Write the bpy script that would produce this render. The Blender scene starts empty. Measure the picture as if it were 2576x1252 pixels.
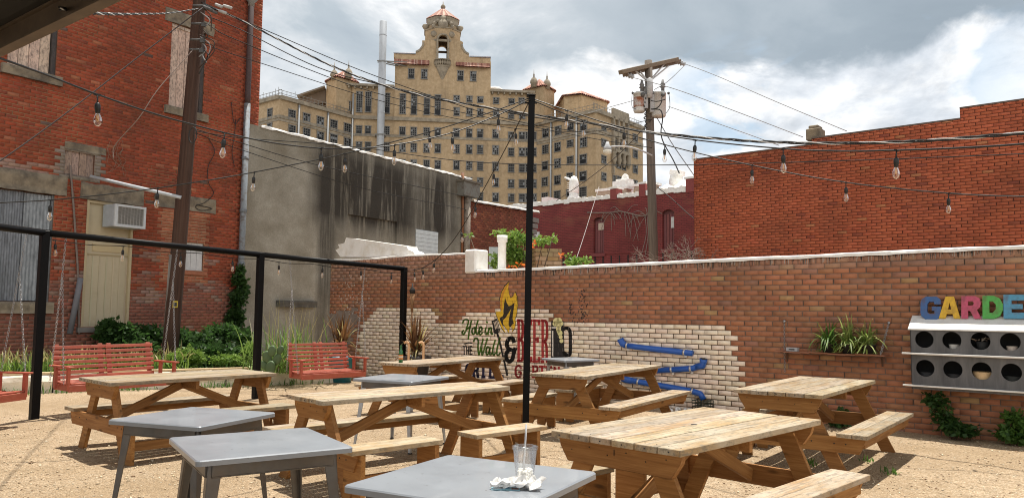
import bpy, bmesh, math, random
import numpy as np
from mathutils import Vector, Matrix
from mathutils.geometry import tessellate_polygon
random.seed(7); RNG = np.random.default_rng(11)
S = bpy.context.scene; COL = S.collection
PI = math.pi
# ---------------------------------------------------------------- camera
F, CX, CY, H = 1934.5, 1288.0, 626.0, 1.5
PITCH, ROLL = math.radians(4.6), math.radians(0.6)
FW = np.array([0, math.cos(PITCH), math.sin(PITCH)]); _u = np.cross([1., 0, 0], FW)
RT = math.cos(ROLL)*np.array([1., 0, 0]) + math.sin(ROLL)*_u
UP = -math.sin(ROLL)*np.array([1., 0, 0]) + math.cos(ROLL)*_u
O = np.array([0, 0, H])
cam = bpy.data.cameras.new('camera'); co = bpy.data.objects.new('camera', cam); COL.objects.link(co)
cam.sensor_width = 36; cam.lens = 36*F/2576; cam.clip_start = .05; cam.clip_end = 2000
co.matrix_world = Matrix(((RT[0], UP[0], -FW[0], 0), (RT[1], UP[1], -FW[1], 0), (RT[2], UP[2], -FW[2], H), (0, 0, 0, 1)))
S.camera = co
# ---------------------------------------------------------------- sky, sun, exposure
SUNAZ = np.array([.30, .954]); ZEN = math.radians(14)
SD = np.array([SUNAZ[0]*math.sin(ZEN), SUNAZ[1]*math.sin(ZEN), math.cos(ZEN)])
sl = bpy.data.lights.new('sun', 'SUN'); sl.energy = 5.0; sl.angle = math.radians(.6); sl.color = (1, .95, .86)
so = bpy.data.objects.new('sun', sl); COL.objects.link(so); so.location = (0, 0, 40)
so.rotation_euler = Vector(SD).to_track_quat('Z', 'Y').to_euler()
S.view_settings.view_transform = 'Standard'; S.view_settings.look = 'None'
S.view_settings.exposure = 0.30; S.view_settings.gamma = 1.0
S.render.engine = 'CYCLES'; S.cycles.max_bounces = 6; S.cycles.diffuse_bounces = 3; S.cycles.transparent_max_bounces = 12
S.cycles.use_denoising = True; S.cycles.filter_width = 1.05
W_ = bpy.data.worlds.new("World"); S.world = W_; W_.use_nodes = True

class NT:
    "small helper round a node tree"
    def __init__(s, t): s.t = t; s.n = t.nodes; s.l = t.links
    def add(s, typ, ins=None, **kw):
        nd = s.n.new(typ)
        for k, v in kw.items(): setattr(nd, k, v)
        for k, v in (ins or {}).items():
            sock = nd.inputs[k]
            if isinstance(v, bpy.types.NodeSocket): s.l.new(v, sock)
            else: sock.default_value = v
        return nd
    def math(s, op, a, b=0.0, clamp=False):
        return s.add('ShaderNodeMath', {0: a, 1: b}, operation=op, use_clamp=clamp).outputs[0]
    def mix(s, f, a, b, mode='MIX'):
        nd = s.add('ShaderNodeMix', data_type='RGBA', blend_type=mode)
        for i, v in ((0, f), (6, a), (7, b)):
            if isinstance(v, bpy.types.NodeSocket): s.l.new(v, nd.inputs[i])
            else: nd.inputs[i].default_value = v if i == 0 else (tuple(v) + (1,))[:4]
        return nd.outputs[2]
    def ramp(s, f, stops, interp='LINEAR'):
        nd = s.add('ShaderNodeValToRGB', {0: f}); r = nd.color_ramp; r.interpolation = interp
        while len(r.elements) < len(stops): r.elements.new(.5)
        for e, (p, c) in zip(r.elements, stops):
            e.position = p; e.color = (tuple(c) + (1,))[:4] if hasattr(c, '__len__') else (c, c, c, 1)
        return nd.outputs[0]
    def noise(s, vec, scale, detail=4, rough=.55, dist=0.0):
        return s.add('ShaderNodeTexNoise', {'Vector': vec, 'Scale': scale, 'Detail': detail, 'Roughness': rough, 'Distortion': dist})
    def mapping(s, vec, scale=(1, 1, 1), loc=(0, 0, 0)):
        return s.add('ShaderNodeMapping', {'Vector': vec, 'Scale': scale, 'Location': loc}).outputs[0]

def sky():
    t = NT(W_.node_tree); t.n.clear()
    sk = t.add('ShaderNodeTexSky', sky_type='NISHITA', sun_disc=False, sun_elevation=PI/2 - ZEN,
               sun_rotation=math.atan2(SUNAZ[0], SUNAZ[1]), air_density=1.2, dust_density=1.0)
    g = t.add('ShaderNodeTexCoord').outputs['Generated']
    sep = t.add('ShaderNodeSeparateXYZ', {0: g}); x, y, z = sep.outputs[:3]
    # a cloud deck seen in perspective: divide by the height of the ray
    zz = t.math('ADD', t.math('MAXIMUM', z, 0.0), .16)
    px, py = t.math('DIVIDE', x, zz), t.math('DIVIDE', y, zz)
    p = t.add('ShaderNodeCombineXYZ', {0: px, 1: py, 2: 0.0}).outputs[0]
    n1 = t.noise(p, .95, 7, .55, .35).outputs[0]
    pd = t.mapping(g, (5.2, 5.2, 10.0), (.35, .1, .62))
    n2 = t.noise(pd, 1.0, 8, .58, .25).outputs[0]
    n3 = t.noise(t.mapping(g, (2.4, 2.4, 5.0), (2.1, .4, 0)), 1.0, 3, .5).outputs[0]
    az = t.math('ARCTAN2', x, y)
    # grey deck with lighter gaps; it thins out to pale cloud on the left
    deck = t.ramp(n1, [(.28, (.27, .325, .38)), (.42, (.33, .39, .445)), (.54, (.44, .495, .545)), (.66, (.68, .71, .74))])
    pale = t.ramp(n2, [(.34, (.37, .43, .49)), (.48, (.46, .52, .57)), (.60, (.68, .71, .74)), (.68, (.95, .95, .95))])
    deck = t.mix(t.ramp(t.math('ADD', az, t.math('MULTIPLY', t.math('SUBTRACT', n3, .5), .5)), [(.0, .85), (.12, 0)]), deck, pale)
    # heaped white cumulus under the deck to the right, blue showing between the heaps
    cum = t.ramp(n2, [(.38, (.52, .57, .63)), (.46, (.66, .70, .75)), (.52, (.82, .84, .86)), (.57, (.91, .91, .91)), (.68, (.99, .985, .98))])
    n5 = t.noise(t.mapping(g, (16, 16, 26), (1.2, 3.3, .8)), 1.0, 6, .6, .5).outputs[0]
    cum = t.mix(1.0, cum, t.ramp(n5, [(.32, .86), (.5, 1.0), (.66, 1.06)]), 'MULTIPLY')
    blue = t.mix(1.0, sk.outputs[0], (.10, .10, .10), 'MULTIPLY')
    blue = t.mix(.6, blue, (.50, .66, .80))
    zb = t.math('ADD', .335, t.math('MULTIPLY', az, .02))
    low = t.math('MULTIPLY', t.math('SUBTRACT', zb, z), 16.0)
    low = t.math('ADD', low, t.math('ADD', t.math('MULTIPLY', t.math('SUBTRACT', n2, .5), 3.4), t.math('MULTIPLY', t.math('SUBTRACT', n3, .5), 2.2)))
    cm = t.math('MULTIPLY', t.ramp(low, [(.15, 0), (.62, 1)]), t.ramp(az, [(-.12, .15), (.10, 1)]))
    c = t.mix(cm, deck, cum)
    n4 = t.noise(t.mapping(g, (6, 6, 11), (4.2, 1.7, .3)), 1.0, 6, .55, .4).outputs[0]
    bm = t.math('MULTIPLY', t.ramp(n4, [(.39, 1), (.46, 0)]), t.math('MULTIPLY', t.math('MULTIPLY', t.ramp(az, [(.12, 0), (.3, 1)]), t.ramp(az, [(.50, 1), (.64, 0)])), t.ramp(z, [(.29, 1), (.34, 0)])))
    c = t.mix(t.math('MULTIPLY', bm, .85), c, blue)
    # overhead sky out of view, dimmed to deepen the shadows
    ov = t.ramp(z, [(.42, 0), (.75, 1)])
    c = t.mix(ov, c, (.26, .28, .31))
    # sky behind the photographer, out of view, brightened to fill the shaded walls
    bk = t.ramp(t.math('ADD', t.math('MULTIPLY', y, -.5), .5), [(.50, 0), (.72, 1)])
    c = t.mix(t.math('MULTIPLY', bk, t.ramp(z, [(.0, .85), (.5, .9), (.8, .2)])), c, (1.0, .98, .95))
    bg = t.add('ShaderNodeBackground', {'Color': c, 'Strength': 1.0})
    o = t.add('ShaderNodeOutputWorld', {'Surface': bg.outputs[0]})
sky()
# ---------------------------------------------------------------- picture points to places
def ray(x, y): return FW + (x-CX)/F*RT - (y-CY)/F*UP
def G(x, y, z=0.0):
    d = ray(x, y); return O + d*(z-H)/d[2]
def D(x, y, Y):
    d = ray(x, y); return O + d*Y/d[1]
def P(p):
    v = np.asarray(p, float) - O; w = v @ FW
    return CX + F*(v @ RT)/w, CY - F*(v @ UP)/w
class Plane:
    "vertical plane: o, direction d, normal n to the yard"
    def __init__(s, o, ang):
        a = math.radians(ang); s.o = np.array([o[0], o[1], 0.]); s.d = np.array([-math.sin(a), math.cos(a), 0.])
        s.n = np.array([-math.cos(a), -math.sin(a), 0.])
        if s.n @ (O - s.o) < 0: s.n = -s.n
    def uz(s, x, y, off=0.0):
        d = ray(x, y); t = ((s.o + s.n*off - O) @ s.n)/(d @ s.n); p = O + t*d
        return np.array([(p - s.o) @ s.d, p[2]])
    def at(s, u, z, off=0.0): return s.o + s.d*u + s.n*off + np.array([0, 0, z])
    def px(s, x, y, off=0.0): return s.at(*s.uz(x, y, off), off)
    def rect(s, x0, y0, x1, y1, off=0.0):
        "u0,z0,u1,z1 of a rectangle seen between these picture edges"
        ym, xm = (y0+y1)/2, (x0+x1)/2
        ua, ub = s.uz(x0, ym, off)[0], s.uz(x1, ym, off)[0]; za, zb = s.uz(xm, y1, off)[1], s.uz(xm, y0, off)[1]
        return min(ua, ub), za, max(ua, ub), zb
# ---------------------------------------------------------------- materials
def lin(h):
    v = [int(h[i:i+2], 16)/255 for i in (0, 2, 4)]
    return tuple(c/12.92 if c <= .04045 else ((c+.055)/1.055)**2.4 for c in v)
MATS = {}
def mat(name, base=None, rough=.8, metal=0.0, var=.25, scale=6.0, bump=.0, bscale=40.0, attr=False, coord='Object', stretch=(1, 1, 1),
        dark=None, dscale=2.0, damt=.5, spec=.5, sheen=None, detail=5):
    "principled surface: base (or vertex colour) broken up by noise, patches of a second tone, noise bump"
    m = bpy.data.materials.new(name); m.use_nodes = True; t = NT(m.node_tree); b = t.n['Principled BSDF']
    if coord == 'gco': vec = t.add('ShaderNodeAttribute', attribute_name='gco').outputs['Vector']
    else: vec = t.add('ShaderNodeTexCoord').outputs[coord]
    if stretch != (1, 1, 1): vec = t.mapping(vec, stretch)
    c = t.add('ShaderNodeAttribute', attribute_name='col').outputs['Color'] if attr else None
    if c is None:
        rgb = t.add('ShaderNodeRGB'); rgb.outputs[0].default_value = tuple(base) + (1,); c = rgb.outputs[0]
    n = t.noise(vec, scale, detail, .6).outputs[0]
    v = t.ramp(n, [(.25, 1-var), (.75, 1+var)])
    c = t.mix(1.0, c, v, 'MULTIPLY')
    if dark is not None:
        n2 = t.noise(vec, dscale, 5, .65).outputs[0]
        c = t.mix(t.math('MULTIPLY', t.ramp(n2, [(.45, 0), (.68, 1)]), damt), c, dark)
    t.l.new(c, b.inputs['Base Color'])
    b.inputs['Roughness'].default_value = rough; b.inputs['Metallic'].default_value = metal
    b.inputs['Specular IOR Level'].default_value = spec
    if bump:
        nb = t.noise(vec, bscale, 3, .6).outputs[0]
        bp = t.add('ShaderNodeBump', {'Strength': bump, 'Distance': .01, 'Height': nb}); t.l.new(bp.outputs[0], b.inputs['Normal'])
    MATS[name] = m; return m
def wood(name, light, dark, rough=.75, attr=True, grey=None, gamt=0.0):
    "boards: long grain, knots, weather patches; grain runs along the board through the gco attribute"
    m = bpy.data.materials.new(name); m.use_nodes = True; t = NT(m.node_tree); b = t.n['Principled BSDF']
    vec = t.add('ShaderNodeAttribute', attribute_name='gco').outputs['Vector']
    g = t.noise(t.mapping(vec, (1.6, 30, 30)), 1.5, 5, .65, .6).outputs[0]
    w = t.noise(t.mapping(vec, (.8, 9, 9)), 1.2, 4, .6, 1.2).outputs[0]
    c = t.mix(t.ramp(g, [(.34, 0), (.62, 1)]), light, dark)
    c = t.mix(t.math('MULTIPLY', t.ramp(w, [(.42, 0), (.66, 1)]), .55), c, dark)
    vo = t.add('ShaderNodeTexVoronoi', {'Vector': t.mapping(vec, (2.2, 7, 7)), 'Scale': 1.0})
    c = t.mix(t.math('MULTIPLY', t.ramp(vo.outputs['Distance'], [(.05, 1), (.14, 0)]), .75), c, tuple(v*.28 for v in dark))
    if grey:
        p = t.noise(t.mapping(vec, (1.2, 3.5, 3.5)), 1.6, 5, .7).outputs[0]
        c = t.mix(t.math('MULTIPLY', t.ramp(p, [(.36, 0), (.60, 1)]), gamt), c, grey)
        p2 = t.noise(t.mapping(vec, (6, 14, 14)), 2.0, 5, .75).outputs[0]
        c = t.mix(t.math('MULTIPLY', t.ramp(p2, [(.50, 0), (.62, 1)]), .7), c, tuple(v*.40 for v in grey))
        p3 = t.noise(t.mapping(vec, (.9, 40, 40)), 1.3, 4, .7).outputs[0]; c = t.mix(t.math('MULTIPLY', t.ramp(p3, [(.54, 0), (.64, 1)]), .6), c, tuple(v*.36 for v in grey))
    if attr: c = t.mix(1.0, c, t.add('ShaderNodeAttribute', attribute_name='col').outputs['Color'], 'MULTIPLY')
    t.l.new(c, b.inputs['Base Color']); b.inputs['Roughness'].default_value = rough; b.inputs['Specular IOR Level'].default_value = .3
    bp = t.add('ShaderNodeBump', {'Strength': .25, 'Distance': .004, 'Height': g}); t.l.new(bp.outputs[0], b.inputs['Normal'])
    MATS[name] = m; return m
def clear(name, tint=(1, 1, 1), through=.8, rough=.02):
    m = bpy.data.materials.new(name); m.use_nodes = True; t = NT(m.node_tree); t.n.clear()
    tr = t.add('ShaderNodeBsdfTransparent', {'Color': tuple(tint) + (1,)}); gl = t.add('ShaderNodeBsdfGlossy', {'Color': (1, 1, 1, 1), 'Roughness': rough})
    fr = t.add('ShaderNodeLayerWeight', {'Blend': .35})
    f = t.math('ADD', t.math('MULTIPLY', fr.outputs['Fresnel'], .45), 1-through, True)
    mx = t.add('ShaderNodeMixShader', {0: f, 1: tr.outputs[0], 2: gl.outputs[0]})
    t.add('ShaderNodeOutputMaterial', {'Surface': mx.outputs[0]}); MATS[name] = m; return m
# ---------------------------------------------------------------- mesh building
def link(name, me, parent=None, m=None):
    o = bpy.data.objects.new(name, me); COL.objects.link(o)
    if parent is not None: o.parent = parent
    if m is not None:
        for q in (m if isinstance(m, (list, tuple)) else [m]): me.materials.append(q)
    return o
def tag(o, label=None, cat=None, group=None, kind=None):
    for k, v in (('label', label), ('category', cat), ('group', group), ('kind', kind)):
        if v: o[k] = v
    return o
def thing(name, label, cat, loc=(0, 0, 0), rz=0.0, group=None):
    o = bpy.data.objects.new(name, None); COL.objects.link(o); o.location = tuple(loc); o.rotation_euler = (0, 0, rz)
    o.empty_display_size = .1
    return tag(o, label, cat, group)
def copy_tree(o, parent=None):
    c = o.copy(); COL.objects.link(c)
    if parent is not None: c.parent = parent
    for ch in list(o.children): copy_tree(ch, c)
    return c
def frame(z, x=None):
    "orthonormal frame whose first axis is z"
    a = np.asarray(z, float); a = a/np.linalg.norm(a)
    h = np.array([0, 0, 1.]) if abs(a[2]) < .95 else np.array([1., 0, 0])
    if x is not None: h = np.asarray(x, float)
    b = np.cross(h, a); b /= np.linalg.norm(b); c = np.cross(a, b)
    return a, b, c
class MB:
    "collects shapes into one mesh, with a vertex colour and a grain coordinate"
    def __init__(s): s.v = []; s.f = []; s.c = []; s.g = []; s.mi = []; s.sm = []
    def raw(s, vs, fs, col=(1, 1, 1), gco=None, mi=0, smooth=False):
        k = len(s.v); s.v += [tuple(map(float, p)) for p in vs]; s.f += [tuple(i+k for i in f) for f in fs]
        s.c += [tuple(col)]*len(vs); s.g += [tuple(map(float, q)) for q in (gco if gco is not None else vs)]
        s.mi += [mi]*len(fs); s.sm += [smooth]*len(fs)
    def hexa(s, cs, col=(1, 1, 1), gco=None, mi=0):
        s.raw(cs, [(0, 3, 2, 1), (4, 5, 6, 7), (0, 1, 5, 4), (1, 2, 6, 5), (2, 3, 7, 6), (3, 0, 4, 7)], col, gco, mi)
    def box(s, c, size, R=None, col=(1, 1, 1), mi=0, grain=0):
        hx, hy, hz = [q/2 for q in size]
        L = np.array([(-hx, -hy, -hz), (hx, -hy, -hz), (hx, hy, -hz), (-hx, hy, -hz), (-hx, -hy, hz), (hx, -hy, hz), (hx, hy, hz), (-hx, hy, hz)])
        g = np.roll(L, -grain, axis=1) + np.array([random.uniform(0, 40), random.uniform(0, 40), random.uniform(0, 40)])
        W = L if R is None else L @ np.asarray(R).T
        s.hexa(W + np.asarray(c, float), col, g, mi)
    def beam(s, a, b, w, h, side=None, col=(1, 1, 1), mi=0):
        "board from a to b: w across (along side), h the other way"
        a, b = np.asarray(a, float), np.asarray(b, float); d = b - a; l = np.linalg.norm(d); x = d/l
        sd = np.asarray(side if side is not None else ((0, 0, 1) if abs(x[2]) < .9 else (1, 0, 0)), float)
        y = sd - x*(sd @ x); y /= np.linalg.norm(y); z = np.cross(x, y)
        s.box((a+b)/2, (l, w, h), np.column_stack([x, y, z]), col, mi)
    def prism(s, poly, A, B, N, o, t, col=(1, 1, 1), mi=0):
        "flat outline in axes A,B at o, thickness t along N"
        A, B, N, o = [np.asarray(q, float) for q in (A, B, N, o)]
        pts = [o + A*p[0] + B*p[1] for p in poly]; n = len(pts)
        off = np.array([random.uniform(0, 40) for _ in range(3)])
        g = [np.array([p[0], p[1], 0]) + off for p in poly]
        tri = tessellate_polygon([[Vector((p[0], p[1], 0)) for p in poly]])
        vs = [p for p in pts] + [p + N*t for p in pts]
        gg = g + [q + np.array([0, 0, t]) for q in g]
        fs = [tuple(f) for f in tri] + [tuple(i+n for i in reversed(f)) for f in tri]
        fs += [(i, (i+1) % n, (i+1) % n + n, i+n) for i in range(n)]
        s.raw(vs, fs, col, gg, mi)
    def tube(s, pts, r, seg=6, col=(1, 1, 1), caps=True, mi=0, smooth=True):
        pts = [np.asarray(p, float) for p in pts]; n = len(pts); rs = r if hasattr(r, '__len__') else [r]*n
        vs = []; up = None
        for i, p in enumerate(pts):
            d = pts[min(i+1, n-1)] - pts[max(i-1, 0)]; a, b, c = frame(d)
            if up is not None:
                b = up - a*(up @ a); b /= max(np.linalg.norm(b), 1e-9); c = np.cross(a, b)
            up = b
            for k in range(seg):
                th = 2*PI*k/seg; vs.append(p + rs[i]*(b*math.cos(th) + c*math.sin(th)))
        fs = [(i*seg+k, i*seg+(k+1) % seg, (i+1)*seg+(k+1) % seg, (i+1)*seg+k) for i in range(n-1) for k in range(seg)]
        if caps: fs += [tuple(reversed(range(seg))), tuple(range((n-1)*seg, n*seg))]
        L = np.cumsum([0] + [np.linalg.norm(pts[i+1]-pts[i]) for i in range(n-1)])
        g = [(L[i], rs[i]*math.cos(2*PI*k/seg), rs[i]*math.sin(2*PI*k/seg)) for i in range(n) for k in range(seg)]
        s.raw(vs, fs, col, g, mi, smooth)
    def lathe(s, prof, c=(0, 0, 0), seg=16, axis=(0, 0, 1), col=(1, 1, 1), mi=0, smooth=True):
        a, b, d = frame(axis); c = np.asarray(c, float); vs = []
        for r, z in prof:
            for k in range(seg):
                th = 2*PI*k/seg; vs.append(c + a*z + r*(b*math.cos(th) + d*math.sin(th)))
        n = len(prof)
        fs = [(i*seg+k, i*seg+(k+1) % seg, (i+1)*seg+(k+1) % seg, (i+1)*seg+k) for i in range(n-1) for k in range(seg)]
        if prof[0][0] > 1e-6: fs.append(tuple(reversed(range(seg))))
        if prof[-1][0] > 1e-6: fs.append(tuple(range((n-1)*seg, n*seg)))
        s.raw(vs, fs, col, None, mi, smooth)
    def build(s, name, m=None, parent=None, bevel=0.0):
        me = bpy.data.meshes.new(name); me.from_pydata(s.v, [], s.f)
        a = me.attributes.new('col', 'FLOAT_COLOR', 'POINT'); a.data.foreach_set('color', np.array([tuple(c[:3]) + (1,) for c in s.c], 'f').ravel())
        a = me.attributes.new('gco', 'FLOAT_VECTOR', 'POINT'); a.data.foreach_set('vector', np.array(s.g, 'f').ravel())
        o = link(name, me, parent, m)
        if any(s.mi): me.polygons.foreach_set('material_index', s.mi)
        if any(s.sm): me.polygons.foreach_set('use_smooth', s.sm)
        me.update()
        if bevel:
            b = o.modifiers.new('edge', 'BEVEL'); b.width = bevel; b.segments = 1; b.limit_method = 'ANGLE'; b.angle_limit = math.radians(50)
        return o
def arrays(name, V, Fq, C=None, m=None, parent=None, smooth=False):
    "mesh straight from arrays of quads (or triangles)"
    V = np.asarray(V, 'f'); Fq = np.asarray(Fq, 'i'); k = Fq.shape[1]
    me = bpy.data.meshes.new(name); me.vertices.add(len(V)); me.vertices.foreach_set('co', V.ravel())
    me.loops.add(Fq.size); me.loops.foreach_set('vertex_index', Fq.ravel())
    me.polygons.add(len(Fq)); me.polygons.foreach_set('loop_start', np.arange(len(Fq), dtype='i')*k)
    me.polygons.foreach_set('loop_total', np.full(len(Fq), k, 'i'))
    if C is not None:
        a = me.attributes.new('col', 'FLOAT_COLOR', 'POINT'); C = np.asarray(C, 'f'); a.data.foreach_set('color', np.concatenate([C, np.ones((len(C), 1), 'f')], 1).ravel())
    if smooth: me.polygons.foreach_set('use_smooth', np.ones(len(Fq), bool))
    me.update(calc_edges=True); me.validate()
    return link(name, me, parent, m)
def smooth_path(pts, k=6):
    pts = [np.asarray(p, float) for p in pts]; out = []
    q = [2*pts[0]-pts[1]] + pts + [2*pts[-1]-pts[-2]]
    for i in range(1, len(q)-2):
        for j in range(k):
            t = j/k; a, b, c, d = q[i-1], q[i], q[i+1], q[i+2]
            out.append(.5*(2*b + (c-a)*t + (2*a-5*b+4*c-d)*t*t + (3*b-a-3*c+d)*t**3))
    return out + [pts[-1]]
# ================================================================= SETTING
from mathutils import noise as mn
def nz(x, y, z=0.0): return mn.fractal(Vector((x, y, z)), .9, 2.0, 4)
# materials
mat('brick', attr=True, rough=.9, var=.13, scale=9, bump=.5, bscale=55, dark=(.07, .045, .035), dscale=.9, damt=.28, spec=.2)
mat('white_paint', (.90, .89, .86), rough=.6, var=.05, scale=5, bump=.3, bscale=22, dark=(.55, .47, .33), dscale=4, damt=.4)
mat('black_steel', (.004, .004, .0045), rough=.5, var=.3, scale=8, spec=.15)
mat('galvanised', (.50, .54, .58), rough=.42, metal=.7, var=.2, scale=9, dark=(.25, .24, .23), dscale=4, damt=.35)
mat('dark_stone', (.10, .09, .075), rough=.95, var=.4, scale=6, bump=.9, bscale=16)
mat('stone', (.25, .205, .145), rough=.95, var=.35, scale=5, bump=.9, bscale=16, dark=(.06, .05, .045), dscale=3.0, damt=.7)
mat('limestone', (.80, .72, .60), rough=.95, var=.2, scale=4, bump=.9, bscale=14, dark=(.36, .24, .13), dscale=2.3, damt=.45)
mat('rust', (.26, .09, .035), rough=.9, var=.5, scale=9, bump=.4)
mat('attr_matte', attr=True, rough=.75, var=.12, scale=9)
mat('attr_paint', attr=True, rough=.5, var=.10, scale=12, dark=(.10, .06, .04), dscale=9, damt=.25)
mat('wire_black', (.012, .012, .012), rough=.45, var=.1)
mat('wire_grey', (.16, .16, .17), rough=.6, var=.1)
def gravel():
    m = bpy.data.materials.new('gravel'); m.use_nodes = True; t = NT(m.node_tree); b = t.n['Principled BSDF']
    v = t.add('ShaderNodeTexCoord').outputs['Object']
    big = t.noise(v, .55, 5, .6).outputs[0]; mid = t.noise(v, 4.5, 6, .7).outputs[0]
    vo = t.add('ShaderNodeTexVoronoi', {'Vector': v, 'Scale': 55.0}); vo2 = t.add('ShaderNodeTexVoronoi', {'Vector': v, 'Scale': 120.0})
    stone = t.ramp(t.add('ShaderNodeSeparateColor', {0: vo.outputs['Color']}).outputs[0], [(0, (.17, .105, .055)), (.22, (.47, .335, .21)), (.65, (.61, .455, .30)), (1, (.77, .645, .48))])
    stone2 = t.ramp(t.add('ShaderNodeSeparateColor', {0: vo2.outputs['Color']}).outputs[1], [(0, (.26, .165, .09)), (.4, (.56, .415, .265)), (1, (.75, .62, .46))])
    c = t.mix(.5, stone, stone2)
    c = t.mix(1.0, c, t.ramp(mid, [(.3, .80), (.7, 1.14)]), 'MULTIPLY')
    c = t.mix(t.ramp(big, [(.36, 0), (.64, .7)]), c, (.40, .285, .17))
    t.l.new(c, b.inputs['Base Color']); b.inputs['Roughness'].default_value = .95; b.inputs['Specular IOR Level'].default_value = .15
    hgt = t.math('ADD', t.math('MULTIPLY', vo.outputs['Distance'], -1.0), t.math('MULTIPLY', mid, .7))
    bp = t.add('ShaderNodeBump', {'Strength': .9, 'Distance': .03, 'Height': hgt}); t.l.new(bp.outputs[0], b.inputs['Normal'])
    MATS['gravel'] = m
gravel()
mat('soil', (.10, .075, .05), rough=1, var=.4, scale=8, bump=.8, bscale=20)
mat('street_ground', (.20, .18, .15), rough=1, var=.3, scale=.4)
# ground: yard gravel with gentle unevenness, plus the land beyond
def sheet(name, x0, x1, y0, y1, nx, ny, zf, m):
    X, Y = np.meshgrid(np.linspace(x0, x1, nx), np.linspace(y0, y1, ny))
    Z = np.array([zf(a, b) for a, b in zip(X.ravel(), Y.ravel())])
    V = np.stack([X.ravel(), Y.ravel(), Z], 1); i = (np.arange(ny-1)[:, None]*nx + np.arange(nx-1)[None]).ravel()
    return arrays(name, V, np.stack([i, i+1, i+nx+1, i+nx], 1), None, m, None, True)
tag(sheet('ground', -900, 900, -300, 1500, 13, 13, lambda x, y: -.06, MATS['street_ground']), kind='structure')
WALL = Plane(G(2470, 1104), 50.3)
FAC = Plane((O + (WALL.px(830, 880) - O)*np.array([1.3, 1.3, 0])), -31.6)
tag(sheet('gravel_yard', -14, 14, -6, 26, 113, 129, lambda x, y: .022*nz(x*.6, y*.6) + .006*nz(x*3, y*3), MATS['gravel']), kind='structure')

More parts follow.
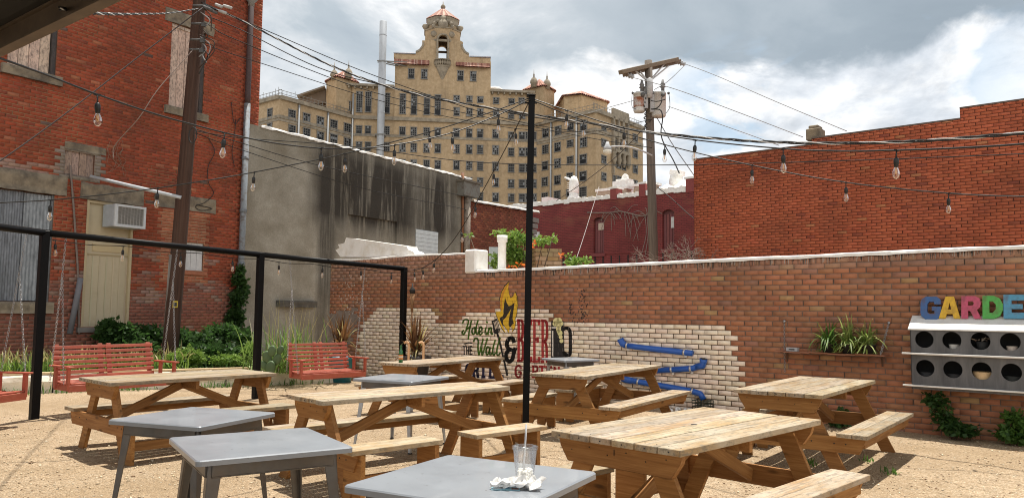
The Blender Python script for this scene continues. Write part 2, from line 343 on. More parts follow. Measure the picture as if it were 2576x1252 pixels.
def brickwork(name, pl, steps, c, L, colfn, openings=(), proud=.008, joint=.010, z0=0.0, parent=None, depth=.3, rowlock=None, seed=1, m='brick', mort=None, skew=1.0):
    "running bond on a vertical plane: every brick a bevelled block set proud of its bed of mortar; returns object and brick list"
    rg = random.Random(seed); V = []; Fq = []; C = []; out = []
    ztop = max(s[2] for s in steps); rows = []; z = z0
    def topz(u):
        for a, b, zz in steps:
            if a <= u <= b: return zz
        return -1
    u0, u1 = steps[0][0], steps[-1][1]; cutu = [steps[i][1] for i in range(len(steps)-1) if abs(steps[i][2]-steps[i+1][2]) > .12]
    def quad(ps, col):
        k = len(V); V.extend(ps); Fq.append((k, k+1, k+2, k+3)); C.extend([col]*4)
    def cell(ua, ub, za, zb, ind):
        uc, zc = (ua+ub)/2, (za+zb)/2
        for (a, b, e, f) in openings:
            if b <= zc <= f:
                if ua >= a and ub <= e: return
                if ua < a < ub <= e: ub = a
                elif a <= ua < e < ub: ua = e
                elif ua < a and ub > e: cell(e, ub, za, zb, ind); ub = a
        if ub - ua < .02: return
        uc = (ua+ub)/2; tz = topz(uc)
        if za > tz - .02: return
        zb = min(zb, tz); zc = (za+zb)/2
        col, mc = colfn(uc, zc, rg)
        P0 = [pl.at(ua, za), pl.at(ub, za), pl.at(ub, zb), pl.at(ua, zb)]; quad(P0, mc)
        if col is None: return
        j = joint/2; jt = rg.uniform(-.0015, .0015); i2 = .0025; pr = proud + rg.uniform(-.25, .25)*proud*skew
        a, b, e, f = ua+j+jt, za+j, ub-j+jt, zb-j+rg.uniform(-.001, .001)
        if e-a < .01: return
        bk = [pl.at(a, b, -.002), pl.at(e, b, -.002), pl.at(e, f, -.002), pl.at(a, f, -.002)]
        fr = [pl.at(a+i2, b+i2, pr), pl.at(e-i2, b+i2, pr), pl.at(e-i2, f-i2, pr), pl.at(a+i2, f-i2, pr)]
        k = len(V); V.extend(bk+fr); C.extend([col]*8)
        Fq.extend([(k+4, k+5, k+6, k+7), (k, k+1, k+5, k+4), (k+1, k+2, k+6, k+5), (k+2, k+3, k+7, k+6), (k+3, k, k+4, k+7)])
        out.append((a+i2, b+i2, e-i2, f-i2, pr))
    r = 0
    while z < ztop - .01:
        off = (r % 2)*L/2 + rg.uniform(-.012, .012); u = u0 - off
        while u < u1:
            ua, ub = max(u, u0), min(u+L*rg.uniform(.97, 1.03), u1)
            for e_ in cutu:
                if ua < e_ < ub and z+c > min(s_[2] for s_ in steps if abs(s_[0]-e_) < 1e-6 or abs(s_[1]-e_) < 1e-6)-.01:
                    if e_-ua > .03: cell(ua, e_, z, z+c, r)
                    ua = e_
            if rowlock is None or topz((ua+ub)/2) - z > rowlock[0]*.9 + .01: cell(ua, ub, z, z+c, r)
            u = u + L if ub >= u+L*.9 else u + L
        z += c; r += 1
    if rowlock:
        h, w = rowlock
        for (a, b, zz) in steps:
            u = a
            while u < b - .01: cell(u, min(u+w, b), zz-h, zz, -1); u += w
    # body behind: top, ends, back
    mc = mort or (.2, .15, .12)
    for (a, b, zz) in steps:
        quad([pl.at(a, zz), pl.at(b, zz), pl.at(b, zz, -depth), pl.at(a, zz, -depth)], mc)
        quad([pl.at(a, z0, -depth), pl.at(b, z0, -depth), pl.at(b, zz, -depth), pl.at(a, zz, -depth)], mc)
        for e in (a, b): quad([pl.at(e, z0), pl.at(e, zz), pl.at(e, zz, -depth), pl.at(e, z0, -depth)], mc)
    rd = .14
    for (a, b, e, f) in openings:
        for p in ([pl.at(a, b), pl.at(a, f), pl.at(a, f, -rd), pl.at(a, b, -rd)], [pl.at(e, b), pl.at(e, f), pl.at(e, f, -rd), pl.at(e, b, -rd)],
                  [pl.at(a, f), pl.at(e, f), pl.at(e, f, -rd), pl.at(a, f, -rd)], [pl.at(a, b), pl.at(e, b), pl.at(e, b, -rd), pl.at(a, b, -rd)],
                  [pl.at(a, b, -rd), pl.at(e, b, -rd), pl.at(e, f, -rd), pl.at(a, f, -rd)]): quad(p, tuple(q*.8 for q in mc))
    o = arrays(name, V, Fq, C, MATS[m], parent)
    return o, out
def vary(c, rg, a=.18, h=.06):
    k = 1 + rg.uniform(-a, a); return tuple(max(.004, q*k*(1 + rg.uniform(-h, h))) for q in c)
def lump(name, pl, u0, u1, zf, d0, d1, h, parent, m, n=None, amp=.007, seed=0.0):
    "a lumpy run of painted mortar along a wall top"
    n = n or max(4, int((u1-u0)/.09)); sec = []
    for i in range(n+1):
        u = u0 + (u1-u0)*i/n; z = zf(u)
        j = lambda k: amp*mn.noise(Vector((u*3.1, k*5.7+seed, 0)))*1.6
        sec.append([(d0+j(1), z-.012-abs(j(2))*2.2), (d0+.004+j(3), z+h*.55+j(4)), (d0-.03+j(3), z+h+j(5)), (d1+.03, z+h+j(6)), (d1, z-.01)])
    V = [pl.at(u0+(u1-u0)*i/n, q[1], q[0]) for i in range(n+1) for q in sec[i]]
    k = 5; Fq = [(i*k+j, i*k+j+1, (i+1)*k+j+1, (i+1)*k+j) for i in range(n) for j in range(k-1)]
    Fq += [(0, 1, 2, 3), (0, 3, 4, 4)][:1] + [(n*k, n*k+3, n*k+2, n*k+1)]
    return arrays(name, V, Fq, None, MATS[m], parent, False)
def panel(pl, mb, u0, z0, u1, z1, d0, d1, col=(1, 1, 1), mi=0):
    "block on a wall plane between depths d0 (back) and d1 (front)"
    cs = [pl.at(u0, z0, d0), pl.at(u1, z0, d0), pl.at(u1, z1, d0), pl.at(u0, z1, d0), pl.at(u0, z0, d1), pl.at(u1, z0, d1), pl.at(u1, z1, d1), pl.at(u0, z1, d1)]
    k = random.uniform(0, 30); g = [(z + k, u, d) for u, z, d in ((u0, z0, d0), (u1, z0, d0), (u1, z1, d0), (u0, z1, d0), (u0, z0, d1), (u1, z0, d1), (u1, z1, d1), (u0, z1, d1))]
    mb.hexa(cs, col, g, mi)
def rock(name, pl, u0, z0, u1, z1, d0, d1, parent, m, amp=.02, n=10, seed=0):
    "rough hewn block on a wall plane"
    V = []; mx = 3
    for i in range(n+1):
        for j in range(mx+1):
            u = u0+(u1-u0)*i/n; z = z0+(z1-z0)*j/mx; k = amp*mn.noise(Vector((u*5, z*9, seed)))
            V.append(pl.at(u, z + (amp*.5*mn.noise(Vector((u*4, seed, j))) if j in (0, mx) else 0), d1+k))
    Fq = [(i*(mx+1)+j, (i+1)*(mx+1)+j, (i+1)*(mx+1)+j+1, i*(mx+1)+j+1) for i in range(n) for j in range(mx)]
    b = len(V); V += [pl.at(u0+(u1-u0)*i/n, z, d0) for i in range(n+1) for z in (z0, z1)]
    for i in range(n):
        Fq.append((i*(mx+1), (i+1)*(mx+1), b+2*(i+1), b+2*i)); Fq.append((i*(mx+1)+mx, (i+1)*(mx+1)+mx, b+2*(i+1)+1, b+2*i+1))
    Fq.append((0, mx, b+1, b)); Fq.append((n*(mx+1), n*(mx+1)+mx, b+2*n+1, b+2*n))
    return arrays(name, V, Fq, None, MATS[m], parent)
# ----------------------------------------------------------------- garden wall
def inpoly(x, y, poly):
    r = False; j = len(poly)-1
    for i in range(len(poly)):
        a, b = poly[i], poly[j]
        if (a[1] > y) != (b[1] > y) and x < (b[0]-a[0])*(y-a[1])/(b[1]-a[1]) + a[0]: r = not r
        j = i
    return r
CREAM = [WALL.uz(*q) for q in [(902, 1010), (905, 850), (914, 812), (930, 795), (948, 776), (1090, 774), (1103, 808), (1160, 812), (1176, 785), (1240, 783), (1300, 773), (1370, 773), (1384, 790), (1396, 813),
         (1833, 817), (1836, 840), (1852, 872), (1853, 900), (1868, 930), (1862, 960), (1880, 1000), (1885, 1090), (1400, 1100)]]
PATCH = [WALL.uz(*q) for q in [(828, 792), (890, 775), (905, 795), (878, 870), (846, 890), (826, 880)]]
def wallcol(u, z, rg):
    k = rg.random()
    if inpoly(u, z, CREAM):
        return vary((.96, .82, .66), rg, .03, .03), (.11, .07, .045)
    if inpoly(u, z, PATCH): return None, (.25, .20, .17)
    p = nz(u*.7, z*1.4, 3.0)
    if k < .018 + .035*(p > .1): c = (.40, .25, .125)
    elif k < .36: c = (.355, .172, .096)
    elif k < .40: c = (.325, .165, .115)
    else: c = (.385, .168, .093)
    if z > 2.13: c = tuple(.45*a + .55*b for a, b in zip(c, (.34, .22, .17)))
    f = 1.08 + .17*p
    return tuple(q*f for q in vary(c, rg, .065, .03)), (.24, .175, .14)
gw = thing('garden_wall', 'long low brick wall with white top, cream painted bricks and a mural', 'wall', WALL.at(0, 0))
gw.rotation_euler = (0, 0, 0)
def at_root(o, root):
    "parent keeping the world place"
    o.parent = root; o.matrix_parent_inverse = Matrix.Translation(root.location).inverted(); return o
uHi = WALL.uz(1196, 660)[0]; uEnd = WALL.uz(830, 760)[0]
zt = lambda u: 2.245 + (2.32-2.245)*(1 - min(max(u/uHi, 0), 1))
steps = [(-5 + (uHi+5)*i/12, -5 + (uHi+5)*(i+1)/12, zt(-5 + (uHi+5)*(i+.5)/12)) for i in range(12)] + [(uHi, uEnd, 2.62)]
o, BRICKS = brickwork('brickwork', WALL, steps, .0745, .213, wallcol, rowlock=(.098, .0805), z0=-.1, seed=3, depth=.32, mort=(.3, .26, .23)); at_root(o, gw)
o = lump('coping', WALL, -5, uHi-.02, lambda u: zt(u), .035, -.36, .035, None, 'white_paint'); at_root(o, gw)
o = lump('coping', WALL, uHi+.25, uEnd-.1, lambda u: 2.62+.012*math.sin(u*2), .012, -.36, .022, None, 'white_paint', seed=4); at_root(o, gw)
mb = MB(); panel(WALL, mb, uHi-.03, 2.22, uHi+.27, 2.69, -.36, .035); o = mb.build('end_pier', MATS['white_paint'], None, .03); at_root(o, gw)
# dirt: paint spatter on the bricks, drips under the coping
class Shape:
    "flat painted shape on the wall: outlines given as picture points"
    def __init__(s): s.tris = []
    def poly(s, pts, layer, col):
        q = [WALL.uz(*p) for p in pts]; v = [Vector((a[0], a[1], 0)) for a in q]
        for t in tessellate_polygon([v]): s.tris.append(([tuple(q[i]) for i in t], layer, col))
    def stroke(s, pts, w, layer, col, k=5):
        "brush stroke of width w (picture units)"
        p = [np.array(a) for a in (smooth_path([(*a, 0) for a in pts], k) if len(pts) > 2 else [np.array((*a, 0.)) for a in pts])]
        p = [a[:2] for a in p]; ws = w if hasattr(w, '__len__') else None
        for i in range(len(p)-1):
            d = p[i+1]-p[i]; l = np.linalg.norm(d)
            if l < 1e-6: continue
            ww = w if ws is None else w[0] + (w[1]-w[0])*i/(len(p)-1)
            d = d/l; nn = np.array([-d[1], d[0]])*ww/2; e = d*ww*.25
            s.poly([p[i]-e+nn, p[i+1]+e+nn, p[i+1]+e-nn, p[i]-e-nn], layer, col)
    def build(s, name, parent, m='attr_matte'):
        V = []; T = []; C = []
        def emit(pts, d, col):
            k = len(V); V.extend(WALL.at(a, b, d) for a, b in pts); C.extend([col]*len(pts))
            T.extend((k, k+i, k+i+1) for i in range(1, len(pts)-1))
        B = np.array(BRICKS)
        for tri, layer, col in s.tris:
            t = np.array(tri); lo, hi = t.min(0), t.max(0)
            emit(tri, .0008+.0006*layer, tuple(q*.75 for q in col))
            for i in np.nonzero((B[:, 2] > lo[0]) & (B[:, 0] < hi[0]) & (B[:, 3] > lo[1]) & (B[:, 1] < hi[1]))[0]:
                a, b, e, f, pr = B[i]; a -= .0035; b -= .0035; e += .0035; f += .0035; pg = list(tri)
                for ax, v, sg in ((0, a, 1), (0, e, -1), (1, b, 1), (1, f, -1)):
                    nw = []
                    for j in range(len(pg)):
                        p, q = pg[j-1], pg[j]; ip, iq = (p[ax]-v)*sg >= 0, (q[ax]-v)*sg >= 0
                        if ip != iq:
                            r = (v-p[ax])/(q[ax]-p[ax]); nw.append((p[0]+(q[0]-p[0])*r, p[1]+(q[1]-p[1])*r))
                        if iq: nw.append(q)
                    pg = nw
                    if len(pg) < 3: break
                if len(pg) >= 3: emit(pg, pr+.0008+.0006*layer, col)
        return arrays(name, V, T, C, MATS[m], parent)
M_ = lambda pts: [((1780+.3833*x)/1.5652, (1080+.3834*y)/1.5652) for x, y in pts]
BLK, GRN, RED, NAVY, YEL, ORG, FOAM = (.012, .011, .011), (.07, .16, .012), (.40, .035, .035), (.02, .018, .06), (.74, .46, .03), (.62, .26, .03), (.80, .74, .36)
mural = thing('mural', None, None); at_root(mural, gw); mural.matrix_parent_inverse = Matrix.Identity(4); mural.location = (0, 0, 0)
def on_mural(o): o.parent = mural; o.matrix_parent_inverse = Matrix.Translation(gw.location).inverted()
fl = [(588, 78), (545, 125), (512, 185), (497, 250), (500, 330), (505, 378), (448, 386), (468, 440), (490, 495), (520, 560), (552, 600), (533, 545), (518, 500), (545, 530), (570, 570), (585, 602), (592, 560), (600, 525), (625, 560), (618, 590), (645, 550), (658, 480), (648, 465), (668, 400), (676, 310), (670, 230), (650, 180), (630, 225), (605, 243), (588, 200), (580, 140)]
s = Shape(); cxy = np.mean(fl, 0)
s.poly(M_([tuple(cxy + (np.array(p)-cxy)*1.045) for p in fl]), 1, BLK); s.poly(M_(fl), 2, YEL)
s.poly(M_([(588, 85), (548, 130), (516, 188), (501, 250), (504, 330), (509, 378), (520, 360), (516, 260), (535, 190), (565, 130)]), 3, ORG)
s.poly(M_([(548, 235), (538, 300), (532, 400), (525, 425), (490, 450), (505, 490), (530, 540), (525, 470), (552, 445), (600, 370), (612, 345), (590, 440), (585, 520), (600, 545), (625, 510), (640, 505), (628, 470), (625, 445), (640, 330), (645, 285), (610, 318), (585, 325), (565, 290)]), 4, (.03, .022, .015))
on_mural(s.build('flame', None))
s = Shape(); s.poly(M_([(412, 478), (458, 450), (468, 462), (495, 570), (488, 592), (448, 612), (432, 600)]), 3, BLK)
for k in range(3): s.poly(M_([(430+k*14, 487-k*6), (437+k*14, 484-k*6), (457+k*13, 560-k*5), (450+k*13, 563-k*5)]), 4, (.72, .60, .47))
s.stroke(M_([(466, 600), (500, 720), (570, 1032)]), 5.0, 3, BLK); on_mural(s.build('spatula', None))
s = Shape()
for st in ([(112, 500), (125, 470), (150, 462), (172, 480), (150, 560), (125, 612), (108, 592), (122, 572)], [(203, 470), (188, 540), (178, 600), (170, 665)], [(146, 562), (170, 552), (192, 528)],
           [(232, 545), (212, 560), (208, 592), (222, 612), (238, 596), (240, 560), (232, 545), (254, 548)], [(270, 468), (252, 540), (250, 590), (262, 612), (282, 590)],
           [(284, 590), (308, 570), (306, 540), (288, 545), (280, 585), (292, 618), (318, 596)], [(352, 545), (344, 590), (352, 614), (368, 596)], [(380, 548), (374, 618)], [(378, 580), (392, 550), (408, 552), (404, 596), (412, 612), (424, 604)],
           [(226, 690), (236, 658), (262, 656), (272, 690), (270, 760), (280, 822), (302, 740), (322, 664)], [(306, 730), (308, 800), (316, 822), (338, 750), (366, 655)],
           [(392, 752), (366, 742), (352, 780), (360, 822), (378, 806), (396, 748), (388, 800), (398, 824), (412, 806)], [(446, 672), (424, 760), (424, 812), (436, 826), (450, 800)], [(498, 648), (468, 750), (464, 812), (478, 828), (500, 800)]):
    s.stroke(M_(st), 4.1, 3, GRN)
s.stroke(M_([(358, 482), (366, 496)]), 4.5, 3, GRN)
s.poly(M_([(118, 720), (135, 702), (175, 692), (213, 698), (213, 708), (170, 706), (140, 714)]), 3, BLK)
s.stroke(M_([(640, 690), (622, 654), (586, 662), (566, 716), (584, 760), (622, 776)]), 10, 3, BLK); s.stroke(M_([(600, 768), (566, 800), (560, 856), (590, 892), (622, 868), (640, 800), (652, 758)]), 10, 3, BLK)
def letters(s, txt, box, layer, col, sx=1.0):
    "text fitted into a picture box"
    cu = bpy.data.curves.new('lettering', 'FONT'); cu.body = txt; cu.size = 1; cu.resolution_u = 3; cu.space_character = sx
    ob = bpy.data.objects.new('lettering', cu); COL.objects.link(ob); dg = bpy.context.evaluated_depsgraph_get()
    me = ob.evaluated_get(dg).to_mesh(); me.calc_loop_triangles()
    v = np.array([q.co[:2] for q in me.vertices]); lo, hi = v.min(0), v.max(0); x0, y0, x1, y1 = box
    q = [(x0+(a[0]-lo[0])/(hi[0]-lo[0])*(x1-x0), y1-(a[1]-lo[1])/(hi[1]-lo[1])*(y1-y0)) for a in v]
    for t in me.loop_triangles: s.poly(M_([q[i] for i in t.vertices]), layer, col)
    ob.evaluated_get(dg).to_mesh_clear(); bpy.data.objects.remove(ob); bpy.data.curves.remove(cu)
def slab_word(s, txt, boxes, layer, col, w):
    "tall condensed lettering drawn with a broad brush, serif feet"
    for ch, (x0, y0, x1, y1) in zip(txt, boxes):
        X = lambda a: x0+(x1-x0)*a; Y = lambda b: y0+(y1-y0)*b
        G_ = {'B': [[(0.18, 0), (.18, 1)], [(.18, 0), (.75, .03), (.85, .22), (.7, .44), (.18, .47)], [(.18, .47), (.78, .53), (.9, .75), (.75, .97), (.18, 1)], [(0, 0), (.3, 0)], [(0, 1), (.3, 1)]],
              'E': [[(.2, 0), (.2, 1)], [(0, 0), (.95, .01)], [(.2, .47), (.7, .47)], [(0, 1), (.98, .99)], [(.93, 0), (.93, .1)], [(.95, .9), (.95, 1)], [(.7, .42), (.7, .53)]],
              'R': [[(.18, 0), (.18, 1)], [(.18, 0), (.75, .03), (.88, .24), (.72, .46), (.18, .5)], [(.5, .5), (.78, .64), (.84, .97), (1, .99)], [(0, 0), (.3, 0)], [(0, 1), (.36, 1)]],
              'G': [[(.9, .22), (.72, .02), (.4, .02), (.14, .25), (.12, .72), (.4, .98), (.75, .96), (.86, .75), (.86, .56), (.55, .56)]],
              'A': [[(.1, 1), (.5, 0), (.9, 1)], [(.25, .65), (.75, .65)], [(0, 1), (.25, 1)], [(.75, 1), (1, 1)]], 'T': [[(.5, 0), (.5, 1)], [(0, 0), (1, 0)], [(.3, 1), (.7, 1)]],
              'N': [[(.15, 1), (.15, 0)], [(.15, 0), (.85, 1)], [(.85, 1), (.85, 0)]], 'L': [[(.2, 0), (.2, 1)], [(0, 0), (.4, 0)], [(0, 1), (1, 1)], [(.97, .8), (.97, 1)]],
              'I': [[(.5, 0), (.5, 1)], [(.2, 0), (.8, 0)], [(.2, 1), (.8, 1)]], 'H': [[(.15, 0), (.15, 1)], [(.85, 0), (.85, 1)], [(.15, .5), (.85, .5)]]}[ch]
        for st in G_: s.stroke(M_([(X(a), Y(b)) for a, b in st]), w, layer, col)
slab_word(s, 'THE', [(114, 735, 142, 818), (150, 735, 178, 818), (184, 735, 210, 818)], 3, BLK, 2.6)
slab_word(s, 'BEER', [(676, 470, 740, 885), (760, 470, 818, 890), (836, 472, 902, 892), (922, 474, 988, 895)], 3, RED, 6.4)
slab_word(s, 'GARTEN', [(648, 935, 718, 1052), (736, 935, 800, 1052), (826, 940, 888, 1052), (900, 942, 956, 1052), (968, 946, 1026, 1052), (1044, 950, 1110, 1052)], 3, RED, 5.0)
slab_word(s, 'GRILL', [(140, 926, 200, 1044), (216, 926, 276, 1048), (300, 928, 350, 1052), (384, 930, 440, 1056), (456, 930, 522, 1060)], 3, NAVY, 6.2)
on_mural(s.build('lettering', None))
s = Shape(); s.poly(M_([(1022, 476), (1148, 476), (1156, 700), (1156, 840), (1140, 930), (1060, 932), (1020, 918), (1018, 690)]), 3, (.018, .016, .017))
s.stroke(M_([(1148, 556), (1192, 552), (1216, 600), (1218, 760), (1206, 826), (1152, 806)]), 8.5, 3, (.018, .016, .017)); s.stroke(M_([(1152, 800), (1176, 840), (1150, 880)]), 8, 3, (.018, .016, .017))
s.stroke(M_([(1030, 545), (1120, 545)]), 3, 4, (.74, .70, .64)); s.stroke(M_([(1036, 580), (1038, 835)]), 3, 4, (.74, .70, .64))
for x, y, r in ((1075, 482, 34), (1104, 474, 28), (1122, 502, 24), (1062, 505, 26), (1100, 520, 30), (1098, 560, 26), (1112, 600, 26), (1120, 640, 20), (1128, 680, 20), (1096, 582, 18)):
    s.poly(M_([(x+r*math.cos(a*PI/6), y+r*1.12*math.sin(a*PI/6)) for a in range(12)]), 5, vary(FOAM, random, .06, .03))
on_mural(s.build('beer_mug', None))
s = Shape(); rg = random.Random(5)
for _ in range(150):
    t = rg.random(); x, y = (rg.gauss(1345, 22), rg.uniform(150, 500)) if t < .6 else ((rg.gauss(1225, 6), rg.uniform(300, 420)) if t < .8 else (rg.uniform(1230, 1390), rg.uniform(380, 495)))
    r = rg.uniform(2, 7); s.poly(M_([(x+r*rg.uniform(.5, 1.1)*math.cos(a*PI/3), y+1.8*r*rg.uniform(.5, 1.1)*math.sin(a*PI/3)) for a in range(6)]), 2, (.025, .022, .025))
for _ in range(420):
    z = rg.random(); 
    if z < .72: x, y = rg.uniform(1210, 2576), 0; d = WALL.uz(x, 650); y = P(WALL.at(d[0], zt(d[0])-.02))[1]; w, l = rg.uniform(1, 2.2), rg.uniform(3, 17); c = rg.choice([(.03, .025, .022), (.05, .04, .035), (.42, .38, .34)])
    else: x, y = rg.gauss(890, 24), rg.uniform(690, 800); w, l = rg.uniform(.8, 2.0), rg.uniform(1, 3); c = (.62, .58, .54)
    s.poly([(x-w/2, y), (x+w/2, y), (x+w*.3, y+l), (x-w*.3, y+l)], 1, c)
o = s.build('stains', None); at_root(o, gw)
# broken white gable stub standing on the wall top
rg = random.Random(2)
mb = MB(); a = [WALL.uz(x, y) for x, y in [(848, 645), (836, 628), (846, 622), (842, 614), (858, 610), (862, 597), (1014, 618), (1018, 628), (1030, 632), (1036, 641), (1040, 650)]]
mb.prism([(q[0], max(q[1], 2.6)) for q in a], WALL.d, np.array([0, 0, 1.]), -WALL.n, WALL.o + WALL.n*-.10, .3)
o = mb.build('parapet_stub', MATS['white_paint'], None, .025); tag(o, 'tapering white painted parapet stub with a ragged end on the low wall', 'parapet')
for k in range(6):
    pass
# ================================================================= LEFT BRICK BUILDING
Z6 = lambda x, y: (x*.3879, y*.3879+357.8)
def frect(x0, y0, x1, y1): return FAC.rect(*Z6(x0, y0), *Z6(x1, y1))
uC = FAC.uz(612, 500)[0]; uCor = FAC.uz(656, 150)[0]
wR = FAC.rect(428, 70, 514, 278); wLx = FAC.rect(18, 120, 141, 192)
wL = (wLx[0], wR[1], wLx[2], wR[3])
opLow = list(frect(-60, 315, 335, 1032)); opDoor = list(frect(545, 388, 852, 1196)); opSh = list(frect(420, 60, 612, 235)); opVent = list(frect(1205, 650, 1318, 836))
inf = frect(1042, 440, 1345, 900)
nL = [vary((.315, .080, .043), random.Random(i), .1) for i in range(4)]
def faccol(u, z, rg):
    k = rg.random(); p = nz(u*.55, z*.8, 7.0); q = nz(u*1.6, z*2.2, 1.0)
    c = rg.choice(nL)
    if k < .06: c = (.25, .07, .045)
    elif k < .064: c = (.15, .10, .085)
    elif k < .09: c = (.40, .15, .085)
    mc = (.30, .14, .085)
    if inf[0] < u < inf[2] and inf[1] < z < inf[3]: c = (.42, .16, .09); mc = (.48, .36, .24)
    if z < 2.1 + .5*q: c = tuple(.5*a + .5*b for a, b in zip(c, (.27, .155, .12))); mc = (.25, .18, .145)
    if z < 2.8 and q > .25 and k < .6: c = tuple(.35*a + .65*b for a, b in zip(c, (.33, .25, .21)))
    if p < -.28: mc = (.36, .23, .13)
    if p > .32: c = tuple(.85*a for a in c)
    fad = FAC.uz(60, 435)
    if abs(u - fad[0]) < .75 and abs(z - fad[1]) < .28 and rg.random() < .75 - abs(z-fad[1]): c = (.36, .225, .18); mc = (.33, .23, .19)
    for (a, b, e, f) in (opSh,):
        if a-.17 < u < e+.17 and b-.05 < z < f+.05: c = (.28, .23, .19); mc = (.26, .22, .18)
    return vary(c, rg, .10, .04), mc
lb = thing('brick_building', 'tall red brick building with boarded windows behind the swings', 'building', FAC.at(0, 0))
o, _ = brickwork('brick_wall', FAC, [(-15, uCor, 12.5)], .0755, .222, faccol, openings=[tuple(wR), tuple(wL), tuple(opLow), tuple(opDoor), tuple(opSh), tuple(opVent)], seed=8, depth=7, proud=.007, mort=(.25, .12, .08)); at_root(o, lb)
def part(mb, name, m, root, bevel=0.0):
    return at_root(mb.build(name, MATS[m] if isinstance(m, str) else m, None, bevel), root)
mat('board_panel', attr=True, rough=.8, var=.22, scale=5, coord='gco', dark=(.10, .075, .07), dscale=26, damt=.75, stretch=(.5, 1, 1))
mat('cream_metal', attr=True, rough=.55, var=.08, scale=3, coord='gco', dark=(.30, .24, .14), dscale=3, damt=.3)
mat('corrugated', attr=True, rough=.55, var=.35, scale=18, coord='gco', stretch=(.35, 1, 1), metal=.25, dark=(.05, .055, .06), dscale=6, damt=.5)
for (a, b, e, f) in (wR, wL):
    mb = MB(); w = (e-a-.12)/4
    for k in range(4): panel(FAC, mb, a+.02+k*w, b+.01, a+.02+(k+1)*w-.012, f-.03, -.12, -.06-.006*(k % 2), vary((.66, .50, .40), random, .06, .02))
    panel(FAC, mb, e-.095, b, e-.005, f, -.13, -.015, (.05, .045, .045))
    panel(FAC, mb, a+.02, f-.08, e-.1, f-.005, -.12, -.035, (.62, .52, .44))
    part(mb, 'boarded_window', 'board_panel', lb)
    at_root(rock('window_sill', FAC, a-.12, b-.2, e+.12, b-.005, -.1, .09, None, 'stone', .015, seed=a), lb)
    at_root(rock('lintel', FAC, a-.2, f+.005, e+.22, f+.32, -.1, .035, None, 'stone', .05, seed=e), lb)
def corr(mb, u0, z0, u1, z1, d, amp, pitch, col):
    n = int((u1-u0)/pitch*4); vs = []; g = []
    for i in range(n+1):
        u = u0+(u1-u0)*i/n; dd = d + amp*math.sin(2*PI*i/4)
        vs += [FAC.at(u, z0, dd), FAC.at(u, z1, dd)]; g += [(z0, u, 0), (z1, u, 0)]
    mb.raw(vs, [(2*i, 2*i+2, 2*i+3, 2*i+1) for i in range(n)], col, g, 0, True)
a, b, e, f = opLow
mb = MB(); sp = FAC.uz(*Z6(165, 600))[0]
corr(mb, a, b+.01, sp, f-.01, -.07, .008, .05, (.20, .22, .25)); corr(mb, sp-.04, b+.02, e-.05, f-.02, -.05, .009, .07, (.28, .31, .34)); panel(FAC, mb, e-.05, b, e, f, -.13, -.02, (.16, .17, .18))
part(mb, 'sheet_metal_window', 'corrugated', lb)
at_root(rock('window_sill', FAC, a-.1, b-.24, e+.08, b-.005, -.1, .08, None, 'stone', .02, seed=2), lb)
q = frect(-60, 215, 425, 325); at_root(rock('lintel', FAC, q[0], opLow[3]+.005, q[2], opLow[3]+.42, -.1, .06, None, 'stone', .05, seed=9), lb)
a, b, e, f = opDoor
dr = thing('door', None, None); at_root(dr, lb); dr.matrix_parent_inverse = Matrix.Identity(4); dr.location = (0, 0, 0)
def on_part(o, p, root): o.parent = p; o.matrix_parent_inverse = Matrix.Translation(root.location).inverted(); return o
mb = MB(); cr = (.56, .485, .34); n = 5; w = (e-a)/n
panel(FAC, mb, a, b, e, f, -.13, -.08, cr)
for k in range(7): uu = a+.06+(e-a-.1)*k/6.3; panel(FAC, mb, uu, b+.02, uu+.03, b+(f-b)*.56, -.08, -.066, vary(cr, random, .04))
panel(FAC, mb, a, b+(f-b)*.57, e, b+(f-b)*.58, -.08, -.06, (.42, .34, .2)); panel(FAC, mb, a+.2, b+(f-b)*.60, e-.03, b+(f-b)*.66, -.08, -.06, (.57, .46, .27))
on_part(mb.build('door_panel', MATS['cream_metal']), dr, lb)
mb = MB()
for (x0, x1) in ((a-.01, a+.055), (e-.055, e+.01)): panel(FAC, mb, x0, b, x1, f, -.12, .0, (.52, .43, .27))
panel(FAC, mb, a+.055, f-.06, e-.055, f, -.12, -.002, (.52, .43, .27)); on_part(mb.build('door_frame', MATS['cream_metal']), dr, lb)
mb = MB(); panel(FAC, mb, a-.1, b-.11, e+.1, b-.004, -.1, .07, (.22, .2, .19)); on_part(mb.build('door_step', MATS['attr_matte']), dr, lb)
q = frect(525, 300, 900, 400); at_root(rock('lintel', FAC, a-.17, f+.006, e+.19, f+.36, -.1, .05, None, 'stone', .06, seed=12), lb)
q = frect(1000, 345, 1398, 440); at_root(rock('lintel', FAC, q[0], q[1], q[2], q[3], -.05, .025, None, 'stone', .02, seed=15), lb)
a, b, e, f = opSh; mb = MB(); w = (e-a)/4
for k in range(4): panel(FAC, mb, a+k*w+.004, b+.02*(k % 2), a+(k+1)*w-.006, f, -.12, -.03-.01*(k % 2), vary((.40, .28, .23), random, .14))
panel(FAC, mb, a, b-.02, e, b+.07, -.12, -.015, (.2, .16, .14)); part(mb, 'shutter', 'board_panel', lb)
at_root(rock('lintel', FAC, a-.03, f+.005, e+.24, f+.17, -.1, .02, None, 'stone', .02, seed=4), lb)
a, b, e, f = opVent; mb = MB()
for k in range(3): panel(FAC, mb, a+(e-a)*k/3, b+.01, a+(e-a)*(k+1)/3-.008, f-.01, -.12, -.04+.004*k, (.62, .63, .64))
part(mb, 'metal_hatch', 'attr_matte', lb)
mb = MB(); panel(FAC, mb, a-.08, b-.09, e+.1, b-.006, -.05, .05, (.42, .17, .1)); part(mb, 'window_sill', 'brick', lb)
mb = MB(); r = frect(1102, 682, 1134, 826); panel(FAC, mb, r[0], r[1], r[2], r[3], .012, .03, (.70, .70, .68))
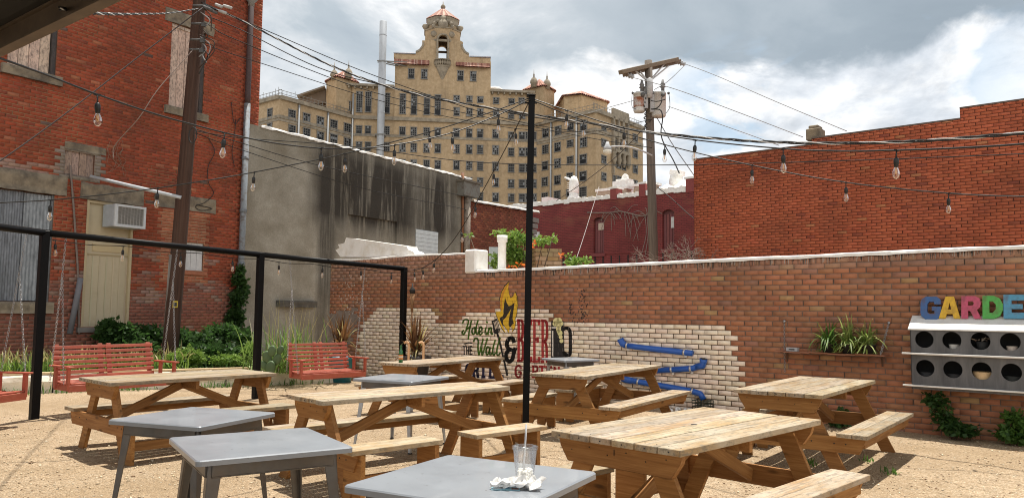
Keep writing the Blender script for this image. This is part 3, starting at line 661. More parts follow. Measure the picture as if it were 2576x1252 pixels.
for k in range(16):
    zz = r[1]+.05+(r[3]-r[1]-.1)*k/16; panel(FAC, mb, r[0]+.06+.02*random.random(), zz, r[2]-.03-.04*random.random(), zz+.012, .029, .033, (.10, .10, .11))
o = part(mb, 'notice', 'attr_matte', lb)
# cables and conduits fixed to the wall belong to the building
mb = MB(); fp = lambda x, y, d=.05: FAC.px(*Z6(x, y), d)
mb.tube(smooth_path([fp(455, 150, .04), fp(462, 240), fp(478, 430), fp(492, 640), fp(505, 850), fp(512, 1245)]), .022, 6, (.20, .16, .14)); part(mb, 'conduit', 'attr_matte', lb); mb = MB(); mb.tube([fp(522, 880, .1), fp(498, 1010, .1), fp(452, 1240, .12)], .06, 8, (.17, .17, .19))
part(mb, 'conduit', 'attr_matte', lb)
mb = MB()
for pts in ([(1350, -30), (1392, 60), (1350, 160), (1352, 260), (1385, 330), (1330, 390), (1268, 415), (1300, 440), (1365, 435), (1360, 425), (1275, 405)], [(1530, -150), (1520, -40), (1505, 60), (1520, 160)], [(1500, -260), (1520, -120), (1560, -160)]):
    mb = MB(); mb.tube(smooth_path([fp(x, y, .03+.02*(i % 2)) for i, (x, y) in enumerate(pts)]), .009, 5, (.03, .025, .025)); part(mb, 'wall_cable', 'attr_matte', lb)
rg = random.Random(4); mb = MB()
for _ in range(7):
    x, y = rg.uniform(700, 800), rg.uniform(-20, 60); mb.tube(smooth_path([fp(x+rg.uniform(-30, 30), y+35*k, .02) for k in range(6)], 3), .004, 4, (.30, .2, .14))
part(mb, 'dry_vine', 'attr_matte', lb)
# air conditioner in the door head
ax = FAC.rect(*Z6(668, 418), *Z6(870, 560)); a, b, e, f = ax
ac = thing('air_conditioner', 'grey window air conditioner jutting from the top of the cream door', 'air conditioner', FAC.at((a+e)/2, b))
mb = MB(); panel(FAC, mb, a, b, e, f, -.02, .42, (.40, .44, .48)); part(mb, 'casing', 'attr_matte', ac, .012)
mb = MB()
for p in ((a, b, a+.07, f), (e-.05, b, e, f), (a+.07, b, e-.05, b+.06), (a+.07, f-.05, e-.05, f)): panel(FAC, mb, *p, .42, .455, (.60, .63, .66))
part(mb, 'front_frame', 'attr_matte', ac)
mb = MB(); panel(FAC, mb, a+.07, b+.06, e-.05, f-.05, .42, .424, (.07, .065, .06))
for k in range(22): zz = b+.07+(f-b-.13)*k/21; panel(FAC, mb, a+.07, zz, e-.05, zz+.007, .424, .434, (.42, .41, .39))
for k in range(9): uu = a+.09+(e-a-.16)*k/8; panel(FAC, mb, uu, b+.06, uu+.007, f-.05, .434, .44, (.42, .41, .39))
part(mb, 'grille', 'attr_matte', ac)
# drain pipe with its hopper
dp = thing('drain_pipe', 'tall rusty grey downpipe with hopper at the brick corner', 'pipe', FAC.at(FAC.uz(600, 600)[0], 0))
mb = MB(); pu = FAC.uz(600, 640)[0]; mb.tube([FAC.at(pu, .2, .12), FAC.at(pu, FAC.uz(614, 262)[1], .12)], .08, 10, (.25, .285, .32))
for z in (1.2, 2.6, 4.0, 5.4): mb.tube([FAC.at(pu, z, .12), FAC.at(pu, z+.09, .12)], .095, 10, (.20, .23, .26))
mat('peeling', attr=True, rough=.7, var=.2, scale=7, dark=(.10, .07, .05), dscale=7, damt=.9)
part(mb, 'lower_pipe', 'peeling', dp)
mb = MB(); pu2 = FAC.uz(622, 150)[0]; z1 = FAC.uz(614, 262)[1]; mb.tube([FAC.at(pu, z1, .12), FAC.at(pu+.0, z1+.25, .12), FAC.at(pu, 11.6, .12)], .075, 10, (.07, .045, .045)); part(mb, 'upper_pipe', 'attr_matte', dp)
mb = MB(); zz = FAC.uz(628, 12)[1]; mb.lathe([(.09, 0), (.09, .12), (.17, .2), (.17, .42), (.02, .44)], FAC.at(pu, zz-.1, .12), 8, col=(.22, .22, .21)); part(mb, 'hopper', 'attr_matte', dp)
# ================================================================= CONCRETE BUILDING
uE = FAC.uz(1180, 480)[0]; zA = FAC.uz(655, 318, .06)[1]; zB = FAC.uz(1180, 450, .06)[1]
def concrete():
    m = bpy.data.materials.new('stained_concrete'); m.use_nodes = True; t = NT(m.node_tree); b = t.n['Principled BSDF']
    v = t.add('ShaderNodeAttribute', attribute_name='gco').outputs['Vector']      # x along the wall, y height, in metres
    sp = t.add('ShaderNodeSeparateXYZ', {0: v}); x, z = sp.outputs[0], sp.outputs[1]
    n = t.noise(v, 1.3, 7, .65).outputs[0]
    c = t.ramp(n, [(.3, (.27, .25, .205)), (.5, (.345, .325, .275)), (.7, (.43, .41, .355))])
    c = t.mix(t.ramp(t.noise(t.mapping(v, (.8, .8, .8), (5, 3, 0)), .7, 4, .6).outputs[0], [(.45, 0), (.7, .6)]), c, (.17, .145, .10))
    # black runs of old water, each its own length
    col = t.noise(t.mapping(v, (1.5, .10, 1)), 1.6, 6, .72, .3).outputs[0]
    fine = t.noise(t.mapping(v, (9, .35, 1)), 1.5, 5, .75).outputs[0]
    L = uE - uC
    band = t.math('MULTIPLY', t.ramp(t.math('DIVIDE', x, L), [(.0, .05), (.20, .10), (.27, .95), (.36, .9), (.50, 1), (.62, .9), (.70, .6), (.80, 1), (.90, .6), (.96, .1), (1, .2)]), 1.0)
    hz = t.ramp(t.math('DIVIDE', z, 8.0), [(.0, .05), (.40, .07), (.48, .35), (.55, 1), (.68, 1), (.76, .9), (.83, .45), (.90, .1), (1, .3)])
    s1 = t.math('MULTIPLY', t.math('MULTIPLY', band, hz), t.ramp(t.math('ADD', t.math('MULTIPLY', col, .8), t.math('MULTIPLY', fine, .2)), [(.37, .25), (.50, 1.15)]), True)
    # the long run under the roof step
    run = t.math('MULTIPLY', t.ramp(t.math('DIVIDE', x, L), [(.245, 0), (.265, 1), (.31, 1), (.345, 0)]), t.ramp(t.math('DIVIDE', z, 8.0), [(.1, .65), (.6, 1), (.76, .5), (.82, 0)]))
    run = t.math('MULTIPLY', run, t.ramp(fine, [(.3, .5), (.6, 1)]))
    s = t.math('MAXIMUM', s1, t.math('MULTIPLY', run, 1.0))
    c = t.mix(t.math('MULTIPLY', s, .93), c, (.033, .029, .026))
    gr = t.ramp(t.noise(v, 24, 5, .7).outputs[0], [(.3, .8), (.7, 1.15)]); c = t.mix(1.0, c, gr, 'MULTIPLY')
    c = t.mix(t.math('MULTIPLY', t.ramp(t.math('DIVIDE', z, 8.0), [(.90, 0), (1, .55)]), t.ramp(fine, [(.4, 0), (.6, 1)])), c, (.10, .09, .08))
    t.l.new(c, b.inputs['Base Color']); b.inputs['Roughness'].default_value = .95; b.inputs['Specular IOR Level'].default_value = .2
    bp = t.add('ShaderNodeBump', {'Strength': .35, 'Distance': .02, 'Height': t.noise(v, 30, 4, .6).outputs[0]}); t.l.new(bp.outputs[0], b.inputs['Normal'])
    MATS['stained_concrete'] = m
concrete()
cb = thing('concrete_building', 'stained grey concrete building with sloping white topped parapet', 'building', FAC.at(uC, 0))
zT = lambda u: zA + (zB-zA)*(u-FAC.uz(655, 318)[0])/(uE-FAC.uz(655, 318)[0])
rW = FAC.rect(870, 548, 995, 640); lv = FAC.rect(1041, 580, 1097, 640)
V = []; 
mb = MB(); us = [uC, rW[0], rW[2], uE]
def cq(u0, z0a, u1, z1a, z0b=None, z1b=None, d=.06):
    z0b = z0a if z0b is None else z0b; z1b = z1a if z1b is None else z1b
    p = [(u0, z0a), (u1, z0b), (u1, z1b), (u0, z1a)]
    mb.raw([FAC.at(a, b, d) for a, b in p], [(0, 1, 2, 3)], gco=[(a-uC, b, 0) for a, b in p])
cq(uC, -.1, rW[0], zT(uC), None, zT(rW[0])); cq(rW[0], rW[3], rW[2], zT(rW[0]), None, zT(rW[2])); cq(rW[0], -.1, rW[2], rW[1]); cq(rW[2], -.1, uE, zT(rW[2]), None, zT(uE)); cq(rW[0], rW[1], rW[2], rW[3], d=-.02)
for p in ([(rW[0], rW[1]), (rW[0], rW[3])], [(rW[2], rW[1]), (rW[2], rW[3])], [(rW[0], rW[3]), (rW[2], rW[3])], [(rW[0], rW[1]), (rW[2], rW[1])]):
    mb.raw([FAC.at(*p[0], .06), FAC.at(*p[1], .06), FAC.at(*p[1], -.02), FAC.at(*p[0], -.02)], [(0, 1, 2, 3)], gco=[(q[0]-uC, q[1], 0) for q in (p[0], p[1], p[1], p[0])])
bk = [(uC, -.1), (uE, -.1), (uE, zT(uE)), (uC, zT(uC))]
vs = [FAC.at(a, b, .06) for a, b in bk] + [FAC.at(a, b, -6) for a, b in bk]; g = [(a-uC, b, 0) for a, b in bk]*2
mb.raw(vs, [(1, 5, 6, 2), (0, 3, 7, 4), (3, 2, 6, 7), (4, 7, 6, 5)], gco=g)
part(mb, 'rendered_wall', 'stained_concrete', cb)
o = lump('coping', FAC, FAC.uz(650, 318)[0]+.02, uE+.05, lambda u: zT(u), .1, -.4, .05, None, 'white_paint', n=80, amp=.02); at_root(o, cb)
mb = MB()
for k in range(6): zz = lv[1]+(lv[3]-lv[1])*k/6; panel(FAC, mb, lv[0], zz, lv[2], zz+(lv[3]-lv[1])/6-.012, .05, .085+.004*(k % 2), (.60, .66, .70))
panel(FAC, mb, lv[0], lv[1], lv[2], lv[3], .04, .075, (.35, .38, .40)); part(mb, 'louvre', 'attr_matte', cb)
q = FAC.rect(690, 756, 786, 772); at_root(rock('ledge', FAC, q[0], q[1], q[2], q[3], .0, .2, None, 'dark_stone', .04, seed=31), cb)
mb = MB(); h0 = FAC.rect(1150, 462, 1180, 496); uh = (h0[0]+h0[2])/2
panel(FAC, mb, h0[0]-.1, h0[1], h0[2]+.15, h0[3], .06, .4, (.20, .20, .18)); panel(FAC, mb, h0[0]-.16, h0[3], h0[2]+.2, h0[3]+.07, .05, .46, (.17, .15, .12))
part(mb, 'gutter_hopper', 'peeling', cb)
mb = MB(); mb.tube([FAC.at(uh, h0[1]-.0, .2), FAC.at(uh, 2.2, .2)], .13, 8, (.32, .27, .22)); mb.tube([FAC.at(uh-.22, h0[1]+.9, .12), FAC.at(uh-.16, h0[1]-.9, .12), FAC.at(uh-.2, 2.4, .12)], [.07, .05, .05], 6, (.26, .10, .04)); part(mb, 'gutter_pipe', 'peeling', cb)
# ================================================================= LOW BRICK SHOP BEHIND
uS = FAC.uz(1341, 530)[0]; zS0 = FAC.uz(1182, 507)[1]; zS1 = FAC.uz(1336, 532)[1]
lo = thing('brick_shop', 'small dark red brick building between the concrete wall and the painted one', 'building', FAC.at(uE, 0))
def shopcol(u, z, rg): return vary(rg.choice([(.25, .08, .052), (.22, .07, .046), (.28, .10, .06)]), rg, .18), (.20, .12, .09)
n = 10; st = [(uE+.02+(uS-uE-.02)*i/n, uE+.02+(uS-uE-.02)*(i+1)/n, zS0+(zS1-zS0)*(i+.5)/n) for i in range(n)]
o, _ = brickwork('brick_wall', FAC, st, .09, .27, shopcol, seed=12, depth=4.5, proud=.01, m='brick'); at_root(o, lo)
o = lump('coping', FAC, uE+.1, uS+.3, lambda u: zS0+(zS1-zS0)*(u-uE)/(uS-uE), .16, -.3, .07, None, 'white_paint', n=40); at_root(o, lo)
mb = MB()
for k in range(5): z = FAC.uz(1338, 560)[1]; panel(FAC, mb, uS-.3, z-.25*k, uS+.18-.03*k, z-.25*k+.2, -.1, .2-.03*k, (.25, .22, .2))
part(mb, 'corbel', 'attr_matte', lo)
mb = MB(); r = FAC.rect(1196, 632, 1214, 690); panel(FAC, mb, r[0], r[1]-1, r[2], r[3], .0, .05, (.66, .70, .68)); r2 = FAC.rect(1214, 628, 1218, 690); panel(FAC, mb, r2[0], r2[1]-1, r2[2]+.05, r2[3], .0, .08, (.08, .06, .05)); part(mb, 'door', 'attr_matte', lo)
# ================================================================= RIGHT BRICK BUILDING
RB = Plane(D(2576, 252, 15.2), 50.3)
def rbcol(u, z, rg):
    k = rg.random(); p = nz(u*.5, z*.7, 4)
    c = rg.choice([(.43, .118, .060), (.41, .112, .057), (.45, .128, .066)])
    if k < .03: c = (.28, .08, .05)
    elif k < .045: c = (.46, .19, .095)
    c = tuple(q*(1+.25*p) for q in c)
    return vary(c, rg, .07, .03), (.14, .045, .028)
rb = thing('brick_building', 'orange red brick building with stepped roof edge beyond the low wall', 'building', RB.at(0, 0))
uK = RB.uz(1745, 410)[0]; s1 = RB.uz(2415, 295)[0]; s2 = RB.uz(2042, 355)[0]; z0 = RB.uz(1745, 410)[1]; z1 = RB.uz(2415, 298)[1]; z2 = RB.uz(2500, 262)[1]; z15 = RB.uz(2100, 344)[1]
rst = [(-7, s1, z2), (s1, s2, (z1+z15)/2), (s2, uK, (z0+RB.uz(2000, 362)[1])/2)]
o, _ = brickwork('brick_wall', RB, rst, .068, .207, rbcol, seed=21, depth=9, proud=.006, mort=(.3, .1, .06)); at_root(o, rb)
mb = MB()
for (a, b, z) in rst: panel(RB, mb, a, z, b, z+.03, -.35, .02, (.13, .10, .085))
part(mb, 'roof_edge', 'attr_matte', rb)
mb = MB(); c0 = RB.rect(2026, 322, 2062, 352); zc = rst[1][2]
panel(RB, mb, c0[0], zc-.02, c0[2], zc+.26, -.42, -.02, (.42, .29, .18)); panel(RB, mb, c0[0]+.05, zc+.26, c0[2]-.05, zc+.34, -.38, -.06, (.46, .34, .22)); part(mb, 'chimney', 'stone', rb, .02)
# ================================================================= DARK RED PAINTED BUILDING
RD = Plane(D(1745, 478, 34), 50.5)
def painted_brick():
    m = bpy.data.materials.new('painted_brick'); m.use_nodes = True; t = NT(m.node_tree); b = t.n['Principled BSDF']
    v = t.add('ShaderNodeAttribute', attribute_name='gco').outputs['Vector']; sp = t.add('ShaderNodeSeparateXYZ', {0: v})
    br = t.add('ShaderNodeTexBrick', {'Vector': v, 'Color1': (.26, .046, .043, 1), 'Color2': (.22, .039, .037, 1), 'Mortar': (.12, .028, .026, 1), 'Scale': 1.0, 'Mortar Size': .012, 'Brick Width': .24, 'Row Height': .08})
    c = br.outputs['Color']; n = t.noise(v, .8, 6, .65).outputs[0]
    c = t.mix(1.0, c, t.ramp(n, [(.3, .72), (.7, 1.2)]), 'MULTIPLY')
    worn = t.math('MULTIPLY', t.ramp(t.noise(t.mapping(v, (.5, 1.4, 1), (3, 2, 0)), 1.2, 6, .7).outputs[0], [(.5, 0), (.66, 1)]), t.ramp(t.math('DIVIDE', sp.outputs[1], 7.2), [(.6, .12), (.93, 1)]))
    c = t.mix(t.math('MULTIPLY', worn, .7), c, (.27, .10, .06)); c = t.mix(t.ramp(t.noise(v, 2.2, 6, .7).outputs[0], [(.62, 0), (.72, .7)]), c, (.10, .035, .03))
    t.l.new(c, b.inputs['Base Color']); b.inputs['Roughness'].default_value = .85
    bp = t.add('ShaderNodeBump', {'Strength': .6, 'Distance': .02, 'Height': br.outputs['Fac']}); bp.invert = True; t.l.new(bp.outputs[0], b.inputs['Normal']); MATS['painted_brick'] = m
painted_brick()
rd = thing('brick_building', 'dark red painted brick building with white roof edge and narrow arched windows', 'building', RD.at(0, 0))
R8 = lambda x, y: ((1850+.3833*x)/1.5652, (640+.3834*y)/1.5652)
uL = RD.uz(1180, 530)[0]; zR = 6.98
w1 = list(RD.rect(*R8(1270, 560), *R8(1378, 930))); w2 = list(RD.rect(*R8(1975, 480), *R8(2098, 885)))
def arch_op(w): return w
mb = MB()
def rq(u0, z0, u1, z1, d=0.0):
    p = [(u0, z0), (u1, z0), (u1, z1), (u0, z1)]; mb.raw([RD.at(a, b, d) for a, b in p], [(0, 1, 2, 3)], gco=[(a, b, 0) for a, b in p])
ub = sorted([-6, w2[0], w2[2], w1[0], w1[2], uL])
rq(ub[0], -.1, ub[1], zR); rq(ub[2], -.1, ub[3], zR); rq(ub[4], -.1, ub[5], zR)
for w in (w1, w2):
    rq(w[0], -.1, w[2], w[1]); rq(w[0], w[3], w[2], zR); uc, rr = (w[0]+w[2])/2, (w[2]-w[0])/2; h = rr*.45
    for k in range(8):       # spandrels of the segmental arch
        a0, a1 = w[0]+(w[2]-w[0])*k/8, w[0]+(w[2]-w[0])*(k+1)/8; f = lambda u: w[3]-h*((u-uc)/rr)**2
        p = [(a0, f(a0)), (a1, f(a1)), (a1, w[3]), (a0, w[3])]; mb.raw([RD.at(a, b, 0) for a, b in p], [(0, 1, 2, 3)], gco=[(a, b, 0) for a, b in p])
    for p in ([(w[0], w[1]), (w[0], w[3])], [(w[2], w[1]), (w[2], w[3])], [(w[0], w[1]), (w[2], w[1])], [(w[0], w[3]), (w[2], w[3])]):
        mb.raw([RD.at(*p[0]), RD.at(*p[1]), RD.at(*p[1], -.22), RD.at(*p[0], -.22)], [(0, 1, 2, 3)], gco=[(*p[0], 0), (*p[1], 0), (*p[1], .2), (*p[0], .2)])
mb.raw([RD.at(a, b, d) for a, b, d in ((-6, -.1, 0), (-6, zR, 0), (-6, zR, -12), (-6, -.1, -12), (uL, -.1, 0), (uL, zR, 0), (uL, zR, -12), (uL, -.1, -12))], [(0, 1, 2, 3), (4, 5, 6, 7), (1, 5, 6, 2), (3, 2, 6, 7)])
part(mb, 'painted_wall', 'painted_brick', rd)
for i, w in enumerate((w1, w2)):
    mb = MB(); wd = w[2]-w[0]; panel(RD, mb, w[0]+.001, w[1], w[2], w[3], -.22, -.16, (.15, .055, .055))
    for k in range(4): panel(RD, mb, w[0]+wd*(.03+.24*k), w[1]+.03, w[0]+wd*(.03+.24*k)+wd*.2, w[3]-.2, -.16, -.13, vary((.20, .065, .065), random, .15))
    panel(RD, mb, w[0]-.08, w[1]-.16, w[2]+.08, w[1]-.002, -.1, .06, (.22, .05, .05))
    if i == 0: panel(RD, mb, w[0]+.05, w[3]-.62, w[2]-.22, w[3]-.28, -.13, -.1, (.55, .45, .36))
    else: panel(RD, mb, w[0]+.02, w[3]-.85, w[0]+.2, w[3]-.35, -.13, -.1, (.62, .62, .6))
    part(mb, 'arched_window', 'attr_matte', rd)
mb = MB()
for k, x in enumerate([960, 1040, 1127, 1204, 1287, 1369, 1453, 1538, 1626, 1716, 1985, 2075, 2280]):
    p = R8(x, 1012-26*(x-1127)/590); q = RD.uz(*p); panel(RD, mb, q[0]-.035, q[1]-.2, q[0]+.035, q[1]+.2, -.02, .012, (.02, .012, .012))
    if k == 0: pass
part(mb, 'vent_slot', 'attr_matte', rd)
mb = MB(); z = RD.uz(*R8(1500, 925))[1]; panel(RD, mb, -5, z-.025, uL*.7, z+.025, 0, .03, (.22, .042, .04)); part(mb, 'string_course', 'attr_matte', rd)
# stepped white topped parapet
mb = MB(); seg = [((400, 440), (1140, 385), .02), ((1140, 395), (1445, 340), .0), ((1445, 300), (1510, 295), .42), ((1520, 345), (1740, 300), .0), ((1740, 290), (1805, 285), .5), ((1815, 320), (2220, 280), .05), ((2220, 240), (2320, 230), .5)]
for a, b, h in seg:
    u0, u1 = sorted((RD.uz(*R8(*a))[0], RD.uz(*R8(*b))[0])); zz = zR+h
    if h > .3: panel(RD, mb, u0, zR-.1, u1, zz, -.5, .03, (.25, .055, .05), 1); panel(RD, mb, u0-.06, zz, u1+.06, zz+.09, -.55, .07)
    else:
        n = 14
        for k in range(n): ua, ue = u0+(u1-u0)*k/n, u0+(u1-u0)*(k+1)/n; panel(RD, mb, ua, zR-.04-.05*random.random(), ue, zz+.13+.04*math.sin(k*1.7), -.5, .06+.02*random.random())
part(mb, 'parapet', [MATS['white_paint'], MATS['attr_matte']], rd)
RKM = [MATS['white_paint'], MATS['attr_matte']]
mb = MB(); u0, u1 = RD.uz(*R8(1450, 300))[0], RD.uz(*R8(1150, 350))[0]; panel(RD, mb, u0, zR, u1, zR+.62, -1.9, -1.4, (.45, .36, .27), 1); panel(RD, mb, u0-.1, zR+.62, u1+.1, zR+.75, -2, -1.35)
part(mb, 'roof_kerb', RKM, rd); mb = MB()
u0, u1 = RD.uz(*R8(1740, 280))[0], RD.uz(*R8(1540, 300))[0]; panel(RD, mb, u0, zR, u1, zR+.68, -1.9, -1.4, (.45, .36, .27), 1); panel(RD, mb, u0-.1, zR+.68, u1+.1, zR+.8, -2, -1.35)
part(mb, 'roof_kerb', RKM, rd); mb = MB()
u0, u1 = RD.uz(*R8(2225, 220))[0], RD.uz(*R8(1820, 260))[0]
vs = [RD.at(u0+(u1-u0)*i/12, zR + (.1 if j == 0 else .55+.16*math.sin(i*1.3)*(j == 1)-.05*i*.5+.25), -.3-1.3*j) for i in range(13) for j in range(3)]
mb.raw(vs, [(i*3+j, i*3+j+1, (i+1)*3+j+1, (i+1)*3+j) for i in range(12) for j in range(2)])
part(mb, 'roof_membrane', 'white_paint', rd); mb = MB()
u0, u1 = RD.uz(*R8(562, 400))[0], RD.uz(*R8(300, 410))[0]; panel(RD, mb, u0, zR, u1, zR+.7, -3.4, -3.1); panel(RD, mb, u0-.02, zR, u0+.4, zR+.75, -3.1, -2.0)
part(mb, 'roof_kerb', RKM, rd)
mb = MB(); q = RD.uz(*R8(1388, 285)); panel(RD, mb, q[0]-.45, zR+.75, q[0]+.45, zR+1.05, -2.0, -1.4, (.8, .8, .8)); part(mb, 'roof_box', 'white_paint', rd)
mb = MB(); q = RD.uz(*R8(698, 745)); panel(RD, mb, q[0]-.14, q[1]-.16, q[0]+.14, q[1]+.16, 0, .1, (.62, .62, .62)); part(mb, 'wall_box', 'attr_matte', rd)
# white roof ventilators
def vent(name, label, px, kind, off):
    p = RD.px(*px, off); p[2] = zR+.0; r = thing(name, label, 'roof vent', p, math.atan2(RD.n[1], RD.n[0])+PI/2, 'white ventilators on the dark red roof')
    b = MB(); b.lathe([(.62, 0), (.62, .25), (.50, .65), (.36, .8), (.36, 1.0)], (0, 0, 0), 14); b.build('base', MATS['white_paint'], r); r.scale = (.66,)*3
    b = MB()
    if kind == 'scoop':
        b.lathe([(.38, 1.0), (.40, 1.45), (.36, 1.95), (.22, 2.3), (.0, 2.4)], (0, 0, 0), 12); b.box((-.42, 0, 2.15), (.75, .5, .12), np.array(Matrix.Rotation(.45, 3, 'Y')))
        for k in range(5): b.box((-.40, 0, 1.2+.16*k), (.1, .55, .05))
    elif kind == 'square': b.box((0, 0, 1.5), (1.05, .95, 1.0)); b.prism([(-.3, 0), (.3, 0), (.22, .35), (.0, .52), (-.2, .35)], (1, 0, 0), (0, 0, 1), (0, 1, 0), (.05, -.1, 1.95), .2)
    else: b.lathe([(.5, 1.0), (.52, 1.5), (.45, 1.9), (.2, 2.1), (0, 2.15)], (0, 0, 0), 12); b.box((.1, 0, 2.05), (.9, .8, .35), np.array(Matrix.Rotation(.2, 3, 'Y')))
    b.build('cowl', MATS['white_paint'], r, .02)
vent('roof_vent', 'white hooded scoop vent with slatted mouth on the dark red roof', R8(1068, 350), 'scoop', -1.3)
vent('roof_vent', 'white square headed vent on the dark red roof', R8(1590, 290), 'square', -2.6)
vent('roof_vent', 'white rounded vent beside the right pole on the dark red roof', R8(2120, 240), 'round', -2.6)
# ================================================================= HOTEL TOWER
def tan_brick():
    m = bpy.data.materials.new('tan_brick'); m.use_nodes = True; t = NT(m.node_tree); b = t.n['Principled BSDF']
    v = t.add('ShaderNodeTexCoord').outputs['Object']
    n = t.noise(v, .10, 6, .7).outputs[0]; n2 = t.noise(v, 1.6, 6, .75).outputs[0]
    c = t.ramp(n2, [(.25, (.36, .255, .15)), (.5, (.47, .345, .21)), (.75, (.57, .435, .285))])
    c = t.mix(1.0, c, t.ramp(n, [(.3, .82), (.7, 1.15)]), 'MULTIPLY')
    st = t.noise(t.mapping(v, (.5, .5, .06)), 1.0, 6, .75).outputs[0]
    c = t.mix(t.ramp(st, [(.52, 0), (.72, .55)]), c, (.17, .13, .09))
    t.l.new(c, b.inputs['Base Color']); b.inputs['Roughness'].default_value = .95; MATS['tan_brick'] = m
tan_brick()
mat('hotel_stone', (.34, .29, .22), rough=.9, var=.25, scale=1.2, dark=(.12, .10, .08), dscale=.9, damt=.6)
mat('clay_tile', attr=True, rough=.75, var=.25, scale=2.5, dark=(.16, .05, .035), dscale=1.5, damt=.5)
mat('window_metal', (.20, .195, .185), rough=.6, var=.2, scale=2)
mat('dark_pane', (.012, .013, .015), rough=.3, var=.4, scale=1.5, spec=.25)
HM = Plane(D(887, 300, 150), 0); ang = math.radians(6.5)
HM.d = np.array([math.cos(ang), math.sin(ang), 0]); HM.n = np.array([math.sin(ang), -math.cos(ang), 0])
C3 = lambda x, y: (607+.4336*x, .4338*y)
Z3 = lambda x, y: ((2000+.4392*x)/1.5652, (250+.4393*y)/1.5652)
T2_ = lambda x, y: ((1500+.33557*x)/1.5652, .33546*y/1.5652)     # tower crop
J0 = HM.px(887, 300); J1 = HM.px(1351, 306)
def plane2(a, b):
    p = Plane(a, 0); d = np.array(b, float)-np.array(a, float); d[2] = 0; d /= np.linalg.norm(d); p.d = d; p.n = np.array([d[1], -d[0], 0])
    if p.n @ (O - p.o) < 0: p.n = -p.n
    return p
zW = HM.uz(887, 291)[1]                                    # wing roof level
def at_level(x, y, z): return G(x, y, z)
LC = at_level(704, 240, zW); LE = at_level(659, 252, zW); RC = at_level(1499, 275, zW); RE = at_level(1617, 320, zW)
LW = plane2(LC, J0); LF = plane2(LE, LC); RW = plane2(J1, RC); RF = plane2(RC, RE)
ht = thing('hotel', 'huge tan brick hotel with red tiled belfry and rows of broken windows', 'building', J0*np.array([1, 1, 0]))
def block(mb, pts, z0, z1, mi=0):
    "upright block on a plan outline"
    n = len(pts); vs = [(p[0], p[1], z0) for p in pts] + [(p[0], p[1], z1) for p in pts]
    tri = tessellate_polygon([[Vector((p[0], p[1], 0)) for p in pts]])
    mb.raw(vs, [tuple(i+n for i in t) for t in tri] + [(i, (i+1) % n, (i+1) % n+n, i+n) for i in range(n)], mi=mi)
bk = HM.n*-20; LEx = LE + (LE-LC)*2.5; RE2 = RE
mb = MB(); zMain = HM.uz(870+60, 213)[1]
# wings and middle up to the belt; the middle rises a storey and a half more
plan = [LEx, LC, J0, J1, RC, RE2, RE2 + (RE-RC)*.3 + bk*1.2, LEx + bk*1.2]
block(mb, plan, 0, zW)
a0, a1 = HM.uz(870, 215)[0], HM.uz(1352, 240)[0]
def hrect(x0, x1, back, front=0.0): u0, u1 = HM.uz(x0, 300)[0], HM.uz(x1, 300)[0]; return [HM.at(u0, 0, front), HM.at(u1, 0, front), HM.at(u1, 0, -back), HM.at(u0, 0, -back)]
zU = HM.uz(1270, 234)[1]
block(mb, hrect(884, 1352, 17, -.05), zW-.5, zU)
zT1 = HM.uz(1000, 134)[1]; zT2 = HM.uz(1228, 143)[1]; zT = (zT1+zT2)/2
block(mb, hrect(991, 1233, 14, .25), zW, zT-1.0)
part(mb, 'brick_walls', 'tan_brick', ht)
# bands, cornices
mb = MB()
def band(pl, u0, u1, z, h, d): panel(pl, mb, u0, z, u1, z+h, -.2, d)
uJ = HM.uz(1351, 306)[0]; lw = np.linalg.norm((J0-LC)[:2]); rw = np.linalg.norm((RC-J1)[:2]); rf = np.linalg.norm((RE-RC)[:2]); lf = np.linalg.norm((LC-LEx)[:2]); LF0 = plane2(LEx, LC)
zB2 = HM.uz(1000, 343)[1]
for z, h, d in ((zW-.7, .7, .55), (zB2-.25, .55, .14)):
    band(LW, 0, lw, z, h, d); band(LF0, 0, lf, z, h, d); band(RW, 0, rw, z, h, d); band(RF, 0, rf, z, h, d); band(HM, 0, uJ, z, h, d*.9)
for z, h, d in ((zW-4.6, .4, .1),):
    band(LW, 0, lw, z, h, d); band(LF0, 0, lf, z, h, d); band(RW, 0, rw, z, h, d); band(RF, 0, rf, z, h, d)
part(mb, 'cornice', 'hotel_stone', ht)
mb = MB()
for x0, x1 in ((872, 992), (1233, 1345)):
    u0, u1 = HM.uz(x0, 230)[0], HM.uz(x1, 230)[0]; panel(HM, mb, u0, zU, u1, zU+.45, -12, .9)
    for k in range(int((u1-u0)/1.2)): panel(HM, mb, u0+.3+1.2*k, zU-.45, u0+.6+1.2*k, zU, -.2, .7)
part(mb, 'eaves', 'hotel_stone', ht)
# terrace railings on the wings
mb = MB()
def rail(pl, u0, u1, z, d=-.4):
    for zz in (z+.55, z+1.15): mb.beam(pl.at(u0, zz, d), pl.at(u1, zz, d), .07, .07)
    n = max(2, int((u1-u0)/.9))
    for k in range(n+1): u = u0+(u1-u0)*k/n; mb.beam(pl.at(u, z, d), pl.at(u, z+(1.15 if k % 4 else 1.6), d), .06, .06)
for q_ in ((LW, 0, lw, zW), (LF0, lf*.3, lf, zW), (RW, 0, rw, zW), (RF, 0, rf, zW)): mb = MB(); rail(*q_); part(mb, 'railing', 'window_metal', ht)
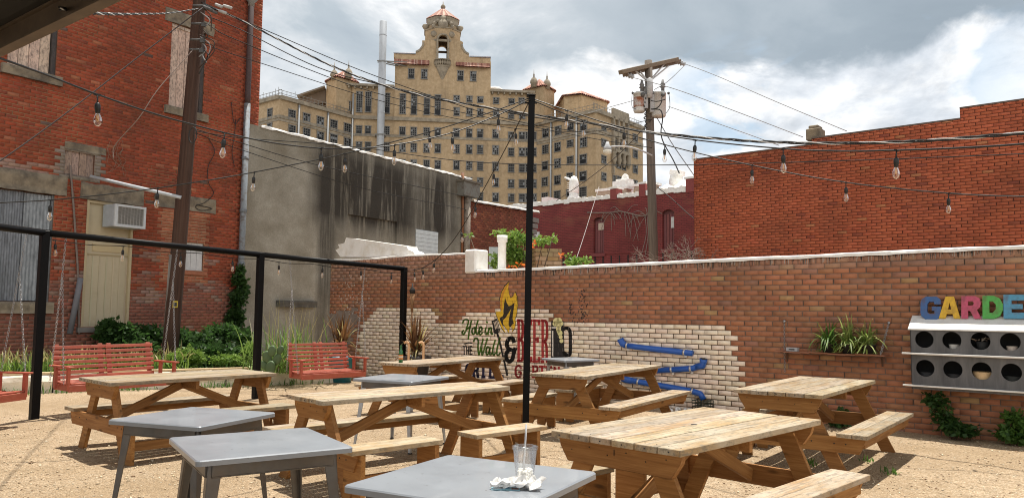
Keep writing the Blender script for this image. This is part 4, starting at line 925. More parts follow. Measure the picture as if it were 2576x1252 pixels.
# belfry block: gable parapet with scrolls, cut through by the arch
TP = lambda x, y: HM.uz(*T2_(x, y), .25)
tw = MB()
out = [(150, 700), (150, 628), (410, 632), (412, 612), (455, 590), (488, 545), (500, 500), (484, 490), (486, 476), (515, 478), (515, 470), (675, 470), (675, 700)]
outR = [(780, 700), (780, 470), (935, 480), (963, 498), (962, 512), (945, 520), (960, 570), (990, 615), (1030, 638), (1032, 668), (1288, 680), (1285, 760), (800, 760)]
for poly in (out, outR):
    q = [TP(*p) for p in poly]; q = [(a, max(b, zT-1.05)) for a, b in q]
    tw.prism(q, HM.d, (0, 0, 1), -HM.n, HM.o + HM.n*.26, 3.2)
part(tw, 'gable', 'tan_brick', ht)
tw = MB(); uc = TP(725, 600)[0]
def oct_(r, d, rot=PI/8): return [(r*math.cos(rot+k*PI/4), r*math.sin(rot+k*PI/4)) for k in range(8)]
hwB = (TP(935, 400)[0]-TP(518, 400)[0])/2; ucB = (TP(935, 400)[0]+TP(518, 400)[0])/2; dC = -hwB*.9
def at2(u, d, z): return HM.at(u, z, d)
def ring(mb, prof, c, mi=0, col=(1, 1, 1), n=8):
    vs = []
    for r, z in prof:
        for k in range(n):
            a = PI/8*(8/n) + k*2*PI/n; vs.append(at2(c[0]+r*math.cos(a), c[1]+r*math.sin(a), z))
    m_ = len(prof); mb.raw(vs, [(i*n+k, i*n+(k+1) % n, (i+1)*n+(k+1) % n, (i+1)*n+k) for i in range(m_-1) for k in range(n)], col, mi=mi)
z_ = lambda y: HM.uz(*T2_(725, y), .25)[1]
aL, aR = TP(672, 500)[0], TP(782, 500)[0]; zArch = z_(415)
# octagonal belfry: eight walls, the front and back ones pierced by the arch
Rb = hwB/math.cos(PI/8); zb0, zb1 = zT-1.05, z_(322)
for k in range(8):
    t0, t1 = -PI/8+k*PI/4, PI/8+k*PI/4
    p0 = (ucB+Rb*math.cos(t0), dC+Rb*math.sin(t0)); p1 = (ucB+Rb*math.cos(t1), dC+Rb*math.sin(t1))
    A, B = at2(*p0, 0), at2(*p1, 0); pl = plane2(A, B); w = np.linalg.norm((B-A)[:2])
    if k in (2, 6):
        hw = (aR-aL)/2; h0 = w/2; zs = zArch-hw
        N = 10; ar = [(h0-hw, zb0)] + [(h0-hw*math.cos(PI*i/N), zs+hw*math.sin(PI*i/N)) for i in range(N+1)] + [(h0+hw, zb0)]
        for poly in ([(0, zb0)] + ar[:N//2+2] + [(h0, zb1), (0, zb1)], [(h0, zb1)] + ar[N//2+1:] + [(w, zb0), (w, zb1)]):
            tw.prism(poly, pl.d, (0, 0, 1), -(pl.n if k == 2 else -pl.n), pl.o, .7)
    else: tw.raw([A+(0, 0, zb0), B+(0, 0, zb0), B+(0, 0, zb1), A+(0, 0, zb1)], [(0, 1, 2, 3)])
zd0, zd1 = z_(322), z_(186); Rd = Rb*.84
ring(tw, [(Rb, zb1), (Rd, zb1+.1), (Rd, zd1)], (ucB, dC)); part(tw, 'belfry', 'tan_brick', ht)
mb = MB()
ring(mb, [(Rb*1.03, zb1-.25), (Rb*1.06, zb1), (Rd, zb1+.12)], (ucB, dC)); ring(mb, [(Rd, zd1-1.5), (Rd*1.05, zd1-1.3), (Rd*1.03, zd1-.5), (Rd*1.09, zd1)], (ucB, dC)); ring(mb, [(Rb*1.005, z_(475)-.3), (Rb*1.04, z_(475)), (Rb*1.0, z_(475)+.2)], (ucB, dC))
fz_ = dC+hwB
for sgn in (-1, 1):        # urns, medallions and the carved crest
    mb.lathe([(.15, 0), (.5, .3), (.75, .8), (.6, 1.1), (.3, 1.2)], at2(ucB+sgn*hwB*.98, dC*.6, zb1), 8); q = (TP(620, 400)[0] if sgn < 0 else TP(830, 408)[0]); mb.lathe([(.0, .5), (.55, .3), (.65, 0)], at2(q, fz_+.05 if False else .15, z_(402)), 10, axis=HM.n)
mb.lathe([(.0, .6), (.9, .4), (1.1, 0)], at2(ucB, .2-.0, z_(285)), 12, axis=HM.n); mb.lathe([(.0, .5), (.5, .3), (.7, 0)], at2(ucB, .1, z_(215)), 10, axis=HM.n)
for k in range(7): a = PI*k/6; mb.lathe([(0, .35), (.4, .2), (.45, 0)], at2(ucB+1.9*math.cos(a), .1, z_(310)+1.3*math.sin(a)), 7, axis=HM.n)
N = 12; hw = (aR-aL)/2
for k in range(N):          # arch surround
    t0, t1 = PI*k/N, PI*(k+1)/N; c_ = (aL+aR)/2; zz = zArch-hw
    mb.beam(at2(c_+hw*1.14*math.cos(t0), fz_+.1, zz+hw*1.14*math.sin(t0)), at2(c_+hw*1.14*math.cos(t1), fz_+.1, zz+hw*1.14*math.sin(t1)), .3, .35)
for e in (aL-.17, aR+.17): mb.beam(at2(e, fz_+.1, zT-1), at2(e, fz_+.1, zArch-hw), .3, .3)
for pts in ([(412, 612), (455, 590), (488, 545), (500, 500)], [(945, 520), (960, 570), (990, 615), (1030, 638)]):
    q = [HM.at(*TP(*p), -1.2) for p in pts]
    for i in range(3): mb.beam(q[i], q[i+1], 3.3, .35, side=HM.n)
part(mb, 'carved_stone', 'hotel_stone', ht)
mb = MB(); bz = z_(700); zbt = z_(775)      # balcony
bw = (TP(815, 730)[0]-TP(630, 730)[0])/2; bc = (TP(815, 730)[0]+TP(630, 730)[0])/2
vs = lambda r: [at2(bc+r*math.cos(PI+PI*k/10), fz_*0+.2-r*.55*math.sin(PI+PI*k/10), 0) for k in range(11)]
for z0, z1, r0, r1 in ((zbt-.3, zbt, bw*.9, bw*1.02), (zbt-2.8, zbt-.3, bw*.15, bw*.85), (bz-.25, bz, bw*1.0, bw*1.0)):
    A, B = vs(r0), vs(r1); n = 11; mb.raw([p+(0, 0, z0) for p in A] + [p+(0, 0, z1) for p in B], [(i, i+1, n+i+1, n+i) for i in range(10)] + [tuple(range(n, 2*n)), tuple(range(n))])
for p in vs(bw*.95): mb.lathe([(.1, 0), (.26, .5), (.12, 1.2), (.2, bz-zbt-.2)], p+(0, 0, zbt), 6)
part(mb, 'balcony', 'hotel_stone', ht)
# tiled roofs
mb = MB()
def tiles(p0, p1, p2, p3, n, r=.16):
    "slope from eave p0-p1 up to p3-p2, run with half-round tiles"
    p0, p1, p2, p3 = [np.asarray(p, float) for p in (p0, p1, p2, p3)]
    mb.raw([p0, p1, p2, p3], [(0, 1, 2, 3)], (.30, .09, .06))
    for k in range(n):
        t = (k+.5)/n; a, b = p0+(p1-p0)*t, p3+(p2-p3)*t
        mb.tube([a, b], [r, r*.9 if np.linalg.norm(p2-p3) > 1 else r*.3], 5, random.choice([(.50, .27, .20), (.42, .20, .14), (.62, .42, .34), (.30, .13, .10)]), caps=False)
zap = z_(95)+1.4; Re = Rd*1.1
for k in range(8):
    t0, t1 = -PI/8+k*PI/4, PI/8+k*PI/4; ap = at2(ucB, dC, zap)
    tiles(at2(ucB+Re*math.cos(t0), dC+Re*math.sin(t0), zd1), at2(ucB+Re*math.cos(t1), dC+Re*math.sin(t1), zd1), ap, ap, 9, .18)
part(mb, 'tiled_roof', 'clay_tile', ht)
for x0, y0, x1, y1 in ((155, 705, 565, 770), (880, 742, 1275, 800)):
    u0, u1 = TP(x0, 750)[0], TP(x1, 760)[0]; za, zb = TP((x0+x1)/2, y1)[1], TP((x0+x1)/2, y0)[1]; mb = MB(); tiles(HM.at(u0, za, 1.1), HM.at(u1, za, 1.1), HM.at(u1, zb, .2), HM.at(u0, zb, .2), 30, .17); part(mb, 'tiled_roof', 'clay_tile', ht)
for x0, x1, y in ((150, 408, 628), (1035, 1288, 670)):
    u0, u1 = TP(x0, y)[0], TP(x1, y)[0]; zz = TP((x0+x1)/2, y)[1]; mb = MB(); tiles(HM.at(u0, zz-.05, .5), HM.at(u1, zz-.05, .5), HM.at(u1, zz+.35, -.6), HM.at(u0, zz+.35, -.6), 22, .15); part(mb, 'tiled_roof', 'clay_tile', ht)
mb = MB(); mb.lathe([(.35, 0), (.55, .35), (.35, .75), (.1, .95), (.05, 1.6)], at2(ucB, dC, zap-.2), 8); part(mb, 'finial', 'hotel_stone', ht)
# corner turrets with little domes, penthouse on the right wing
def turret(x0, x1, ytop, ywall, ybase, peak, dm, face):
    tb = MB(); u0, u1 = HM.uz(x0, ytop)[0], HM.uz(x1, ytop)[0]; um = u0+(u1-u0)*face; zt_, zb_ = HM.uz((x0+x1)/2, ywall)[1], HM.uz((x0+x1)/2, ybase)[1]-6
    p = [HM.at(u0, 0, -1.5), HM.at(um, 0, 2.2), HM.at(u1, 0, -1.2), HM.at(u1-.5, 0, -8), HM.at(u0+.5, 0, -8)]
    block(tb, p, zb_, zt_); tp = part(tb, 'turret', 'tan_brick', ht)
    zp = HM.uz(*peak)[1]; ap = HM.at((u0+u1)/2+.3, zp+.9, -3.2); mb_ = MB(); global mb; old = mb; mb = mb_
    for i in range(5):
        A, B = p[i]+(0, 0, zt_), p[(i+1) % 5]+(0, 0, zt_); c_ = HM.at((u0+u1)/2, 0, -3.2)+(0, 0, zt_); A = c_+(A-c_)*1.12; B = c_+(B-c_)*1.12; tiles(A, B, ap, ap, 9, .2)
    mb = old; o = mb_.build('tiled_cap', MATS['clay_tile'], tp); o.matrix_parent_inverse = Matrix.Translation(ht.location).inverted(); o.matrix_parent_inverse = Matrix.Identity(4)
    for x, y in dm:
        b_ = MB(); b_.lathe([(.62, -1.6), (.62, -.9), (.8, -.8), (.78, -.4), (.55, .1), (.2, .45), (.12, .7), (.2, .85), (.08, 1.2), (.02, 2.1)], HM.px(x, y, 1.2), 10); b_.build('dome', MATS['hotel_stone'], tp)
turret(819, 897, 205, 202, 222, (858, 176), [(841, 182), (877, 178)], .4)
turret(1321, 1397, 230, 224, 240, (1362, 199), [(1343, 200), (1376, 205)], .55)
mb = MB(); A0 = at_level(1419, 240, zW+5.2); A1 = at_level(1462, 236, zW+5.2); A2 = at_level(1528, 255, zW+5.2); pen = [A0, A1, A2, A2+bk*.5, A0+bk*.5]
z5 = HM.uz(1440, 236)[1]+.3
pb = MB(); block(pb, pen, zW-.2, zW+5.0); pt = part(pb, 'penthouse', 'tan_brick', ht); c_ = sum(pen)/5; tp_ = [c_+(p-c_)*1.1 for p in pen]
for i in range(5): tiles(np.array([*tp_[i][:2], zW+5.0]), np.array([*tp_[(i+1) % 5][:2], zW+5.0]), np.array([*c_[:2], zW+7.7]), np.array([*c_[:2], zW+7.7]), 14, .2)
o = mb.build('tiled_cap', MATS['clay_tile'], pt)
# slanting sheet roof behind the left wing, dish on the roof
mb = MB(); q = [HM.px(*C3(330, 575), -2), HM.px(*C3(490, 520), -2), HM.px(*C3(490, 600), -2), HM.px(*C3(335, 600), -2)]
mb.raw([*q, *[p-HM.n*3 for p in q]], [(0, 1, 2, 3), (0, 1, 5, 4), (4, 5, 6, 7), (1, 2, 6, 5), (0, 3, 7, 4)], (.16, .12, .09)); mb.beam(q[0]+HM.n*.5+(0, 0, .2), q[1]+HM.n*.5+(0, 0, .2), 2.5, .3, side=HM.n, col=(.2, .17, .14)); part(mb, 'sheet_roof', 'attr_matte', ht)
mb = MB(); mb.lathe([(1.9, 0), (1.7, .5), (1.1, .9), (0, 1.05)], HM.px(*T2_(1338, 1080), -5), 12, col=(.75, .73, .7)); part(mb, 'roof_dish', 'attr_matte', ht)
# down pipes on the walls
mb = MB()
for pl, (x, y0) in ((HM, C3(650, 545)), (LW, C3(505, 655)), (LW, C3(337, 610)), (RW, Z3(386, 530)), (RW, Z3(615, 470))):
    p = pl.px(x, y0, .25); mb = MB(); mb.tube([p, (p[0], p[1], 0)], .2, 6, (.30, .31, .32)); part(mb, 'downpipe', 'attr_matte', ht)
# windows: (plane, centre in picture, width, height in picture px)
WN = []
cols = [683, 735, 843, 935, 1000, 1075, 1140, 1248, 1322, 1385, 1475]
for x in cols:
    s_ = .038*(x-683)
    for k, y in enumerate((755, 848, 943, 1036, 1122, 1210)):
        if y == 755 or (x > 900) or k < 2: WN.append((HM, *C3(x, y+s_*.75), 14.5, 21.5))
for x in (28, 125, 183, 237):
    for k, y in enumerate((653, 795, 938, 1078, 1205)): WN.append((HM, *Z3(x, y), 14.5 if x < 200 else 9, 20.5))
for x, y, h in ((685, 592, 118), (737, 593, 116), (937, 605, 116), (1002, 608, 116), (1077, 610, 116), (1140, 612, 116)): WN.append((HM, *C3(x, y), 14.5, h*.434))
for x, y in ((1249, 575), (1323, 578), (1386, 581), (1478, 585)): WN.append((HM, *C3(x, y), 14, 15))
for x, y in ((1249, 650), (1323, 654), (1386, 657), (1478, 657)): WN.append((HM, *C3(x, y), 14, 20))
for x, y in ((33, 340), (28, 470), (128, 470), (122, 335)): WN.append((HM, *Z3(x, y), 14, 13))
for x, y in ((356, 872), (508, 878), (932, 895), (1081, 903)): WN.append((HM, *T2_(x, y), 14.5, 24))
for c, r in ((293, (667, 755)), (377, (687, 773)), (457, (706, 793)), (535, (725, 808)), (614, (745, 830))):
    for y in r: WN.append((LW, *C3(c, y), 17, 24))
WN.append((LF, *C3(168, 660), 11, 24)); WN.append((LF, *C3(166, 745), 11, 24))
for ys, xs, w, h in (((625, 770, 917, 1060, 1198), (340, 337, 335, 333, 332), 14.6, 21), ((603, 750, 895, 1045, 1182), (452, 447, 447, 445, 443), 15, 22), ((570, 718, 865, 1012, 1158), (563, 560, 560, 557, 556), 15, 17), ((558, 708, 858, 1010, 1150), (680, 680, 677, 675, 675), 16.5, 23)):
    for x, y in zip(xs, ys): WN.append((RW, *Z3(x, y), w, h))
for x, ys in ((857, (580, 715, 862, 1015)), (1138, (670, 812, 948, 1082))):
    for y in ys: WN.append((RF, *Z3(x, y), 11, 19 if y > 600 else 13))
for x, y, w in ((950, 1040, 7), (992, 1048, 10), (960, 612, 9), (1000, 618, 9), (955, 720, 8), (995, 740, 9), (1045, 760, 8), (950, 880, 8), (992, 905, 10), (1038, 920, 8)): WN.append((RF, *Z3(x, y), w, 20))
WN.append((HM, *C3(618, 615), 14, 23)); WN.append((HM, *C3(843, 600), 16, 50))
def window_mesh(w, h, rg, mb, at):
    at_ = at; f = .09
    mb_ = mb
    def pn(u0, z0, u1, z1, d0, d1, mi, c=(1, 1, 1)):
        cs = [at_(u0, z0, d0), at_(u1, z0, d0), at_(u1, z1, d0), at_(u0, z1, d0), at_(u0, z0, d1), at_(u1, z0, d1), at_(u1, z1, d1), at_(u0, z1, d1)]; mb_.hexa(cs, c, None, mi)
    pn(-w/2, -h/2, w/2, h/2, -.3, .03, 1)
    for e in (-w/2-.06, w/2-.06): pn(e, -h/2, e+.12, h/2, -.1, .16, 0)
    for e in (-h/2-.1, h/2-.06): pn(-w/2-.12, e, w/2+.12, e+.14, -.1, .2, 0)
    nx, nz_ = 3, max(3, int(h/.42)); ope = rg.random()
    lo_ = -h/2 if ope < .45 else -h/2+h*rg.uniform(.25, .5)
    for k in range(1, nx): u = -w/2+w*k/nx; pn(u-.035, lo_, u+.035, h/2, .03, .09, 0)
    for k in range(1, nz_):
        z = -h/2+h*k/nz_
        if z > lo_-.05: pn(-w/2, z-.035, w/2, z+.035, .03, .09, 0)
    for _ in range(rg.choice([0, 1, 2, 3, 4, 5])):
        i, j = rg.randrange(nx), rg.randrange(nz_); z = -h/2+h*j/nz_
        if z >= lo_-.05: pn(-w/2+w*i/nx+.04, z+.04, -w/2+w*(i+1)/nx-.04, z+h/nz_-.04, .03, .05, 2)
mat('pale_pane', (.20, .215, .23), rough=.3, var=.4, scale=.7)
WN.sort(key=lambda q: -q[3]*q[4]); rg = random.Random(9); rest = MB()
mats3 = [MATS['window_metal'], MATS['dark_pane'], MATS['pale_pane']]
for i, (pl, x, y, w, h) in enumerate(WN):
    r = pl.rect(x-w/2, y-h/2, x+w/2, y+h/2); W2, H2 = r[2]-r[0], r[3]-r[1]; uc_, zc_ = (r[0]+r[2])/2, (r[1]+r[3])/2; ex = .25 if pl is HM and y < 230 and 991 < x < 1233 else (.0)
    if pl is HM and 991 < x < 1233 and zc_ > zW: ex = .25
    at_ = lambda u, z, d, pl=pl, uc_=uc_, zc_=zc_, ex=ex: pl.at(uc_+u, zc_+z, d+ex)
    if i < 100: mb = MB(); window_mesh(W2, H2, rg, mb, at_); part(mb, 'window', mats3, ht)
    else: window_mesh(W2, H2, rg, rest, at_)
o = part(rest, 'windows', mats3, ht); tag(o, kind='stuff')
# carved stone bay on the right end face
mb = MB(); b0 = RF.rect(*Z3(934, 500), *Z3(1062, 800)); panel(RF, mb, b0[0], b0[1]-.3, b0[2], b0[1]+.3, 0, .9); panel(RF, mb, b0[0]-.2, b0[1]-4.6, b0[0]+.2, b0[1], 0, .5)
for k in range(4): u = b0[0]+(b0[2]-b0[0])*k/3; panel(RF, mb, u-.3, b0[1], u+.3, b0[3], 0, .55); mb.lathe([(.2, -2.6), (.55, -1.5), (.4, -.4), (.6, 0)], RF.at(u, b0[1]-.3, .5), 7)
panel(RF, mb, b0[0]-.3, b0[3], b0[2]+.3, b0[3]+1.6, 0, .5); zm = (b0[1]+b0[3])/2; panel(RF, mb, b0[0], zm-.7, b0[2], zm+.5, 0, .4); mb.hexa; part(mb, 'carved_bay', 'hotel_stone', ht)
# steel flue clamped to the front of the hotel
fl0 = HM.px(956, 395, 2.2); ftop = HM.px(957, 54, 2.2); mb = MB(); zf = ftop[2]
mb.lathe([(.72, 10), (.72, zf-.05), (.66, zf), (.6, zf-.8)], (fl0[0], fl0[1], 0), 18, col=(.5, .53, .57))
for z in np.linspace(14, zf-3, 9): mb.lathe([(.74, z), (.745, z+.12), (.74, z+.24)], (fl0[0], fl0[1], 0), 18)
mat('flue_steel', (.46, .49, .53), rough=.6, metal=.1, var=.2, scale=.9, stretch=(1, 1, .2), dark=(.30, .31, .33), dscale=1.2, damt=.5)
fo = part(mb, 'flue', 'flue_steel', ht)
for y, dx in ((165, 4.5), (346, 0)):
    b_ = MB(); z = HM.uz(956, y)[1]
    for s_ in (-1, 1): b_.beam((fl0[0]+s_*.9, fl0[1], z), HM.at(HM.uz(956, y)[0]+s_*.9+dx, z, .1), .15, .3)
    b_.beam((fl0[0]-.9, fl0[1]-.8, z), (fl0[0]+.9+dx*.9, fl0[1]-.8*(dx == 0), z), .15, .3); b_.build('bracket', MATS['window_metal'], fo)
# ================================================================= PLANTING BED AND KERB
K0, K1 = G(-60, 994), G(832, 962); kd = (K1-K0)/np.linalg.norm(K1-K0); kn = np.array([kd[1], -kd[0], 0])
bed = [K0+kn*-.2, K1+kn*-.2, WALL.at(uEnd-.2, 0, .0), FAC.at(-.5, 0), FAC.at(-14, 0)]
mb = MB(); n = len(bed); vs = [(p[0], p[1], .26) for p in bed]; mb.raw(vs, [tuple(range(n))]); o = mb.build('planting_bed', MATS['soil']); tag(o, kind='structure')
KL = np.linalg.norm(K1-K0); cuts = [0, 1.1, 2.02, 3.05, 3.95, 4.75, 5.6, 6.35, KL]
desc = ['pale limestone kerb block at the left end of the bed', 'limestone kerb block behind the front pergola post', 'limestone kerb block beneath the nearer red swing', 'pitted limestone kerb block right of the nearer swing',
        'limestone kerb block seen under the left picnic table', 'limestone kerb block left of the middle pergola post', 'limestone kerb block right of the middle pergola post', 'long limestone kerb block behind the far red swing']
for i in range(len(cuts)-1):
    mb = MB(); a, b = cuts[i]+.012, cuts[i+1]-.012; nu = 10; rg = random.Random(i); hh = .30+rg.uniform(-.01, .015); sec = []
    for j in range(nu+1):
        s_ = a+(b-a)*j/nu; e = 1 if 0 < j < nu else .82
        w_ = lambda k: .022*mn.noise(Vector((s_*4, k*3.1, i*7.7)))
        sec.append([(K0+kd*s_+kn*(dd*e+w_(k)))+np.array([0, 0, z*(1 if j not in (0, nu) else .97)+w_(k+9)]) for k, (dd, z) in enumerate(((-.22, 0), (-.22, hh), (-.02, hh+.01), (.05, hh-.03), (.085, hh-.11), (.06, .1), (.07, -.03)))])
    m_ = 7; mb.raw([p for s_ in sec for p in s_], [(j*m_+k, (j+1)*m_+k, (j+1)*m_+k+1, j*m_+k+1) for j in range(nu) for k in range(m_-1)] + [tuple(range(m_)), tuple(nu*m_+k for k in reversed(range(m_)))])
    o = mb.build('kerb_block', MATS['limestone']); tag(o, desc[i], 'kerb block', 'limestone blocks edging the planting bed')
mb = MB(); mb.beam(K0+kn*-.08+(0, 0, .335), K1+kn*-.08+(0, 0, .335), .16, .03, side=kn, col=(.62, .47, .28)); o = mb.build('kerb_board', MATS['attr_matte']); tag(o, 'thin pale timber board lying along the top of the limestone kerb', 'board')
# ================================================================= PLANTS
def leaf_mat(name, c1, c2, tr=.35):
    m = bpy.data.materials.new(name); m.use_nodes = True; t = NT(m.node_tree); t.n.clear()
    v = t.add('ShaderNodeAttribute', attribute_name='col').outputs['Color']; f = t.add('ShaderNodeSeparateColor', {0: v}).outputs[0]
    c = t.mix(f, c1, c2); d = t.add('ShaderNodeBsdfPrincipled', {'Base Color': c, 'Roughness': .5, 'Specular IOR Level': .35})
    tl = t.add('ShaderNodeBsdfTranslucent', {'Color': t.mix(.5, c, tuple(min(1, 2*q) for q in c2))}); mx = t.add('ShaderNodeMixShader', {0: tr, 1: d.outputs[0], 2: tl.outputs[0]})
    t.add('ShaderNodeOutputMaterial', {'Surface': mx.outputs[0]}); MATS[name] = m
leaf_mat('leaf_dark', (.018, .045, .012), (.06, .13, .03)); leaf_mat('leaf_mid', (.035, .085, .018), (.11, .22, .04)); leaf_mat('leaf_light', (.07, .15, .025), (.24, .36, .07))
leaf_mat('leaf_grass', (.03, .08, .015), (.22, .33, .08)); leaf_mat('leaf_straw', (.16, .16, .05), (.44, .38, .17)); leaf_mat('leaf_bronze', (.05, .022, .016), (.26, .13, .05), .2); leaf_mat('leaf_variegated', (.09, .16, .035), (.42, .48, .16)); leaf_mat('cactus', (.07, .12, .05), (.12, .18, .08), .05)
leaf_mat('petal_orange', (.62, .10, .02), (.80, .20, .04))
mat('twig', (.10, .065, .04), rough=.9, var=.3); mat('twig_grey', (.26, .20, .17), rough=.9, var=.3)
def leaves(name, blobs, size, m, parent, seed=0, fold=.25, aspect=.6, flat=0.0):
    "leaf-sized faces spread through a crown's volume; blobs: (centre, radii, count)"
    r = np.random.default_rng(seed); VV = []; CC = []
    for c, rad, n in blobs:
        d = r.normal(size=(n, 3)); d /= np.linalg.norm(d, axis=1)[:, None]; q = r.random(n)**.45
        lumps = np.array([.5+.95*abs(mn.noise(Vector(tuple(k*2.3+seed)))) for k in d]); p = np.asarray(c) + d*q[:, None]*lumps[:, None]*np.asarray(rad)
        a = r.normal(size=(n, 3)); a[:, 2] = a[:, 2]*.6 - .25; a += d*.7; a /= np.linalg.norm(a, axis=1)[:, None]
        h = r.normal(size=(n, 3)); h[:, 2] += flat; b = np.cross(a, h); b /= np.linalg.norm(b, axis=1)[:, None]; nn = np.cross(a, b)
        s = size*r.uniform(.6, 1.35, n)[:, None]
        VV.append(np.stack([p, p+a*s*.5+b*s*aspect*.5+nn*s*fold*.4, p+a*s, p+a*s*.5-b*s*aspect*.5+nn*s*fold*.4], 1).reshape(-1, 3))
        CC.append(np.repeat(np.clip(r.normal(.45, .25, n), 0, 1), 4))
    V = np.concatenate(VV); V[:, 2] = np.maximum(V[:, 2], .02); c = np.concatenate(CC)
    return arrays(name, V, np.arange(len(V)).reshape(-1, 4), np.stack([c]*3, 1), MATS[m], parent)
def blades(name, roots, length, width, m, parent, seed=0, droop=.6, spread=.5, seg=4, lv=.35):
    "long leaves arching out of a base"
    r = np.random.default_rng(seed); V = []; Fq = []; C = []
    for p in roots:
        az = r.uniform(0, 2*PI); L = length*r.uniform(1-lv, 1+lv); el = PI/2 - abs(r.normal(0, spread)); d = np.array([math.cos(az)*math.cos(el), math.sin(az)*math.cos(el), math.sin(el)])
        sd = np.array([-math.sin(az), math.cos(az), 0]); q = np.array(p, float); k0 = len(V); col = float(np.clip(r.normal(.5, .25), 0, 1)); dr = droop*r.uniform(.4, 1.5)
        for i in range(seg+1):
            w = width*(1-(i/seg)**2)*.5*(.6+.4*min(1, 3*i/seg)) + .0008; V += [q-sd*w, q+sd*w]; C += [(col,)*3]*2
            q = q + d*L/seg; d = d + np.array([0, 0, -dr/seg]); d /= np.linalg.norm(d); q[2] = max(q[2], .015)
        Fq += [(k0+2*i, k0+2*i+1, k0+2*i+3, k0+2*i+2) for i in range(seg)]
    return arrays(name, V, Fq, C, MATS[m], parent)
def stems(name, base, tops, r, m, parent):
    mb = MB()
    for t_ in tops: b = np.asarray(base)+np.array([random.uniform(-.05, .05), random.uniform(-.05, .05), 0]); t_ = np.asarray(t_); mb.tube([b, (b+t_)/2+np.array([0, 0, .1]), t_], [r, r*.8, r*.4], 5)
    return mb.build(name, MATS[m], parent)
def bpt(x, Y, z): q = D(x, 800, Y); q[2] = z; return q
def shrub(name, label, cat, blobs, size, m, seed, group=None, aspect=.6):
    "blobs in picture terms: (x, y, depth, half width px, half height px, half depth m, count)"
    B = []
    for x, y, Y, hw, hh, hd, n in blobs: c = D(x, y, Y); B.append((c, (hw*Y/F, hd, hh*Y/F), n))
    base = min((b[0] for b in B), key=lambda p: p[2]).copy(); base[2] = .26 if base[1] > 12 else 0
    r = thing(name, label, cat, base, 0, group); inv = [(np.array(c)-base, rad, n) for c, rad, n in B]
    leaves('foliage', inv, size, m, r, seed, aspect=aspect); stems('stem', (0, 0, 0), [c for c, _, _ in inv], .014, 'twig', r); return r
yF = lambda x: FAC.px(x, 800)[1]
shrub('shrub', 'low dark green vine shrub below the cream door', 'shrub', [(300, 842, yF(300)-.5, 64, 36, .4, 2000), (378, 848, yF(378)-.5, 50, 34, .4, 1300), (272, 826, yF(270)-.4, 26, 30, .25, 500), (330, 875, yF(330)-.9, 80, 24, .35, 1500)], .12, 'leaf_dark', 1)
shrub('shrub', 'dark green leafy mound between the wood pole and the downpipe', 'shrub', [(500, 866, 16.6, 50, 40, .5, 1800), (555, 848, 17.2, 54, 44, .5, 2200), (605, 862, 16.9, 36, 42, .4, 1300), (545, 890, 16.0, 95, 28, .4, 2400), (455, 850, 16.8, 40, 26, .4, 900)], .12, 'leaf_dark', 2)
shrub('shrub', 'sunlit bright green bush at the foot of the wood pole', 'shrub', [(478, 898, 15.3, 42, 26, .35, 900), (440, 905, 15.0, 22, 20, .25, 350)], .09, 'leaf_light', 3)
shrub('shrub', 'bright green low bush just left of the middle pergola post', 'shrub', [(575, 906, 15.6, 56, 18, .3, 900), (628, 885, 15.8, 22, 30, .25, 500)], .085, 'leaf_light', 4)
iv = thing('ivy', 'dark ivy climbing the lower downpipe at the brick corner', 'ivy', FAC.at(FAC.uz(597, 850)[0], .26, .1)); B = []
for x, y, hw, hh, n in ((600, 700, 14, 26, 350), (597, 750, 22, 34, 700), (592, 800, 28, 34, 900), (588, 845, 34, 30, 900), (612, 730, 12, 40, 350), (606, 680, 9, 16, 120)):
    p = FAC.px(x, y, .22); B.append((p-np.array(iv.location), (hw*p[1]/F, .16, hh*p[1]/F), n))
leaves('foliage', B, .11, 'leaf_dark', iv, 6); mb = MB(); q = [np.array([.05*math.sin(k), .02, k*.45]) for k in range(6)]; mb.tube(q, .02, 5); mb.build('stem', MATS['twig'], iv)
# tall grass clump
gc = G(715, 935, .26); tg = thing('grass_clump', 'tall arching green grass clump with pale seed heads', 'grass clump', gc); rg = random.Random(3)
rts = [(rg.gauss(0, .38), rg.gauss(0, .28), 0) for _ in range(260)]
blades('foliage', rts, .85, .030, 'leaf_grass', tg, 5, 2.2, .55, 6); blades('seed_head', [(rg.gauss(.1, .3), rg.gauss(0, .2), .1) for _ in range(34)], 1.15, .012, 'leaf_straw', tg, 6, .7, .3, 5, .2)
mb = MB()
for k in range(60): a = np.array([rg.gauss(.15, .32), rg.gauss(0, .2), rg.uniform(.75, 1.35)]); mb.tube([a, a+np.array([rg.uniform(-.06, .06), 0, .09])], [.01, .004], 4)
for x, y, nm in ((1, 0, 0),): pass
# left weeds: foxtail grass in the sun, too many to count
wv = []; rg = random.Random(8)
for _ in range(900): s_ = rg.uniform(-.3, 3.3); p = K0+kd*s_+kn*-rg.uniform(.25, 1.5); wv.append((p[0], p[1], .26))
o = blades('weeds', wv, .34, .024, 'leaf_light', None, 12, .9, .5, 4); tag(o, kind='stuff')
wv = []
for _ in range(170): s_ = rg.uniform(-.2, 3.4); p = K0+kd*s_+kn*-rg.uniform(.3, 1.2); wv.append((p[0], p[1], .5))
o = blades('seed_grass', wv, .28, .03, 'leaf_straw', None, 13, 1.5, .5, 4); tag(o, kind='stuff')
wv = []
for _ in range(1700): s_ = rg.uniform(0, KL-.4); p = K0+kd*s_+kn*-rg.uniform(.35, 2.2); wv.append((p[0], p[1], .26))
o = blades('ground_cover', wv, .17, .03, 'leaf_dark', None, 14, 1.0, .7, 3); tag(o, kind='stuff')
wv = []
